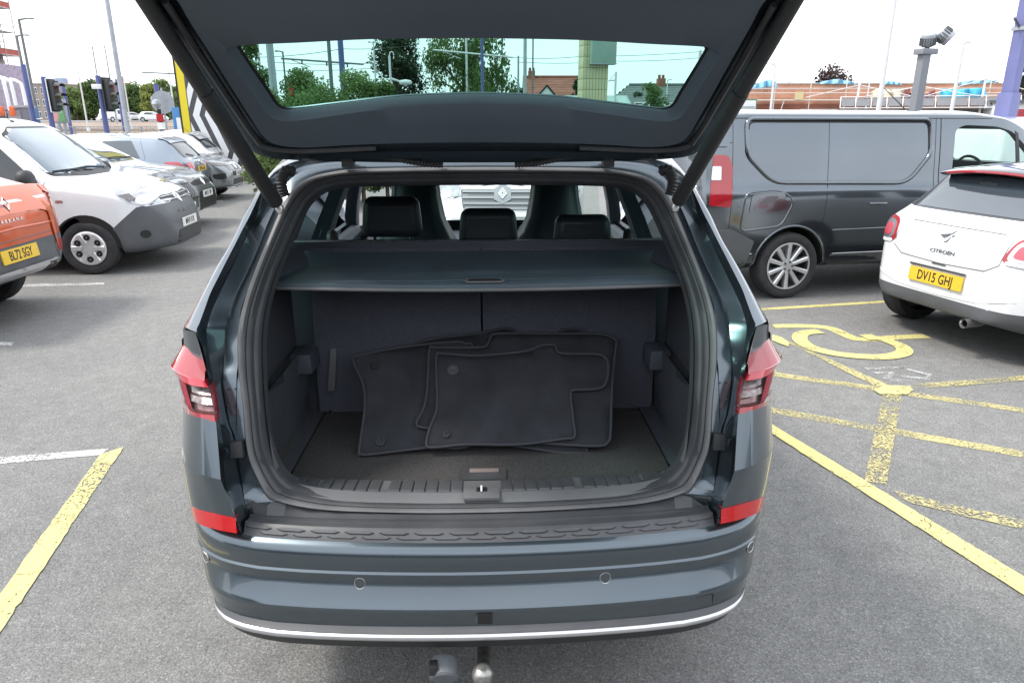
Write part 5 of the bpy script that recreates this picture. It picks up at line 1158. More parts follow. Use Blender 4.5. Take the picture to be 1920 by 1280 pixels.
# ---------------------------------------------------------------- grey panel van on the right
HT = radians(12.7)
TRAF = dict(L=5.08, W=1.956, r=.343, xr=1.0, xf=4.10, rim='ten', tw=.215, crease=.6,
    top=[(0, 1.74), (.03, 1.83), (.10, 1.865), (.4, 1.885), (3.1, 1.885), (3.5, 1.85), (3.8, 1.76), (4.45, 1.27), (4.56, 1.20), (4.86, 1.05), (5.0, .90), (5.08, .68)], bot=[(0, .42), (.25, .32), (4.7, .26), (5.08, .30)],
    sh=[(0, 1.12), (.2, 1.15), (4.3, 1.12), (4.6, 1.05), (4.9, .86), (5.08, .56)], ws=[(0, .86), (.05, .93), (.16, .965), (.4, .975), (4.2, .975), (4.6, .93), (4.85, .82), (5.0, .66), (5.08, .5)],
    wt=[(0, .74), (.06, .80), (.2, .83), (3.2, .83), (3.8, .76), (4.45, .76), (4.6, .74), (4.9, .62), (5.08, .36)])
def cab_cut(cr):
    """hollow the cab and open its windows"""
    mb = MB()
    def sx(poly, a, b): mb.prism(poly, a, b, lambda u, v, w: (u, w, v))
    sx(rpoly([(2.60, .75), (4.1, .75), (4.25, 1.16), (3.85, 1.62), (3.5, 1.76), (2.60, 1.78)], .05), -.74, .74)
    e = mb.build('cutA', K['cabin']); return e
def win_cut(cr):
    mb = MB(); mb.prism(rpoly([(2.82, 1.20), (4.14, 1.18), (4.0, 1.36), (3.62, 1.66), (3.38, 1.715), (2.95, 1.73), (2.84, 1.68)], [.03, .02, .02, .06, .08, .05, .05]), -1.3, 1.3, lambda u, v, w: (u, w, v)); return mb.build('cutB', K['ink'])
def scr_cut(cr):
    mb = MB(); mb.prism([(-.66, 1.30), (.66, 1.30), (.60, 1.68), (-.60, 1.68)], 3.4, 5.2, lambda u, v, w: (w, u, v)); return mb.build('cutC', K['ink'])
TRAF['cuts'] = [cab_cut, win_cut, scr_cut]
td = Vector((cos(HT), sin(HT))); tn = Vector((-sin(HT), cos(HT)))
t0 = Vector((2.85, 7.10))-td*1.0+tn*.965
c = Car('panel_van', 'dark grey metallic panel van parked broadside behind the white hatchback', 'van', t0, HT, TRAF, K['van_grey'])
for sd in 'RL':
    c.D('load_window', sd, rpoly([(.46, 1.76), (2.50, 1.755), (2.52, 1.45), (2.26, 1.185), (.76, 1.215), (.47, 1.45)], [.07, .07, .08, .12, .12, .08]), K['van_glass'], -.004, .1)
    ring = rpoly([(.43, 1.79), (2.53, 1.785), (2.55, 1.45), (2.28, 1.155), (.73, 1.185), (.44, 1.45)], [.08, .08, .08, .14, .14, .08])
    c.line('window_surround', sd, ring+[ring[0]], K['van_grey'], .022, .002)
    r2 = rpoly([(.455, 1.762), (2.505, 1.757), (2.525, 1.45), (2.265, 1.18), (.755, 1.21), (.465, 1.45)], [.07, .07, .08, .12, .12, .08])
    c.line('surround_groove', sd, r2[:12], K['ink'], .008, .0)
    c.line('door_seam', sd, [(1.345, 1.85), (1.345, 1.2), (1.33, .75), (1.36, .45)], K['ink'], .003); c.line('door_seam', sd, [(2.66, 1.86), (2.66, 1.2), (2.70, .45)], K['ink'], .005); c.line('door_seam', sd, [(2.60, 1.86), (2.60, 1.2), (2.62, .45)], K['ink'], .003)
    c.line('door_seam', sd, [(.29, 1.85), (.29, 1.15), (.28, .75)], K['ink'], .003); c.line('roof_groove', sd, [(.15, 1.80), (3.3, 1.80)], K['van_grey'], .010)
    c.line('side_rail', sd, [(1.5, .455), (3.65, .455)], K['satin'], .006, .004); c.line('side_rail', sd, [(.10, .49), (.56, .49)], K['satin'], .006, .004)
    c.D('sill_cladding', sd, rpoly([(1.49, .33), (3.64, .33), (3.66, .452), (1.47, .452)], .01), K['grey_bumper'], .010, .12); c.D('corner_cladding', sd, rpoly([(.02, .36), (.50, .36), (.57, .62), (.45, .68), (.30, .75), (.02, .75)], .02), K['grey_bumper'], .012, .09)
    c.D('side_glass', sd, rpoly([(2.82, 1.20), (3.66, 1.19), (3.66, 1.65), (3.38, 1.715), (2.95, 1.73), (2.84, 1.68)], [.03, .02, .02, .08, .05, .05]), K['cab_glass'], -.001, .12, th=.001); c.D('quarter_glass', sd, rpoly([(3.70, 1.19), (4.12, 1.19), (3.98, 1.36), (3.70, 1.60)], .02), K['cab_glass'], -.001, .12, th=.001)
    c.D('window_post', sd, rpoly([(3.655, 1.18), (3.705, 1.18), (3.705, 1.64), (3.655, 1.67)], .005), K['ink'], .003, .1); c.D('belt_strip', sd, rpoly([(2.80, 1.155), (4.15, 1.15), (4.15, 1.20), (2.80, 1.20)], .01), K['ink'], .003, .12)
    tl = c.D('tail_light', sd, rpoly([(.06, .98), (.28, .96), (.285, 1.36), (.24, 1.45), (.10, 1.46)], .03), K['red_lens'], .014, .06)
    c.D('reversing_lens', sd, rpoly([(.08, 1.22), (.17, 1.22), (.17, 1.35), (.09, 1.35)], .012), K['white_board'], .018, .05, tl)
    c.D('filler_flap', sd, rpoly([(.48, .90), (.88, .96), (.86, 1.10), (.50, 1.08)], .04), K['van_grey'], .006, .06); c.D('flap_recess', sd, rpoly([(.58, .97), (.72, .99), (.80, 1.06), (.66, 1.06)], .03), K['ink_grey'], .009, .06); c.handle(sd, 1.95, .96, K['van_grey'], .2); c.handle(sd, 2.82, .98, K['black_plastic'], .2)
    ring = rpoly([(.40, .72), (.86, .76), (.98, 1.02), (.80, 1.12), (.43, 1.10)], .08); c.line('panel_crease', sd, ring+[ring[0]], K['van_grey'], .012, -.004)
    c.D('hinge_cover', sd, rpoly([(.10, 1.53), (.24, 1.53), (.24, 1.62), (.10, 1.62)], .01), K['van_grey'], .03, .05); c.line('arch_lip', sd, [(1.0+.405*cos(a), .353+.405*sin(a)) for a in [pi*k/20 for k in range(21)]], K['van_grey'], .014)
    c.line('swage', sd, [(1.45, .70), (2.6, .71), (3.65, .70)], K['van_grey'], .010); c.line('rear_door_seam', sd, [(.03, 1.57), (.29, 1.57)], K['ink'], .003)
c.aerial(2.95, 0, .42, -.82); c.mirror(3.95, 1.22, K['black_plastic'], (.15, .22, .28))
c.plate('B', 0, .72, 'BK68 FDO', K['plate_yellow'])
for q in (-.45, .45):
    o = cushion('van_seat', (3.05, q, 1.05), (.16, .46, .70), K['cabin'], c.root, .06); o.rotation_euler = (0, -.15, 0)
    o = cushion('van_headrest', (2.97, q, 1.50), (.10, .24, .17), K['cabin'], c.root, .04)
m_ = MB(); m_.tube([(3.58-.07*sin(a), -.42+.20*cos(a), 1.20+.19*sin(a)) for a in [2*pi*k/26 for k in range(27)]], .016, 8, cap=False); m_.build('van_steering_wheel', K['ink_grey'], c.root)
m_ = MB(); m_.box((4.0, 0, 1.02), (.55, 1.4, .28)); m_.build('van_dashboard', K['ink_grey'], c.root, bevel=.04)

# ---------------------------------------------------------------- white hatchback with black roof, right foreground
DS = mod(HATCH, L=3.95, W=1.72, r=.305, xr=.58, xf=3.04, rim='seven', crease=.4,
    top=[(0, .70), (.03, .90), (.09, .985), (.17, 1.02), (.24, 1.05), (.52, 1.34), (.60, 1.40), (.8, 1.435), (1.6, 1.46), (2.1, 1.42), (2.8, 1.02), (3.0, .98), (3.5, .86), (3.8, .74), (3.95, .56)],
    sh=[(0, .62), (.08, .86), (.2, .97), (.6, 1.0), (2.8, .90), (3.5, .78), (3.95, .46)], bot=[(0, .32), (.3, .24), (3.5, .20), (3.95, .28)],
    ws=[(0, .56), (.05, .66), (.14, .75), (.3, .825), (.6, .855), (3.0, .855), (3.5, .80), (3.8, .66), (3.95, .46)], wt=[(0, .50), (.09, .60), (.24, .66), (.55, .60), (1.6, .58), (2.1, .56), (2.8, .64), (3.0, .68), (3.5, .60), (3.95, .36)],
    regions=[('roof', mat('black roof paint', (.03, .03, .033), .2, .3, 1.), [((0, 0, 1.035), (-.12, 0, 1)), ((2.3, 0, 0), (-1, 0, 0))]), ('rear_diffuser', K['grey_bumper'], [((.5, 0, 0), (-1, 0, 0)), ((0, 0, .425), (0, 0, -1))])])
HDS = radians(15)
dc = Vector((3.42, 5.53))
DSC = Car('white_hatchback', 'white hatchback with black roof, tail and yellow plate towards the lane on the right', 'car', dc, HDS, DS, K['white_paint'])
c = DSC
screen(c, rpoly([(-.58, 1.075), (.58, 1.075), (.505, 1.335), (-.505, 1.335)], [.05, .05, .06, .06]), K['screen_glass'] if False else K['shade_glass'], 'rear_window', 'B', .006)
mb = MB(); rows = []
for y in [-.55+.11*k for k in range(11)]:
    b = .05*(y/.55)**2; dz = -.045*(y/.55)**2
    rows.append([(x+b, y, z+dz) for x, z in ((.74, 1.425), (.52, 1.432), (.40, 1.412), (.372, 1.398), (.375, 1.388), (.42, 1.372), (.56, 1.36))])
mb.grid(rows); mb.face(rows[0]); mb.face(rows[-1]); sp_o = mb.build('spoiler', mat('black spoiler paint', (.05, .055, .065), .12, .3, 1.), c.root, 40)
mb = MB(); mb.grid([[(x+.05*(y/.55)**2, y, z-.045*(y/.55)**2) for x, z in ((.368, 1.397), (.366, 1.393), (.366, 1.380), (.385, 1.372))] for y in [-.47+.094*k for k in range(11)]]); mb.build('brake_light', K['red_lens'], sp_o, 40)
for q in (1, -1):
    tl = c.D('tail_light', 'B', rpoly([(q*.50, .79), (q*.69, .77), (q*.80, .80), (q*.80, .93), (q*.70, .985), (q*.56, .96)][::q], .05), K['red_lens'], .010, .04)
    c.D('lamp_surround', 'B', rpoly([(q*.535, .80), (q*.68, .795), (q*.74, .82), (q*.74, .92), (q*.68, .955), (q*.57, .935)][::q], .05), K['satin'], .015, .04, tl)
    c.D('lamp_core', 'B', rpoly([(q*.575, .825), (q*.66, .82), (q*.70, .84), (q*.70, .905), (q*.66, .925), (q*.595, .91)][::q], .03), K['pale_red'], .020, .04, tl)
    c.D('lamp_foot', 'B', rpoly([(q*.54, .775), (q*.70, .765), (q*.70, .795), (q*.54, .80)][::q], .01), K['white_board'], .013, .04, tl)
for sd in 'RL':
    tl = c.D('tail_light', sd, rpoly([(.15, .80), (.30, .83), (.33, .91), (.24, .955), (.15, .94)], .03), K['red_lens'], .010, .04)
win_side(c, [rpoly([(.85, 1.0), (1.5, .98), (1.5, 1.34), (1.0, 1.34)], .04), rpoly([(1.75, .97), (2.65, .94), (2.1, 1.32), (1.72, 1.35)], .04)], K['car_glass'])
c.line('tailgate_seam', 'B', [(-.52, .94), (-.50, .76), (-.40, .70), (0, .685), (.40, .70), (.50, .76), (.52, .94)], K['ink_grey'], .004)
c.D('chrome_strip', 'B', rpoly([(-.44, .972), (.44, .972), (.40, 1.008), (-.40, 1.008)], .012), K['chrome'], .016, .06)
c.D('plate_recess', 'B', rpoly([(-.34, .49), (.34, .49), (.31, .66), (-.31, .66)], .02), K['white_paint'], .002, .06)
c.D('plate_lamp_bar', 'B', rpoly([(-.27, .635), (.27, .635), (.27, .65), (-.27, .65)], .004), K['ink_grey'], .018, .06)
c.plate('B', 0, .565, 'DV15 GHJ', K['plate_yellow'], tilt=.06, off=.016)
c.D('boot_button', 'B', rpoly([(-.07, .675), (.07, .675), (.05, .69), (-.05, .69)], .004), K['ink_grey'], .010, .05)
c.word('B', .0, .775, 'CITROËN', .043, K['ink_grey'], 1.3)
for pts in ([(-.075, .905), (-.03, .895), (.015, .92), (.0, .90), (-.03, .882)], [(.0, .90), (.035, .925), (.05, .945), (.025, .925)], [(-.02, .85), (.01, .868), (.03, .895), (.012, .86)], [(.03, .905), (.06, .915), (.045, .90)]):
    c.D('emblem', 'B', [(-a, b) for a, b in pts], K['ink_grey'], .008, .06)
p, n = c.hit('B', .10, 1.285); lettering('edition', .05, .0005, 'lettering', K['satin'], c.root, frame(p+n*.010, (0, -1, 0), Vector((0, 0, 1))-n*n.z), 1.1)
m_ = MB(); m_.lathe([(.028, 0), (.034, -.01), (.036, -.02), (.034, .14), (.03, .16)], 20, frame((-.02, -.36, .285), (0, 1, 0), (0, 0, 1))); m_.lathe([(.028, 0), (.026, .10), (0, .10)], 20, frame((-.02, -.36, .285), (0, 1, 0), (0, 0, 1)), 1); m_.build('exhaust_pipe', [K['satin'], K['ink']], c.root, 50)
c.D('tow_cover', 'B', rpoly([(-.50, .42), (-.40, .42), (-.40, .47), (-.50, .47)], .008), K['white_paint'], .003, .05)
c.line('bumper_crease', 'B', [(-.66, .52), (-.4, .455), (0, .44), (.4, .455), (.66, .52)], K['white_paint'], .006)
# ---------------------------------------------------------------- white van nose to nose with the SUV, seen through the cabin
TW = mod(TRAF, cuts=[])
wv = gp(942, 363, 1.0)
c = Car('white_van', 'white van with broad chrome grille, seen through the cabin of the open SUV', 'van', (wv.x+.13, wv.y+5.02), radians(-91.5), TW, K['white_paint'])
screen(c, rpoly([(-.70, 1.30), (.70, 1.30), (.62, 1.72), (-.62, 1.72)], .06), K['car_glass'])
c.D('grille', 'F', rpoly([(-.44, .82), (.44, .82), (.48, 1.03), (-.48, 1.03)], .03), K['ink_grey'], .006, .06)
for z, w_ in ((1.005, .455), (.945, .45), (.885, .44), (.835, .42)): c.D('grille_bar', 'F', rpoly([(-w_, z-.013), (w_, z-.013), (w_, z+.011), (-w_, z+.011)], .006), K['grey_bar'], .016, .06)
c.D('badge_plate', 'F', [(0, 1.075), (.095, 1.03), (.095, .92), (0, .875), (-.095, .92), (-.095, 1.03)], K['mid_grey'], .022, .05); 
p, n = c.hit('F', 0, .975)
for sc, in_ in ((1, .72), (.52, .30)):
    mb = MB(); fm = frame(p+n*.03, (0, 1, 0), Vector((0, 0, 1))-n*n.z)
    for s_ in (1, -1):
        o4 = [(0, .078*sc), (s_*.05*sc, 0), (0, -.078*sc)]; i4 = [(a*in_/sc, b*in_/sc) for a, b in o4]
        for i in range(2): mb.face([fm @ Vector((*q, .004)) for q in (o4[i], o4[i+1], i4[i+1], i4[i])])
    mb.build('badge', K['white_board'], c.root)
for q, sd in ((1, 'L'), (-1, 'R')):
    hl = c.D('headlight', 'F', rpoly([(q*.50, .95), (q*.80, .93), (q*.93, 1.04), (q*.90, 1.12), (q*.48, 1.06)][::q], .02), K['clear_lens'], .010, .05)
    c.D('headlight', sd, rpoly([(4.72, .96), (4.93, .92), (4.93, 1.02), (4.70, 1.12)], .02), K['clear_lens'], .008, .05)
    c.D('fog_lamp', 'F', rpoly([(q*.64, .46), (q*.80, .48), (q*.80, .58), (q*.66, .58)][::q], .02), K['ink'], .005, .05)
c.D('lower_grille', 'F', rpoly([(-.55, .40), (.55, .40), (.50, .60), (-.50, .60)], .03), K['ink'], .006, .06); c.plate('F', 0, .70, 'BD22 OSV', K['plate_white']); c.mirror(3.95, 1.22, K['black_plastic'], (.15, .22, .28))
# white van just showing at the right edge beyond the grey one
c = Car('white_minivan', 'white van at the right edge, its windscreen pillar showing beyond the grey van', 'van', at(1925, 262, 12.2).xy+Vector((-1.2, -.1)), radians(12), mod(KANG, regions=[]), K['white_paint'])
screen(c, rpoly([(-.74, 1.175), (-.35, 1.155), (.35, 1.155), (.74, 1.175), (.68, 1.60), (.40, 1.68), (-.40, 1.68), (-.68, 1.60)], .05), K['screen_glass']); win_side(c, [rpoly([(1.75, 1.08), (2.92, 1.08), (2.82, 1.22), (2.55, 1.50), (2.40, 1.58), (1.75, 1.62)], .05)], K['car_glass'])

for s in (1, -1):
    for yc in (WY, WF):
        w = wheel(.35, .235, 'five', CAR); w.location = (s*.785, yc, .35); w.rotation_euler = (0, 0, s*pi/2)
# ================================================================ the place around: street, tram stop, houses, works
def tube_obj(name, pts, r, m, parent=None, n=8):
    mb = MB(); mb.tube(pts, r, n); return mb.build(name, m, parent, 60)
def box_obj(name, c, d, m, parent=None, rz=0., bevel=0.):
    mb = MB(); mb.box(c, d, rotz(rz)); return mb.build(name, m, parent, bevel=bevel)
def col_at(px, py_top, Y):
    """foot and height of an upright whose top shows at (px, py_top), standing at distance Y"""
    p = at(px, py_top, Y); return Vector((p.x, p.y, 0)), p.z
def post(name, px, py, Y, r, m, label, cat='post', group=None, taper=.8, z0=0.):
    f, h = col_at(px, py, Y); root = empty(name, f, 0, label, cat, group)
    tube_obj('shaft', [(0, 0, z0), (0, 0, h*.5), (0, 0, h)], [r, r*(1+taper)/2, r*taper], m, root, 12)
    return root, h
GR = 'lamp columns along the street'
def street_lamp(px, py, Y, arm_px, m, label, r=.075, group=GR, drop=.0, both=False):
    root, h = post('street_lamp', px, py, Y, r, m, label, 'street lamp', group, .7)
    a = at(arm_px, py, Y); dx = a.x-root.location.x
    for sgn in ((1, -1) if both else (1,)):
        d = dx*sgn
        tube_obj('arm', [(0, 0, h-.03), (d*.5, 0, h+.02), (d*.75, 0, h+.03)], [r*.6, r*.5, r*.4], m, root)
        mb = MB(); mb.box((d*.85, 0, h+.02), (abs(d)*.38, .16, .07), None, 0, .8); mb.build('lamp_head', m, root, bevel=.015)
    mb = MB(); mb.lathe([(r*1.9, 0), (r*1.9, 1.2), (r*1.2, 1.3)], 12); mb.build('column_base', m, root)
    return root, h
# ---- trees: trunk, limbs and a crown of loose leaf cards
def tree(name, px, Y, top_py, wpx, label, leaf, group=None, n=5200, size=.16, base_z=0., low=.28, shape='round', seed=1, trunk_r=.14, cat='tree', gap=.5, zoff=0.):
    rnd = random.Random(seed); p = at(px, top_py, Y); R_ = abs(at(px+wpx/2, top_py, Y).x-p.x); h = p.z
    root = empty(name, (p.x, p.y, zoff), rnd.uniform(0, 6), label, cat, group); h -= zoff
    mb = MB(); limbs = []
    lean = (rnd.uniform(-.2, .2), rnd.uniform(-.2, .2))
    axis = [(lean[0]*t*t, lean[1]*t*t, h*.86*t) for t in (0, .2, .4, .6, .8, 1)]
    if trunk_r: mb.tube(axis, [trunk_r, trunk_r*.85, trunk_r*.7, trunk_r*.5, trunk_r*.3, trunk_r*.08], 8)
    blobs = []
    nb = 46
    for i in range(nb):
        t = rnd.random(); z = h*(low+(1-low)*(.06+.90*t)); f = (z/h-low)/(1-low)
        if shape == 'round': w = R_*sqrt(max(.08, 1-((f-.40)/.64)**2))
        elif shape == 'cone': w = R_*(1.03-f)*.95
        elif shape == 'willow': w = R_*(.55+.5*sqrt(max(0, 1-(1.7*f-.75)**2)))
        else: w = R_*(.8+.2*sin(6*f+seed))*(1.0 if f < .8 else 1.6-f*.75)
        a = rnd.uniform(0, 2*pi); rr = w*sqrt(rnd.uniform(.0, .66))
        c = Vector((rr*cos(a), rr*sin(a), z)); br = max(.12, R_*rnd.uniform(.26, .46)*(1 if shape != 'cone' else (1.1-f)))
        blobs.append((c, br))
        if trunk_r and i % 2 == 0:
            b = Vector(axis[2]).lerp(Vector(axis[4]), min(1, max(0, f-.2))); mid = b.lerp(c, .5)+Vector((0, 0, .08*h*.3)); mb.tube([b, mid, c], [trunk_r*.32, trunk_r*.2, trunk_r*.05], 5)
    if trunk_r: mb.build('trunk', K['bark'], root, 60)
    lv = MB(); V = []; F = []
    tot = sum(b[1]**2 for b in blobs)
    for c, br in blobs:
        k = int(n*br*br/tot)
        for _ in range(k):
            d = Vector((rnd.gauss(0, 1), rnd.gauss(0, 1), rnd.gauss(0, 1))).normalized(); q = c+d*br*(rnd.random()**gap)*Vector((1, 1, .85)).length/1.65
            if shape == 'willow': q.z -= abs(rnd.gauss(0, .35))*br
            if q.z < .05: q.z = .05+rnd.random()*.2
            u = Vector((rnd.gauss(0, 1), rnd.gauss(0, 1), rnd.gauss(0, .7) if shape != 'willow' else rnd.gauss(-1.2, .5))).normalized(); w_ = u.cross(Vector((rnd.gauss(0, 1), rnd.gauss(0, 1), rnd.gauss(0, 1)))).normalized()
            s_ = size*rnd.uniform(.55, 1.25); u *= s_; w_ *= s_*.42; b0 = len(V)
            V += [tuple(q-u*.5), tuple(q+w_*.5), tuple(q+u*.5+Vector((0, 0, -s_*.1))), tuple(q-w_*.5)]; F.append((b0, b0+1, b0+2, b0+3))
    me = bpy.data.meshes.new('crown'); me.from_pydata(V, [], F); me.materials.append(leaf); o = bpy.data.objects.new('crown', me); COL.objects.link(o); o.parent = root
    return root
# ---- ground beyond the car park on the left: kerb, verge, raised tramway and road
def flat(name, pts, z, m, kind='structure'):
    return sheet(name, pts, z, m, kind=kind)
K['verge'] = mat('dry brown verge', (.20, .155, .11), .95, bump=(20, .6, .02), var=(.8, .3)); K['paving'] = mat('paving', (.34, .32, .30), .9, var=(2, .15), bump=(30, .3, .003)); K['road'] = mat('far road', (.20, .19, .185), .9, var=(.6, .12))
K['ballast'] = mat('track bed', (.25, .19, .145), .95, var=(1.2, .3), bump=(18, .7, .02)); K['grassy'] = mat('rough grass', (.07, .10, .03), .9, var=(1.5, .4), bump=(30, .8, .03))
mb = MB(); mb.grid([[(x, y, z) for x in (-400, -60, -20, -6.5)] for y, z in ((27.0, .01), (27.01, .13), (31, .15), (33, .18), (40, .45), (60, .9), (100, 1.45), (135, 1.6), (250, 1.8), (600, 2.2))]); vg = mb.build('embankment', [K['verge']], None); vg['kind'] = 'structure'
mb = MB(); mb.grid([[(x, y, z) for x in (-120, -60, -20, -6.5)] for y, z in ((26.75, .0), (26.75, .12), (27.02, .12), (27.02, .0))]); k_ = mb.build('kerb', K['kerb']); k_['kind'] = 'structure'
flat('pavement', [(-120, 27.1), (-6.5, 27.1), (-6.5, 31), (-120, 31)], .155, K['paving'])
for nm_, ya, za, yb, zb2, mm_ in (('tramway', 62, .93, 98, 1.43, 'ballast'), ('road', 103, 1.48, 148, 1.64, 'road')):
    mb = MB(); mb.grid([[(x, y, z+.03) for x in (-300, -60, -6.5)] for y, z in ((ya, za), (yb, zb2))]); o = mb.build(nm_, K[mm_]); o['kind'] = 'structure'
# low planter wall with a shrub at the end of the left row
pw = gp(466, 312); wl_ = empty('planter_wall', (pw.x-1.0, pw.y, 0), 0, 'low grey rendered planter wall at the end of the left car row', 'wall')
box_obj('wall_panel', (0, 0, .29), (4.2, .25, .58), K['concrete'], wl_); box_obj('coping', (0, 0, .60), (4.3, .32, .05), K['kerb'], wl_, bevel=.01)
tree('shrub', 432, pw.y+1.2, 262, 30, 'yellow green shrub in the low planter at the end of the left row', K['leaf_lime'], n=1400, size=.12, low=.02, seed=5, trunk_r=.03, cat='shrub')
# ---- black and white chevron totem with yellow edge
TY = 21.5; tl0 = at(358, 245, TY); tr0 = at(425, 245, TY+.5)
ht = 6.2; wdt = 1.65; ang = radians(8)
T = empty('chevron_totem', (tl0.x, tl0.y, 0), ang, 'tall anthracite totem sign with white chevrons and a bright yellow edge', 'sign')
box_obj('totem_panel', (wdt/2, .16, ht/2), (wdt, .30, ht), K['totem_grey'], T)
box_obj('yellow_edge', (-.10, .16, ht/2), (.20, .32, ht+.02), K['yellow_flat'], T); box_obj('edge_trim', (-.225, .16, ht/2), (.05, .33, ht+.04), K['ink'], T)
def clipx(poly, lo, hi, zlo, zhi):
    for ax, v, sg in ((0, lo, 1), (0, hi, -1), (1, zlo, 1), (1, zhi, -1)):
        out = []
        for i in range(len(poly)):
            a, b = poly[i-1], poly[i]; fa, fb = (a[ax]-v)*sg, (b[ax]-v)*sg
            if (fa >= 0) != (fb >= 0):
                t = fa/(fa-fb); out.append((a[0]+(b[0]-a[0])*t, a[1]+(b[1]-a[1])*t))
            if fb >= 0: out.append(b)
        poly = out
        if len(poly) < 3: return []
    return poly
AP = [(-.13, 0), (.89, 1), (1.91, 0), (2.93, 1), (3.95, 0), (4.97, 1), (5.99, 0), (7.01, 1)]
for xo in [-.56+.335*k for k in range(7)]:
    mb = MB(); ok = False
    for (z0_, r0), (z1_, r1) in zip(AP, AP[1:]):
        q = clipx([(xo+.38*r0, z0_), (xo+.38*r0+.185, z0_), (xo+.38*r1+.185, z1_), (xo+.38*r1, z1_)], .03, wdt-.03, .3, ht-.1)
        if len(q) > 2: mb.prism(q, -.012, .0, lambda u, v, w: (u, w, v)); ok = True
    if ok: mb.build('chevron', K['white_board'], T)
# ---- tram stop posts, signals, boards
def blue_post(px, top, Y, label, r=.085, band=True):
    root, h = post('blue_post', px, top, Y, r, K['pole_blue'], label, 'post', 'blue tram stop posts', .95, .1)
    box_obj('push_button', (.0, -.12, 1.15), (.16, .14, .34), K['yellow_flat'], root, bevel=.02) if band else None
    mb = MB(); mb.lathe([(r*1.3, 0), (r*1.3, .12), (r, .14)], 12); mb.build('post_foot', K['pole_blue'], root)
    return root, h
YB = 26.0
blue_post(43, 121, YB, 'blue post furthest left, beside the orange barrier'); b1, h1 = blue_post(81, 144, YB, 'blue post carrying the left traffic signal', .09)
blue_post(118, 160, YB+4, 'thin blue post right of the poster case', .07, False); b2, h2 = blue_post(183, 142, YB, 'blue post carrying the right traffic signal and a white camera', .09)
blue_post(219, 149, YB+3, 'blue post with a curved yellow grab rail by the far cars', .08); blue_post(292, 158, YB+5, 'blue post behind the round sign by the totem', .10, False)
def signal(parent_root, h, dx, label, top, px, Y, bd='white_board'):
    p = at(px, top, Y); s_ = empty('traffic_signal', (p.x, p.y-.05, p.z-1.0), radians(78), label, 'traffic signal', 'traffic signals at the tram crossing')
    box_obj('signal_board', (0, .10, .48), (.42, .03, 1.10), K['ink'], s_, bevel=.01)
    box_obj('signal_case', (0, .0, .48), (.28, .18, .98), K['sig_black'], s_, bevel=.02)
    mb = MB(); fr_ = [(-.21, -.07), (.21, -.07), (.21, 1.03), (-.21, 1.03)]
    for i in range(4): a, b = fr_[i-1], fr_[i]; mb.tube([(a[0], .09, a[1]), (b[0], .09, b[1])], .018, 5)
    mb.build('board_border', K[bd], s_)
    for k, cc in enumerate(((.08, .012, .01), (.09, .05, .01), (.01, .06, .02))):
        z = .80-.32*k
        mb = MB(); R_ = []
        for j in range(9):
            a = pi*j/8; R_.append([(.125*cos(a), -.09, z+.125*sin(a)), (.14*cos(a), -.36, z+.10*sin(a)-.02)])
        mb.grid(R_); mb.build('signal_visor', K['sig_black'], s_)
        mb = MB(); mb.lathe([(.11, 0), (.09, .02), (0, .03)], 14, frame((0, -.09, z), (1, 0, 0), (0, 0, 1))); mb.build('signal_lens', mat('signal lens', cc, .2, 0, .6), s_)
    tube_obj('bracket', [(-.0, .05, .85), (.05, .35, .85)], .03, K['sig_black'], s_)
signal(b1, h1, .3, 'left traffic signal with white edged backing board on its blue post', 150, 100, YB-.1); signal(b2, h2, .3, 'right traffic signal, grey and without a white border, beside the tall lamp column', 148, 203, YB-.1, 'sig_black')
p = at(186, 160, YB-.2); e = empty('camera_box', (p.x, p.y, p.z-.1), 0, 'small white detector camera on top of the right signal post', 'camera'); box_obj('camera_case', (-.02, 0, .05), (.42, .2, .16), K['white_board'], e, radians(10), .02); tube_obj('camera_stalk', [(-.2, 0, .1), (-.32, 0, .24), (-.40, 0, .28)], .03, K['ink'], e)
# poster case
a = at(96, 190, 27); b = at(124, 228, 27); e = empty('poster_case', ((a.x+b.x)/2, 27, 0), 0, 'tram stop poster case with pink and green poster in a silver frame', 'poster case')
w_ = b.x-a.x; h_ = a.z-b.z; box_obj('case_frame', (0, .05, (a.z+b.z)/2), (w_+.12, .12, h_+.14), K['pole_grey'], e, bevel=.02)
pm = mat('poster print', (.8, .3, .35), .5); nt = pm.node_tree; t_ = nt.nodes.new('ShaderNodeTexCoord'); sp__ = nt.nodes.new('ShaderNodeSeparateXYZ'); rr_ = nt.nodes.new('ShaderNodeValToRGB'); nn = nt.nodes.new('ShaderNodeTexNoise'); nn.inputs['Scale'].default_value = 3; ad = nt.nodes.new('ShaderNodeMath'); ad.operation = 'ADD'
nt.links.new(t_.outputs['Generated'], sp__.inputs[0]); nt.links.new(t_.outputs['Generated'], nn.inputs[0]); nt.links.new(sp__.outputs[0], ad.inputs[0]); nt.links.new(nn.outputs[0], ad.inputs[1]); nt.links.new(ad.outputs[0], rr_.inputs[0])
el = rr_.color_ramp.elements; el[0].position = .75; el[0].color = (.75, .32, .36, 1); el[1].position = 1.05; el[1].color = (.16, .38, .16, 1); nt.links.new(rr_.outputs[0], nt.nodes['Principled BSDF'].inputs['Base Color'])
box_obj('poster', (0, -.02, (a.z+b.z)/2), (w_, .02, h_), pm, e); box_obj('case_leg', (-w_/2+.1, .05, b.z/2), (.08, .08, b.z), K['pole_grey'], e); box_obj('case_leg', (w_/2-.1, .05, b.z/2), (.08, .08, b.z), K['pole_grey'], e)
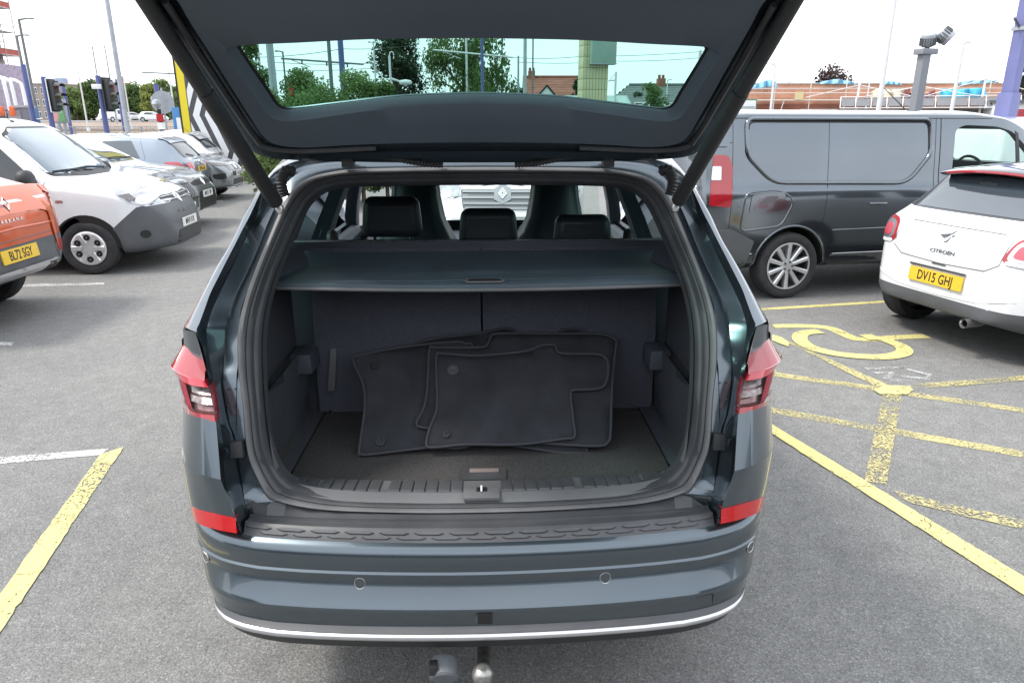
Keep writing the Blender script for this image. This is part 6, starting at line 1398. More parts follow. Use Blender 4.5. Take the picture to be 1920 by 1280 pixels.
# blue notice board by the totem
a = at(323, 207, 25); b = at(348, 241, 25); e = empty('notice_board', ((a.x+b.x)/2, 25, 0), 0, 'bright blue notice board with white panels just left of the totem', 'notice board')
bm_ = mat('blue board', (.05, .19, .42), .5); w_ = b.x-a.x; box_obj('board', (0, 0, (a.z+.2)/2+.1), (w_, .1, a.z-.2), bm_, e, bevel=.01)
box_obj('notice', (.05, -.055, a.z-.45), (w_*.62, .01, .42), K['white_board'], e); box_obj('notice', (.05, -.055, a.z-.92), (w_*.62, .01, .38), K['white_board'], e)
for q in (-1, 1): tube_obj('board_post', [(q*w_*.45, .02, 0), (q*w_*.45, .02, a.z+.05)], .05, bm_, e)
# round sign seen from the back, bollard
p = at(305, 192, 27); e = empty('round_sign', (p.x, p.y, 0), radians(10), 'round road sign seen from its grey back on a thin post', 'road sign'); mb = MB(); mb.lathe([(.40, 0), (.40, .02), (0, .02)], 24, frame((0, 0, p.z), (1, 0, 0), (0, 0, 1))); mb.build('sign_disc', K['pole_grey'], e); tube_obj('sign_post', [(0, .05, 0), (0, .05, p.z+.5)], .035, K['pole_grey'], e)
p = at(300, 221, 22.5); e = empty('striped_bollard', (p.x, p.y, 0), 0, 'black post with red and white bands in front of the blue board', 'bollard'); tube_obj('shaft', [(0, 0, 0), (0, 0, p.z+.25)], .06, K['ink'], e); box_obj('red_band', (0, 0, p.z), (.15, .15, .22), K['reflector'], e); box_obj('white_band', (0, 0, p.z-.24), (.15, .15, .20), K['white_board'], e); mb = MB(); mb.lathe([(0, -.14), (.1, -.1), (.14, 0), (.1, .1), (0, .14)], 12, Matrix.Translation((-.05, 0, p.z+.40))); mb.build('bollard_lamp', K['pole_grey'], e)
# silver guard rail behind the left cars
e = empty('guard_rail', (at(90, 236, 27.6).x, 27.6, 0), 0, 'silver tubular guard rail along the pavement behind the left cars', 'railing')
for k in range(12): tube_obj('rail_post', [(-4+1.25*k, 0, .13), (-4+1.25*k, 0, 1.55)], .024, K['pole_grey'], e, 6)
for z in (.6, 1.05, 1.53): tube_obj('rail', [(-4.1, 0, z), (9.8, 0, z)], .02, K['pole_grey'], e, 6)
for k in range(90): tube_obj('baluster', [(-3.9+.152*k, 0, .6), (-3.9+.152*k, 0, 1.53)], .007, K['pole_grey'], e, 4)
# street lamps on the left
street_lamp(159, -260, 24.5, 190, K['pole_grey'], 'thick grey lamp column rising out of frame between the two signals', .085, 'lamp columns along the street')
street_lamp(35, 36, 34, 62, K['pole_dark'], 'taller dark lamp column with level arm at the far left'); street_lamp(31, 67, 40, 54, K['pole_dark'], 'shorter dark lamp column just left of the tall dark one')
street_lamp(146, 132, 60, 136, K['pole_white'], 'pale distant lamp column left of the thick grey one'); street_lamp(230, 138, 66, 221, K['pole_white'], 'pale distant lamp column behind the curved grab rail post'); street_lamp(316, 131, 58, 306, K['pole_white'], 'pale lamp column just left of the totem')
street_lamp(173, 88, 80, 176, K['pole_grey'], 'high mast with crossed floodlights, left one of the far pair', .1, 'far high masts', both=True); street_lamp(196, 86, 84, 200, K['pole_grey'], 'high mast with crossed floodlights, right one of the far pair', .1, 'far high masts', both=True)
e = empty('tram_gantry', (at(336, 137, 40).x, 40, 0), 0, 'overhead tram gantry pole with cantilever arm beside the totem', 'gantry'); p = at(334, 112, 40); tube_obj('gantry_pole', [(0, 0, 0), (0, 0, p.z)], .09, K['pole_dark'], e); q = at(264, 136, 40); r_ = at(334, 139, 40); tube_obj('gantry_arm', [(q.x-r_.x, 0, q.z), (0, 0, r_.z)], .035, K['pole_dark'], e)
# scaffolded tower at the far left
e = empty('scaffolded_tower', (at(-22, 200, 60).x-1.7, 60, 0), radians(4), 'tall unfinished building wrapped in scaffolding at the left edge', 'building')
box_obj('core', (-3.4, 3, 8), (7, 6, 26), mat('bare concrete frame', (.30, .27, .27), .9, var=(1.5, .2)), e)
px_r = at(12, 100, 60).x-at(-22, 200, 60).x
K['scaf'] = mat('scaffold tube', (.45, .43, .43), .5, .4); K['orange_net'] = mat('red brown boarding', (.38, .09, .07), .8, var=(3, .3)); K['lilac_net'] = mat('lilac debris net', (.36, .31, .40), .85, var=(4, .25))
for k in range(11):
    z = 1.4+1.9*k
    box_obj('scaffold_deck', (-1.5, -.6, z), (7.0, 1.1, .06), K['ink_grey'], e)
    if k % 2: box_obj('toe_board', (-1.5, -1.17, z+.25), (6.6, .03, .38), K['orange_net'], e)
    tube_obj('ledger', [(-5, -1.15, z+1), (2.0, -1.15, z+1)], .035, K['scaf'], e, 6); tube_obj('ledger', [(-5, -1.15, z+.5), (2.0, -1.15, z+.5)], .03, K['scaf'], e, 6)
for k in range(6): tube_obj('standard', [(-5+1.4*k, -1.15, 0), (-5+1.4*k, -1.15, 22-1.2*k*0)], .035, K['scaf'], e, 6)
for k in range(11):                                   # the same lifts round the flank that faces the car park
    z = 1.4+1.9*k
    box_obj('scaffold_deck', (.75, 2.6, z), (1.1, 7.4, .06), K['ink_grey'], e); box_obj('floor_slab', (.12, 3, z-.5), (.1, 6, .35), K['kerb'], e)
    if k % 2: box_obj('toe_board', (1.32, 2.6, z+.25), (.03, 7.2, .42), K['orange_net'], e)
    for q in (1.0, .5): tube_obj('ledger', [(1.3, -1.1, z+q), (1.3, 6.3, z+q)], .04, K['scaf'], e, 6)
    for q in (.8, 3.0, 5.0): box_obj('opening', (.11, q, z+.62), (.03, 1.2, 1.2), K['ink'], e)
for k in range(5): tube_obj('standard', [(1.3, -1.1+1.85*k, 0), (1.3, -1.1+1.85*k, 22)], .045, K['scaf'], e, 6)
mb = MB(); mb.grid([[(1.42+.04*sin(y*3+z), y, z) for y in (-1, 1, 3, 5, 6.2)] for z in (2.6, 4, 6.3)]); mb.build('debris_net', K['lilac_net'], e)
mb = MB(); mb.grid([[(x, -1.26-.05*sin(x*3+z), z) for x in (-5, -3, -1, .6, 2.3)] for z in (3.4, 5, 7.2)]); mb.build('debris_net', K['lilac_net'], e)
# tram shelter hoops in white, orange barriers
for k, (px, Y) in enumerate(((6, 30), (20, 31), (40, 32))):
    p = at(px, 146+4*k, Y); e = empty('white_hoop', (p.x, p.y, 0), 0, ['white arched tram shelter hoop nearest the left edge', 'white arched tram shelter hoop, middle of the three at the left', 'white arched tram shelter hoop nearest the first blue post'][k], 'shelter hoop', 'white shelter hoops')
    tube_obj('hoop', crv([(0, 0, 0), (0, 0, p.z-.4), (-.15, 0, p.z), (-.5, 0, p.z+.1), (-.8, 0, p.z-.1)], 20), .07, K['white_board'], e)
for k, (x0_, x1_, lab) in enumerate(((-6, 11, 'orange plastic barrier at the left edge'), (15, 31, 'orange plastic barrier left of the grey utility cabinet'))):
    a = at(x0_, 194, 28.5); b = at(x1_, 224, 28.5); e = empty('orange_barrier', ((a.x+b.x)/2, 28.5, 0), 0, lab, 'barrier', 'orange barriers'); w_ = b.x-a.x
    om = K.setdefault('orange_plastic', mat('orange plastic', (.72, .13, .04), .5, var=(3, .1))); box_obj('barrier_top', (0, 0, 1.45), (w_, .08, .75), om, e, bevel=.03); box_obj('barrier_top_rail', (0, 0, 2.1), (w_, .07, .35), om, e, bevel=.03); box_obj('barrier_foot', (0, 0, .35), (w_*.9, .5, .45), om, e, bevel=.05); box_obj('barrier_leg', (-w_*.4, 0, .9), (.06, .06, 1.2), om, e); box_obj('barrier_leg', (w_*.4, 0, .9), (.06, .06, 1.2), om, e)
a = at(31, 200, 29); b = at(60, 224, 29); e = empty('utility_cabinet', ((a.x+b.x)/2, 29, 0), 0, 'grey street utility cabinets behind the white van roof', 'cabinet'); box_obj('cabinet_body', (0, 0, a.z/2), (b.x-a.x, .6, a.z-.1), mat('cabinet grey', (.16, .16, .19), .6), e, bevel=.03); box_obj('cabinet_lid', (0, 0, a.z), (b.x-a.x+.06, .66, .08), K['pole_grey'], e); box_obj('cabinet_door', (-.2, -.31, a.z/2), (.5, .02, a.z-.3), K['pole_grey'], e)
a = at(60, 202, 30); b = at(74, 224, 30); e = empty('blue_hoarding', ((a.x+b.x)/2, 30, 0), 0, 'blue hoarding panel beside the left signal', 'hoarding'); box_obj('hoarding_panel', (0, 0, a.z/2), (b.x-a.x, .1, a.z), mat('blue hoarding', (.07, .17, .32), .6, var=(3, .15)), e, bevel=.01); tube_obj('hoarding_rail', [(-.3, -.07, a.z*.8), (.3, -.07, a.z*.8)], .03, K['pole_grey'], e)
# far block and brick gables beyond the trees
K['redbrick'] = None
def brick_mat(name, c1, c2, mortar, sc=4.0):
    m = mat(name, c1, .9); nt = m.node_tree; b = nt.nodes['Principled BSDF']; t = nt.nodes.new('ShaderNodeTexCoord'); mpn = nt.nodes.new('ShaderNodeMapping'); mpn.inputs['Rotation'].default_value = (pi/2, 0, 0)
    br = nt.nodes.new('ShaderNodeTexBrick'); br.inputs['Color1'].default_value = (*c1, 1); br.inputs['Color2'].default_value = (*c2, 1); br.inputs['Mortar'].default_value = (*mortar, 1); br.inputs['Scale'].default_value = sc; br.inputs['Mortar Size'].default_value = .02; br.inputs['Brick Width'].default_value = .9; br.inputs['Row Height'].default_value = .3
    nt.links.new(t.outputs['Object'], mpn.inputs[0]); nt.links.new(mpn.outputs[0], br.inputs[0]); nz = nt.nodes.new('ShaderNodeTexNoise'); nz.inputs['Scale'].default_value = .6; nz.inputs['Detail'].default_value = 5; nt.links.new(t.outputs['Object'], nz.inputs[0])
    mr = nt.nodes.new('ShaderNodeMapRange'); mr.inputs[1].default_value = .3; mr.inputs[2].default_value = .7; mr.inputs[3].default_value = .75; mr.inputs[4].default_value = 1.2; nt.links.new(nz.outputs[0], mr.inputs[0]); x = nt.nodes.new('ShaderNodeMixRGB'); x.blend_type = 'MULTIPLY'; x.inputs[0].default_value = 1; nt.links.new(br.outputs[0], x.inputs[1]); nt.links.new(mr.outputs[0], x.inputs[2]); nt.links.new(x.outputs[0], b.inputs['Base Color']); return m
K['brick_far'] = brick_mat('far red brick', (.34, .12, .075), (.29, .10, .065), (.32, .24, .2)); K['brick_orange'] = brick_mat('orange red brick', (.60, .29, .19), (.52, .23, .15), (.52, .40, .32), 1.6)
K['roof_red'] = mat('red clay tiles', (.25, .085, .06), .85, var=(1.2, .25), bump=(9, .5, .03)); K['roof_grey'] = mat('grey slate roof', (.115, .13, .13), .8, var=(1.5, .15), bump=(8, .4, .02)); K['render'] = mat('cream render', (.55, .52, .42), .85, var=(2, .08)); K['win_white'] = mat('white window frame', (.75, .75, .75), .5)
def house(name, label, x0_, x1_, Y, z_eave, z_ridge, depth, wall, roof, rz=0., chim=(), cat='house', hip=False):
    cx = (x0_+x1_)/2; w = x1_-x0_; e = empty(name, (cx, Y, 0), rz, label, cat)
    mb = MB(); mb.box((0, depth/2, z_eave/2), (w, depth, z_eave)); 
    if not hip:
        for s_ in (-1, 1): mb.face([(s_*w/2, 0, z_eave), (s_*w/2, depth/2, z_ridge-.1), (s_*w/2, depth, z_eave)])
    wall_o = mb.build('wall', wall, e)
    mb = MB(); o_ = .35; i_ = w*.18 if hip else 0
    for (ya, yb) in ((-.35, depth/2), (depth+.35, depth/2)):
        za = z_eave-.1
        rows = []
        for k in range(9):
            t = k/8; y = ya+(yb-ya)*t; z = za+(z_ridge-za)*t; xl = -w/2-o_+i_*t; rows.append([(xl, y, z), (0, y, z), (-xl, y, z)])
            if k < 8: rows.append([(xl, y+(yb-ya)/8*.98, z+(z_ridge-za)/8+.0-.03), (0, y+(yb-ya)/8*.98, z+(z_ridge-za)/8-.03), (-xl, y+(yb-ya)/8*.98, z+(z_ridge-za)/8-.03)])
        mb.grid(rows)
    if hip:
        for s_ in (-1, 1): mb.face([(s_*(w/2+o_), -.35, z_eave-.1), (s_*(w/2+o_-i_), depth/2, z_ridge), (s_*(w/2+o_), depth+.35, z_eave-.1)])
    ro = mb.build('roof', roof, e, recalc=False); tube_obj('ridge_tile', [(-w/2-o_+i_, depth/2, z_ridge+.02), (w/2+o_-i_, depth/2, z_ridge+.02)], .11, roof, ro)
    for cx_, hh, ww in chim:
        box_obj('chimney', (cx_, depth/2, z_ridge+hh/2-.4), (ww, .7, hh+.8), K['brick_far'], ro)
        for q in (-.25, .25): mb = MB(); mb.lathe([(.11, 0), (.10, .26), (.08, .26)], 8, Matrix.Translation((cx_+q*ww, depth/2, z_ridge+hh))); mb.build('chimney_pot', K['roof_red'], ro)
    return e, wall_o
def window(e, x, y, z, w, h):
    f = box_obj('window', (x, y, z), (w, .10, h), K['win_white'], e); box_obj('pane', (x-w*.24, y-.052, z), (w*.40, .01, h*.84), K['car_glass'], f); box_obj('pane', (x+w*.24, y-.052, z), (w*.40, .01, h*.84), K['car_glass'], f)
a = at(58, 158, 195); b = at(112, 158, 195); e = empty('far_block', ((a.x+b.x)/2, 195, 0), 0, 'grey brown flat roofed block far behind the left signal', 'building'); box_obj('wall', (0, 5, a.z/2), (b.x-a.x, 10, a.z), mat('far block wall', (.30, .27, .25), .9, var=(.4, .15)), e); box_obj('parapet', (0, 5, a.z+.15), (b.x-a.x+.4, 10.4, .3), K['kerb'], e)
for r_ in range(3):
    for k in range(4): window(e, -3+k*2., -.03, a.z-1.6-3.0*r_, 1.1, 1.6)
for k in range(2): box_obj('roof_plant', (-2+3.4*k, 5, a.z+.9), (2.2, 2, 1.6), mat('blue roof plant', (.25, .32, .45), .6), e)
a = at(246, 160, 200); b = at(276, 160, 200); house('gable_house', 'red brick house with red roof and chimney beyond the left trees', a.x, b.x+1.2, 200, a.z-2.2, a.z+.6, 12, K['brick_far'], K['roof_red'], radians(80), [(.2, 1.6, 1.4)])
# row of trees on the far side of the road
TG_ = 'trees beyond the road on the left'
for px, top, wpx, lf, lab, sd in ((136, 168, 44, 'leaf_pale', 'pale green street tree right of the poster case', 11), (165, 156, 46, 'leaf_mid', 'bushy mid green tree behind the thick grey lamp column', 12), (205, 172, 40, 'leaf_pale', 'light green tree behind the right signal', 13), (243, 162, 52, 'leaf_mid', 'large round tree right of the right signal', 14), (277, 160, 34, 'leaf_lime', 'yellow green slim tree beside the brick gable', 15), (306, 153, 48, 'leaf_pale', 'pale green tree behind the round sign', 16), (337, 156, 34, 'leaf_mid', 'mid green tree partly behind the totem', 17), (118, 178, 30, 'leaf_pale', 'small pale tree behind the thin blue post', 18)):
    tree('street_tree', px, 160+3*(sd % 5), top, wpx*1.1, lab, K[lf], TG_, 6500, .75, low=.05, seed=sd, trunk_r=.35, zoff=1.65)
# cars on the far road
for px, py, Y, lab, pm_, sp_k, hd in ((216, 216, 108, 'white van far away on the raised road, right of the right signal', 'white_paint', 'KANG', 1.2), (253, 219, 130, 'silver car far away on the road below the brick gable', 'silver_paint', 'HATCH', .5), (275, 215, 146, 'light grey car behind the silver far one', 'mid_grey', 'HATCH', 3.2), (288, 221, 112, 'white car nearest of the far road cars', 'white_paint', 'HATCH', .15)):
    p = at(px, py, Y); sp2 = mod(KANG, regions=[]) if sp_k == 'KANG' else mod(HATCH)
    c = Car('far_car', lab, 'car', (p.x-2*cos(hd), p.y-2*sin(hd)), hd, sp2, K[pm_], 'cars on the far road', 1); c.root.location.z = 1.52 if Y < 120 else 1.62
    if sp_k == 'HATCH': win_side(c, [rpoly([(.75, 1.02), (2.75, .97), (2.2, 1.33), (1.15, 1.37)], .04)], K['car_glass']); screen(c, rpoly([(-.6, 1.06), (.6, 1.06), (.5, 1.36), (-.5, 1.36)], .05), K['car_glass'])
    else: win_side(c, [rpoly([(1.75, 1.08), (2.92, 1.08), (2.55, 1.50), (2.40, 1.58), (1.75, 1.62)], .05)], K['car_glass']); screen(c, rpoly([(-.74, 1.175), (.74, 1.175), (.68, 1.60), (-.68, 1.60)], .05), K['car_glass'])
# ---------------------------------------------------------------- beyond the SUV: hedge, trees, tram poles, houses
HG = 'bushes of the boundary hedge'
for px, top, wpx, Y, lf, lab, sd in ((500, 168, 62, 15.5, 'leaf_pale', 'leafy bush at the left end of the hedge seen through the tailgate glass', 21), (558, 136, 70, 16, 'leaf_mid', 'tall pointed laurel bush carrying a red flower', 22), (612, 160, 70, 15.8, 'leaf_pale', 'low pale bush left of the blue post with warning sign', 23), (668, 138, 66, 16, 'leaf_pale', 'tall feathery bush right of the warning sign', 24), (716, 154, 56, 16.4, 'leaf_mid', 'bush under the swan neck lamp', 25), (588, 182, 120, 15, 'leaf_mid', 'wide low bush in front of the hedge', 26)):
    tree('hedge_bush', px, Y, top, wpx*1.7, lab, K[lf], HG, 12000, .085, low=.0, seed=sd, trunk_r=.05, cat='bush', gap=.4)
p = at(545, 174, 15.0); mb = MB(); rnd = random.Random(4)
for k in range(26):
    q = Vector((rnd.gauss(0, .045), rnd.gauss(0, .03), rnd.gauss(0, .05))); a = rnd.uniform(0, 6); mb.face([q, q+Vector((.035*cos(a), -.01, .035*sin(a))), q+Vector((.03*cos(a+1.2), .01, .03*sin(a+1.2)))])
o = mb.build('red_flower', mat('red petals', (.55, .03, .02), .6), None, recalc=False); o.location = p; tag(o, 'small red flower head in the pointed laurel bush', 'flower')
tree('dark_tree', 741, 36, 66, 126, 'large dark bushy tree seen through the tailgate glass', K['leaf_dark'], None, 16000, .18, low=.10, seed=31, trunk_r=.25)
tree('willow_tree', 868, 34, 52, 150, 'broad light green willow right of the dark tree', K['leaf_mid'], None, 19000, .17, low=.08, seed=33, trunk_r=.22, shape='willow')
tree('willow_tree', 925, 35, 92, 90, 'small drooping willow at the right flank of the broad one', K['leaf_mid'], None, 3600, .22, low=.05, seed=35, trunk_r=.12, shape='willow')
tree('boundary_tree', 466, 24, 70, 92, 'tree at the left end of the tailgate glass', K['leaf_mid'], None, 5200, .17, low=.10, seed=37, trunk_r=.16)
tree('garden_tree', 1226, 38, 152, 62, 'small garden tree in front of the grey roofed house', K['leaf_mid'], None, 2600, .19, low=.25, seed=39, trunk_r=.08)
for px, top, w_, sd, lab in ((1192, 168, 36, 41, 'bush left of the grey roofed house'), (972, 158, 40, 42, 'low bush left of the red roofed house'), (1082, 143, 22, 43, 'dark bush above the red roof')): tree('garden_bush', px, 52, top, w_, lab, K['leaf_dark'], None, 1100, .24, low=.1, seed=sd, trunk_r=.08, cat='bush')
PG = 'poles beyond the SUV'
def pole(px, py, Y, r, m, lab, cat='pole'): return post('pole', px, py, Y, r, m, lab, cat, PG, .85)
pole(478, 40, 26, .055, K['pole_white'], 'thin pale pole at the left of the tailgate glass'); pole(499, 20, 20, .11, K['pole_grey'], 'thick grey pole at the left of the tailgate glass')
street_lamp(530, 97, 38, 516, K['pole_dark'], 'dark lamp column with short level arm, seen through the glass above the hedge', .06)
pole(613, 40, 30, .085, K['pole_dark'], 'dark wooden pole left of the blue post with warning sign'); bp_, bh = pole(634, 20, 22, .095, K['pole_blue'], 'blue pole carrying the warning sign')
a = at(640, 177, 21.8); e = empty('warning_sign', (a.x+.06, 21.75, a.z-.34), 0, 'white electrical warning sign with red band on the blue pole', 'sign'); box_obj('sign_plate', (0, 0, .17), (.21, .012, .32), K['white_board'], e); box_obj('sign_band', (0, -.008, .09), (.19, .006, .10), K['reflector'], e)
mb = MB(); tri = [(0, .115), (.075, -.005), (-.075, -.005)]; mb.prism([(u, v+.18) for u, v in tri], -.014, -.007, lambda u, v, w: (u, w, v)); t_ = mb.build('sign_triangle', K['ink'], e); mb = MB(); mb.prism([(u*.66, v*.66+.19) for u, v in tri], -.018, -.0145, lambda u, v, w: (u, w, v)); mb.build('triangle_face', K['yellow_flat'], t_)
street_lamp(700, 80, 34, 690, K['pole_white'], 'slim pale lamp column in front of the dark tree', .05)
r_, h = post('hook_lamp', 730, 105, 30, .05, K['pole_white'], 'pale lamp post with hooked top and a side lamp, in front of the dark tree', 'street lamp', GR, .9); tube_obj('hook', crv([(0, 0, h-.02), (.03, 0, h+.1), (.1, 0, h+.15), (.17, 0, h+.08), (.16, 0, h-.12)], 16), .022, K['pole_white'], r_); tube_obj('lamp_arm', [(0, 0, h-.85), (.5, 0, h-1.0)], [.05, .035], K['pole_white'], r_); mb = MB(); mb.lathe([(0, -.3), (.09, -.22), (.12, 0), (.08, .2), (0, .26)], 12, frame((.62, 0, h-1.0), (0, 1, 0), (0, 0, 1))); mb.build('lamp_head', K['pole_white'], r_)
pole(873, 20, 33, .055, K['pole_white'], 'thin pale pole in front of the willow'); pole(903, 20, 30, .07, K['pole_blue'], 'blue pole in front of the willow'); pole(941, 20, 36, .04, K['pole_dark'], 'thin dark pole right of the willow'); pole(985, 10, 27, .07, K['pole_grey'], 'thick grey pole left of the red roof'); pole(1000, 10, 48, .055, K['pole_dark'], 'thin dark mast above the chimney of the red roofed house'); pole(972, 105, 34, .05, K['pole_grey'], 'short grey pole left of the thick grey one')
def arm(px0, py0, px1, py1, Y, lab, m):
    a = at(px0, py0, Y); b = at(px1, py1, Y); e = empty('gantry_arm', a, 0, lab, 'gantry arm', 'tram gantry arms'); tube_obj('arm_tube', [(0, 0, 0), b-a], .035, m, e); tube_obj('stay', [(b-a)*.1, (b-a)*.35+Vector((0, 0, -.25))], .015, m, e, 5)
    for t in (.25, .55, .8): tube_obj('insulator', [(b-a)*t+Vector((0, 0, -.02)), (b-a)*t+Vector((0, 0, -.16))], .03, K['ink'], e, 6)
arm(527, 110, 682, 121, 30, 'dark cantilever arm above the hedge', K['pole_dark']); arm(812, 94, 962, 108, 32, 'pale cantilever arm across the willow', K['pole_white'])
def wire(pts, Y, lab):
    P = [at(x, y, Y+d) for x, y, d in pts]; Q = []
    for a, b in zip(P, P[1:]):
        for k in range(12): t = k/12; q = a.lerp(b, t); q.z -= .25*4*t*(1-t)*.3; Q.append(q)
    mb = MB(); mb.tube([q-P[0] for q in Q+[P[-1]]], .012, 5); o = mb.build('overhead_wire', K['cable']); o.location = P[0]; tag(o, lab, 'wire', 'overhead tram wires')
for pts, Y, lab in (([(470, 108, 0), (640, 92, 0), (780, 84, 6)], 30, 'overhead wire highest at the left of the glass'), ([(500, 116, 0), (690, 119, 2)], 32, 'overhead wire along the dark cantilever arm'), ([(470, 132, 0), (700, 128, 2)], 34, 'overhead wire lowest above the hedge'), ([(960, 108, 0), (1090, 106, 2), (1340, 95, 4)], 36, 'upper overhead wire right of the beige totem'), ([(970, 117, 0), (1150, 115, 2), (1340, 106, 4)], 36, 'lower overhead wire right of the beige totem')): wire(pts, Y, lab)
def tram_pole(px, py, Y, px_a, lab):
    r_, h = post('tram_pole', px, py, Y, .08, K['pole_white'], lab, 'tram pole', 'tram poles right of the beige totem', .8); d = at(px_a, py, Y).x-r_.location.x; tube_obj('bracket_arm', [(0, 0, h-.45), (d, 0, h-.5)], .04, K['pole_white'], r_); tube_obj('bracket_stay', [(0, 0, h-.05), (d*.8, 0, h-.45)], .025, K['pole_white'], r_, 6)
tram_pole(1155, 135, 44, 1141, 'tram pole with left bracket just right of the beige totem'); tram_pole(1313, 95, 34, 1325, 'tram pole with right bracket at the right end of the glass')
street_lamp(1252, 150, 40, 1259, K['pole_white'], 'slim lamp column in front of the grey roof', .04)
# red roofed house
a = at(990, 185, 56); b = at(1112, 185, 56); rdg = at(1050, 145, 60); ev_ = at(1050, 181, 56)
e, wo_ = house('red_roofed_house', 'house with long red tiled roof and a small white gable, left of the beige totem', a.x, b.x, 56, ev_.z, rdg.z, 8, K['render'], K['roof_red'], 0, [(-2.1, .45, .55)])
gx = at(1026, 170, 55).x-(a.x+b.x)/2; mb = MB(); hh = at(1026, 161, 55).z; mb.prism([(-.95, ev_.z-.3), (.95, ev_.z-.3), (0, hh)], -.55, 2.2, lambda u, v, w: (gx+u, w, v)); mb.build('dormer_gable', K['win_white'], e)
for s_ in (1, -1): tube_obj('barge_board', [(gx+s_*1.05, -.6, ev_.z-.4), (gx, -.6, hh+.05)], .07, K['ink'], e, 6)
# long low roof of the shelter in front of the houses
a = at(1000, 190, 46); b = at(1180, 190, 46); e = empty('shelter_roof', ((a.x+b.x)/2, 46, 0), 0, 'long pale green sheet roof below the beige totem', 'shelter'); zt = at(1100, 178, 46).z; w_ = b.x-a.x
mb = MB(); mb.grid([[(x, y, z) for x in (-w_/2, -w_/4, 0, w_/4, w_/2)] for y, z in ((-1.4, zt-.75), (1.4, zt))]); mb.build('roof_sheet', mat('pale green sheet', (.32, .40, .38), .6, var=(.8, .1)), e)
for k in range(9): tube_obj('roof_seam', [(-w_/2+w_*k/8, -1.4, zt-.73), (-w_/2+w_*k/8, 1.4, zt+.02)], .025, K['pole_grey'], e, 5)
for k in range(4): box_obj('shelter_post', (-w_/2+.3+k*(w_-.6)/3, 0, (zt-.4)/2), (.12, .12, zt-.4), K['pole_grey'], e)
# grey roofed house
a = at(1168, 190, 50); b = at(1345, 190, 50); rdg = at(1240, 160, 54.5); ev_ = at(1240, 195, 50)
e, wo_ = house('grey_roofed_house', 'low cream house with a grey slate roof and orange chimney, right of the beige totem', a.x, b.x+1.5, 50, ev_.z, rdg.z, 9, K['render'], K['roof_grey'], 0, [(-.55, .45, .55)], hip=True)
window(e, at(1257, 205, 50).x-e.location.x, -.04, at(1257, 205, 50).z, 1.1, .85); window(e, at(1205, 205, 50).x-e.location.x, -.04, at(1205, 205, 50).z, 1.2, .9)
box_obj('gutter', (0, -.40, ev_.z-.1), (b.x-a.x+2.2, .12, .12), K['win_white'], e)
e = empty('picket_fence', (at(1255, 212, 45).x, 45, 0), 0, 'low paled fence in front of the grey roofed house', 'fence'); zf = at(1255, 209, 45).z
for k in range(34): box_obj('pale', (-3.3+.2*k, 0, zf/2), (.11, .03, zf), K['pole_grey'], e)
for z in (.5, zf-.3): box_obj('fence_rail', (0, .04, z), (6.9, .05, .09), K['pole_grey'], e)
# beige tiled totem pillar
BT = 30.; a = at(1086, 190, BT); b = at(1141, 190, BT); pw_ = b.x-a.x
E_ = empty('beige_totem', ((a.x+b.x)/2, BT+.6, 0), radians(10), 'beige tiled sign pillar with a pale green sign box near its top', 'sign')
zt = at(1110, -30, BT).z; K['tile_joint'] = mat('tile joint', (.30, .28, .20), .8)
box_obj('pillar_core', (0, 0, zt/2), (pw_*.86, .78, zt), K['tile_joint'], E_); tm = mat('cream tile', (.58, .53, .33), .4, var=(1.2, .12)); rows_ = int(zt/.42); cols_ = 8; fw = pw_*.86
tile_me = {}
def tile(name, c, d, side):
    key = (side,)
    if key not in tile_me:
        mb = MB(); mb.box((0, 0, 0), d); tile_me[key] = mb.build('tile', tm, E_, bevel=.006); o = tile_me[key]
    else: o = tile_me[key].copy(); COL.objects.link(o)
    o.location = c; return o
for r_ in range(rows_):
    z = .21+.42*r_
    if z < .9: continue
    for k in range(cols_): tile('tile', (-fw/2+fw*(k+.5)/cols_, -.40, z), (fw/cols_-.014, .03, .405), 'f')
    for k in range(4): tile('tile', (-fw/2-.012, -.39+.195*(k+.5), z), (.03, .18, .405), 's')
    if z > zt-.3: break
sb = at(1115, 118, BT-.3).z; box_obj('sign_box', (.22, -.52, (sb+zt)/2), (1.02, .42, zt-sb), mat('pale green sign', (.30, .40, .34), .5, var=(1.5, .1)), E_, bevel=.02); box_obj('sign_box_foot', (.22, -.52, sb-.02), (1.06, .46, .04), K['pole_grey'], E_)
for k in range(3): box_obj('sign_seam', (.22, -.735, sb+.5+.8*k), (1.0, .006, .02), K['pole_grey'], E_)
# ---------------------------------------------------------------- right: brick works with scaffolding, canopy, columns
WYc = 60.; xl = at(1380, 190, WYc).x; xr_ = at(2090, 190, WYc).x; zt = at(1600, 158, WYc).z; wb = empty('brick_works', ((xl+xr_)/2, WYc, 0), radians(-2), 'long orange brick building under repair behind the scaffolding on the right', 'building'); ww = xr_-xl
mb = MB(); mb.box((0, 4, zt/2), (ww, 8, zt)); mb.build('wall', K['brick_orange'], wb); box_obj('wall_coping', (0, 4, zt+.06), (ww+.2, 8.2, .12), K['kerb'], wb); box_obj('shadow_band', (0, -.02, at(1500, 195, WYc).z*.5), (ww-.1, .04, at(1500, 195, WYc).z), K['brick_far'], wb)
sc = empty('scaffold', ((xl+xr_)/2, WYc-1.2, 0), radians(-2), 'pale tube scaffold along the front of the brick building', 'scaffold'); zd = at(1500, 188, WYc-1.2).z; zr = at(1500, 166, WYc-1.2).z
K['scaf_pale'] = mat('galvanised scaffold tube', (.62, .60, .55), .5, .2); n_ = int(ww/2.6); K['board'] = mat('scaffold board', (.50, .42, .30), .9, var=(3, .2))
rnd = random.Random(8)
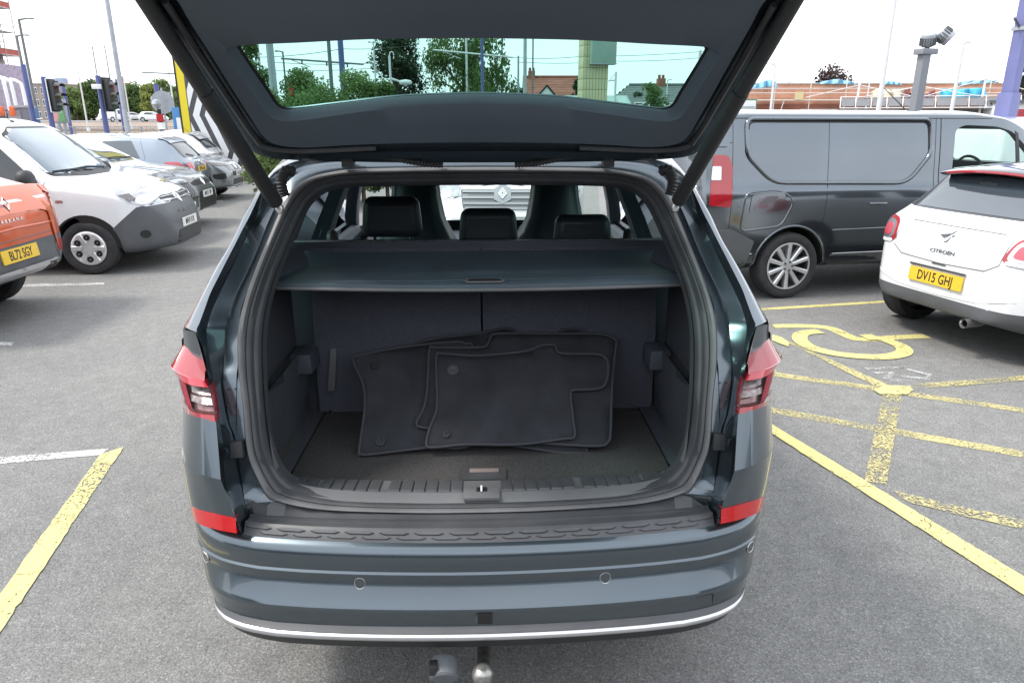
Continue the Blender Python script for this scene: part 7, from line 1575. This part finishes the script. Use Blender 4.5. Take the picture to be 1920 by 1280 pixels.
for k in range(n_+1):
    x = -ww/2+ww*k/n_; tube_obj('standard', [(x, 0, 0), (x, 0, zt+rnd.choice((.4, 1.3, 1.9, 2.4)))], .04, K['scaf_pale'], sc, 6)
    if k % 3 == 1: tube_obj('brace', [(x, -.03, 0), (x+.8, -.03, zd)], .035, K['scaf_pale'], sc, 6)
for z in (zd, zr, (zd+zr)/2+.1): tube_obj('ledger', [(-ww/2, -.05, z), (ww/2, -.05, z)], .035, K['scaf_pale'], sc, 6)
box_obj('deck', (0, .45, zd+.04), (ww, .9, .06), K['board'], sc)
a = at(1494, 172, WYc-1.2); b = at(1508, 187, WYc-1.2); box_obj('site_board', ((a.x+b.x)/2-sc.location.x, -.1, (a.z+b.z)/2), (b.x-a.x, .03, a.z-b.z), mat('yellow ply', (.62, .52, .28), .7), sc)
bt = mat('blue tarpaulin', (.22, .46, .66), .5, var=(1.5, .2)); ct = mat('cyan tarpaulin', (.06, .42, .62), .45, var=(1.5, .2)); crm = mat('cream sheet', (.62, .55, .42), .6, var=(2, .1)); mar = mat('maroon sheet', (.22, .09, .10), .6, var=(2, .2))
def tarp(P, Y, m, lab, cat='tarpaulin', grp='sheets along the building works', dip=.25):
    Q = [at(x, y, Y) for x, y in P]; n = len(Q)//2; c0 = Q[0]; rows = []
    T0 = crv(Q[:n], 20); T1 = crv(Q[n:], 20)
    for k in range(7):
        t = k/6; rows.append([a_.lerp(b_, t)-c0+Vector((0, .16*sin(j*1.1+t*2)+.07*sin(j*2.7), 0)) for j, (a_, b_) in enumerate(zip(T0, T1))])
    mb = MB(); mb.grid(rows); o = mb.build('tarpaulin', m, None, 60); o.location = c0; md = o.modifiers.new('s', 'SOLIDIFY'); md.thickness = .02; tag(o, lab, cat, grp)
tarp([(1404, 164), (1440, 150), (1458, 155), (1404, 170), (1440, 164), (1458, 166)], WYc-.5, bt, 'pale blue tarpaulin over the left end of the brick building'); tarp([(1535, 155), (1570, 149), (1606, 156), (1535, 158), (1570, 158), (1606, 159)], WYc-.3, bt, 'blue tarpaulin strip under the dark bare tree')
tarp([(1655, 155), (1668, 152), (1690, 156), (1655, 160), (1668, 159), (1690, 160)], WYc-.3, bt, 'small blue tarpaulin left of the floodlight column'); tarp([(1800, 154), (1830, 150), (1872, 150), (1800, 160), (1830, 158), (1872, 155)], WYc-.3, bt, 'thin blue tarpaulin along the wall top near the violet column')
tarp([(1634, 174), (1648, 166), (1664, 168), (1696, 167), (1634, 184), (1648, 184), (1664, 184), (1700, 184)], 43, crm, 'cream sheet hung above the grey canopy'); tarp([(1690, 182), (1701, 166), (1711, 182), (1690, 184), (1701, 184), (1713, 184)], 43, mar, 'maroon pointed sheet left of the floodlight column'); tarp([(1728, 182), (1742, 174), (1753, 166), (1728, 184), (1742, 184), (1757, 184)], 43, mar, 'maroon pointed sheet right of the floodlight column')
tarp([(1764, 166), (1790, 168), (1820, 166), (1850, 164), (1764, 183), (1790, 183), (1820, 183), (1850, 181)], 43, ct, 'large bright cyan tarpaulin above the grey canopy')
# shop canopy of grey panels
CY = 40.; a = at(1576, 192, CY); b = at(1914, 192, CY-3); zt_ = at(1700, 182, CY).z; zb_ = at(1700, 203, CY).z
d = Vector((b.x-a.x, b.y-a.y)); ln = d.length; cn = empty('shop_canopy', (a.x, a.y, 0), atan2(d.y, d.x), 'grey panelled shop canopy with white frame on the right', 'canopy')
npn = 11; pm_ = mat('grey fascia panel', (.15, .155, .165), .5, var=(2, .08))
for k in range(npn):
    t = ln/npn; mb = MB(); mb.grid([[(t*k+.06, -.20, zb_+.09), (t*(k+1)-.06, -.20, zb_+.09)], [(t*k+.06, .15, zt_-.07), (t*(k+1)-.06, .15, zt_-.07)]]); mb.build('fascia_panel', pm_, cn)
for k in range(npn+1): t = ln/npn*k; tube_obj('frame_bar', [(t, -.22, zb_), (t, .15, zt_)], .022, K['win_white'], cn, 6)
for y, z in ((-.22, zb_), (.15, zt_)): tube_obj('frame_rail', [(0, y, z), (ln, y, z)], .026, K['win_white'], cn, 6)
mb = MB(); mb.grid([[(0, -.2, zb_-.05), (ln, -.2, zb_-.05)], [(0, 2.6, zb_-.02), (ln, 2.6, zb_-.02)]]); mb.build('soffit', K['pole_grey'], cn)
for x, top_ in ((ln*.10, .6), (ln*.45, .5), (ln*.80, .8)):
    for s_ in (1, -1): tube_obj('tie_rod', [(x, .2, zt_+top_), (x+s_*2.6, .1, zt_)], .02, K['win_white'], cn, 6)
    tube_obj('mast', [(x, .25, 0), (x, .25, zt_+3.2)], .055, K['win_white'], cn)
sh_ = empty('shop_row', (a.x, a.y+2.7, 0), atan2(d.y, d.x), 'row of shuttered shops beneath the grey canopy', 'shops'); box_obj('wall', (ln/2+.5, 1.0, zb_/2), (ln+3, 2, zb_-.02), mat('shop wall', (.42, .40, .37), .8, var=(1.5, .1)), sh_)
for k, (x0_, x1_, mm) in enumerate(((.5, 3.6, 'pole_grey'), (4.0, 6.4, 'ink_grey'), (8.6, 10.1, 'ink_grey'))):
    for j in range(9): box_obj('shutter_slat', ((x0_+x1_)/2, -.03, .18+.24*j), (x1_-x0_, .05, .225), K[mm], sh_)
red = mat('red shutter', (.45, .05, .06), .6, var=(3, .1)); a2 = at(1900, 218, 36); e = empty('red_shutter_kiosk', (a2.x+1.2, 36.4, 0), radians(-8), 'kiosk with a bright red roller shutter at the right edge', 'kiosk'); hk = at(1900, 200, 36).z
box_obj('kiosk_wall', (0, .8, hk/2+.1), (3.2, 1.4, hk+.2), K['win_white'], e); box_obj('kiosk_roof', (0, .7, hk+.25), (3.4, 1.7, .14), K['ink_grey'], e)
for j in range(10): box_obj('shutter_slat', (.1, .07, .3+.21*j), (2.5, .05, .19), red, e) if .3+.21*j < hk-.15 else None
# green bordered shop sign
a = at(1388, 186, 44); b = at(1412, 204, 44); e = empty('shop_sign', ((a.x+b.x)/2, 44, 0), radians(8), 'white shop sign with green border above the rear of the grey van', 'sign'); w_ = (b.x-a.x)*1.5; zc = (a.z+b.z)/2; box_obj('sign_panel', (0, 0, zc-.05), (w_, .10, a.z-b.z+.1), mat('green border', (.08, .24, .14), .5), e); box_obj('sign_face', (0, -.052, zc-.05), (w_-.12, .01, a.z-b.z-.05), K['white_board'], e)
lettering('Community', .26, .004, 'sign_lettering', mat('green ink', (.10, .16, .13), .6), e, frame((0, -.062, zc-.18), (1, 0, 0), (0, 0, 1)), .85); 
for q in (-.3, .3): tube_obj('sign_leg', [(q, .03, 0), (q, .03, zc)], .04, K['pole_grey'], e)
tree('bare_tree', 1566, 74, 128, 84, 'dark purple brown tree above the brick building', K['leaf_purple'], None, 2600, .34, low=.35, seed=51, trunk_r=.2); tree('roof_tree', 1482, 78, 152, 16, 'tiny dark treetop above the brick building', K['leaf_dark'], None, 400, .3, low=.4, seed=52, trunk_r=.1); tree('edge_tree', 1925, 50, 124, 34, 'dark green tree at the right edge behind the violet column', K['leaf_dark'], None, 1500, .22, low=.3, seed=53, trunk_r=.1)
RGp = 'lamp columns on the right'
street_lamp(1454, 121, 46, 1437, K['pole_white'], 'white lamp column with left arm above the rear of the grey van', .085, RGp); r_, h = post('flagpole', 1699, -140, 26, .085, K['pole_white'], 'tall plain pale column left of the floodlight column', 'column', RGp, .8)
street_lamp(1807, 80, 30, 1822, K['pole_white'], 'white lamp column with short right lamp left of the violet column', .085, RGp)
for px, py, Y, lab in ((1664, 115, 44, 'thin white mast left of the tall plain column'), (1634, 131, 52, 'faint thin mast left of the cream sheet'), (1857, 105, 42, 'thin white mast right of the cyan tarpaulin')): post('mast', px, py, Y, .05, K['pole_white'], lab, 'mast', 'thin masts on the right', .8)
# floodlight column
f_, h = col_at(1735, 92, 17); e = empty('floodlight_column', f_, 0, 'square grey column topped by two round floodlights', 'floodlight'); fl = mat('mid grey powder coat', (.20, .21, .23), .5); box_obj('shaft', (0, 0, h/2), (.19, .19, h), fl, e, radians(14)); box_obj('cap_plate', (.02, 0, h-.06), (.40, .3, .12), fl, e, radians(14), .01); 
def flood(c, ax, r):
    fm = frame(c, (0, 1, 0) if abs(ax[1]) < .9 else (1, 0, 0), Vector(ax).cross(Vector((0, 1, 0)) if abs(ax[1]) < .9 else Vector((1, 0, 0)))); mb = MB(); z = Vector(ax).normalized(); x = z.cross(Vector((0, 0, 1))).normalized(); fm = frame(c, x, z.cross(x))
    mb.lathe([(0, .12), (r*.9, .12), (r, .10), (r, .04), (r*.92, .03), (r*.92, -.10), (r*.7, -.16), (0, -.16)], 20, fm); o = mb.build('floodlight', K['pole_grey'], e, 40)
    for k in range(16): a = 2*pi*k/16; mb = MB(); mb.box((0, 0, 0), (.012, .05, .16)); f2 = mb.build('cooling_fin', K['pole_dark'], o); f2.matrix_local = fm @ Matrix.Rotation(a, 4, 'Z') @ Matrix.Translation((0, r*.94, -.05))
flood((.02, -.02, h+.20), (-.15, -.3, 1), .155); flood((.40, -.02, h+.26), (.62, -.25, -.5), .17); tube_obj('floodlight_arm', [(.02, 0, h), (.15, 0, h+.12), (.30, 0, h+.22)], .035, K['ink_grey'], e)
# violet blue column at the right edge
p = at(1878, 235, 13.5); t_ = at(1914, 45, 13.5); e = empty('violet_column', (p.x+.03, 13.5, 0), radians(25), 'square violet blue column at the right edge with a small side bracket', 'column'); box_obj('shaft', (0, 0, 3.4), (.20, .20, 6.8), K['pole_violet'], e, 0, .01); box_obj('column_base', (0, 0, 1.0), (.27, .27, 2.5), K['pole_violet'], e, 0, .012); mb = MB(); mb.tube([(-.1, 0, at(1900, 52, 13.5).z), (-.30, 0, at(1900, 36, 13.5).z)], .022, 8); mb.build('side_bracket', K['ink_grey'], e); box_obj('bracket_clamp', (0, 0, at(1900, 52, 13.5).z-.02), (.25, .25, .06), K['pole_grey'], e)
# ---------------------------------------------------------------- the dealership behind the photographer (seen in the paint)
dl = empty('showroom', (0, -13, 0), 0, 'dark fronted showroom with glass front, mirrored in the car paint', 'building')
box_obj('wall', (10, -3, 2.4), (80, 6, 4.8), K['totem_grey'], dl); box_obj('canopy', (11, .9, 4.35), (76, 1.8, .8), K['pole_grey'], dl)
for k in range(22): box_obj('window', (-19.5+3*k, .06, 1.75), (2.7, .10, 3.3), K['car_glass'], dl)
lettering('RENAULT', 1.0, .06, 'sign_lettering', K['white_board'], dl, frame((-4.5, 1.86, 4.35), (-1, 0, 0), (0, 0, 1)), 1.4)
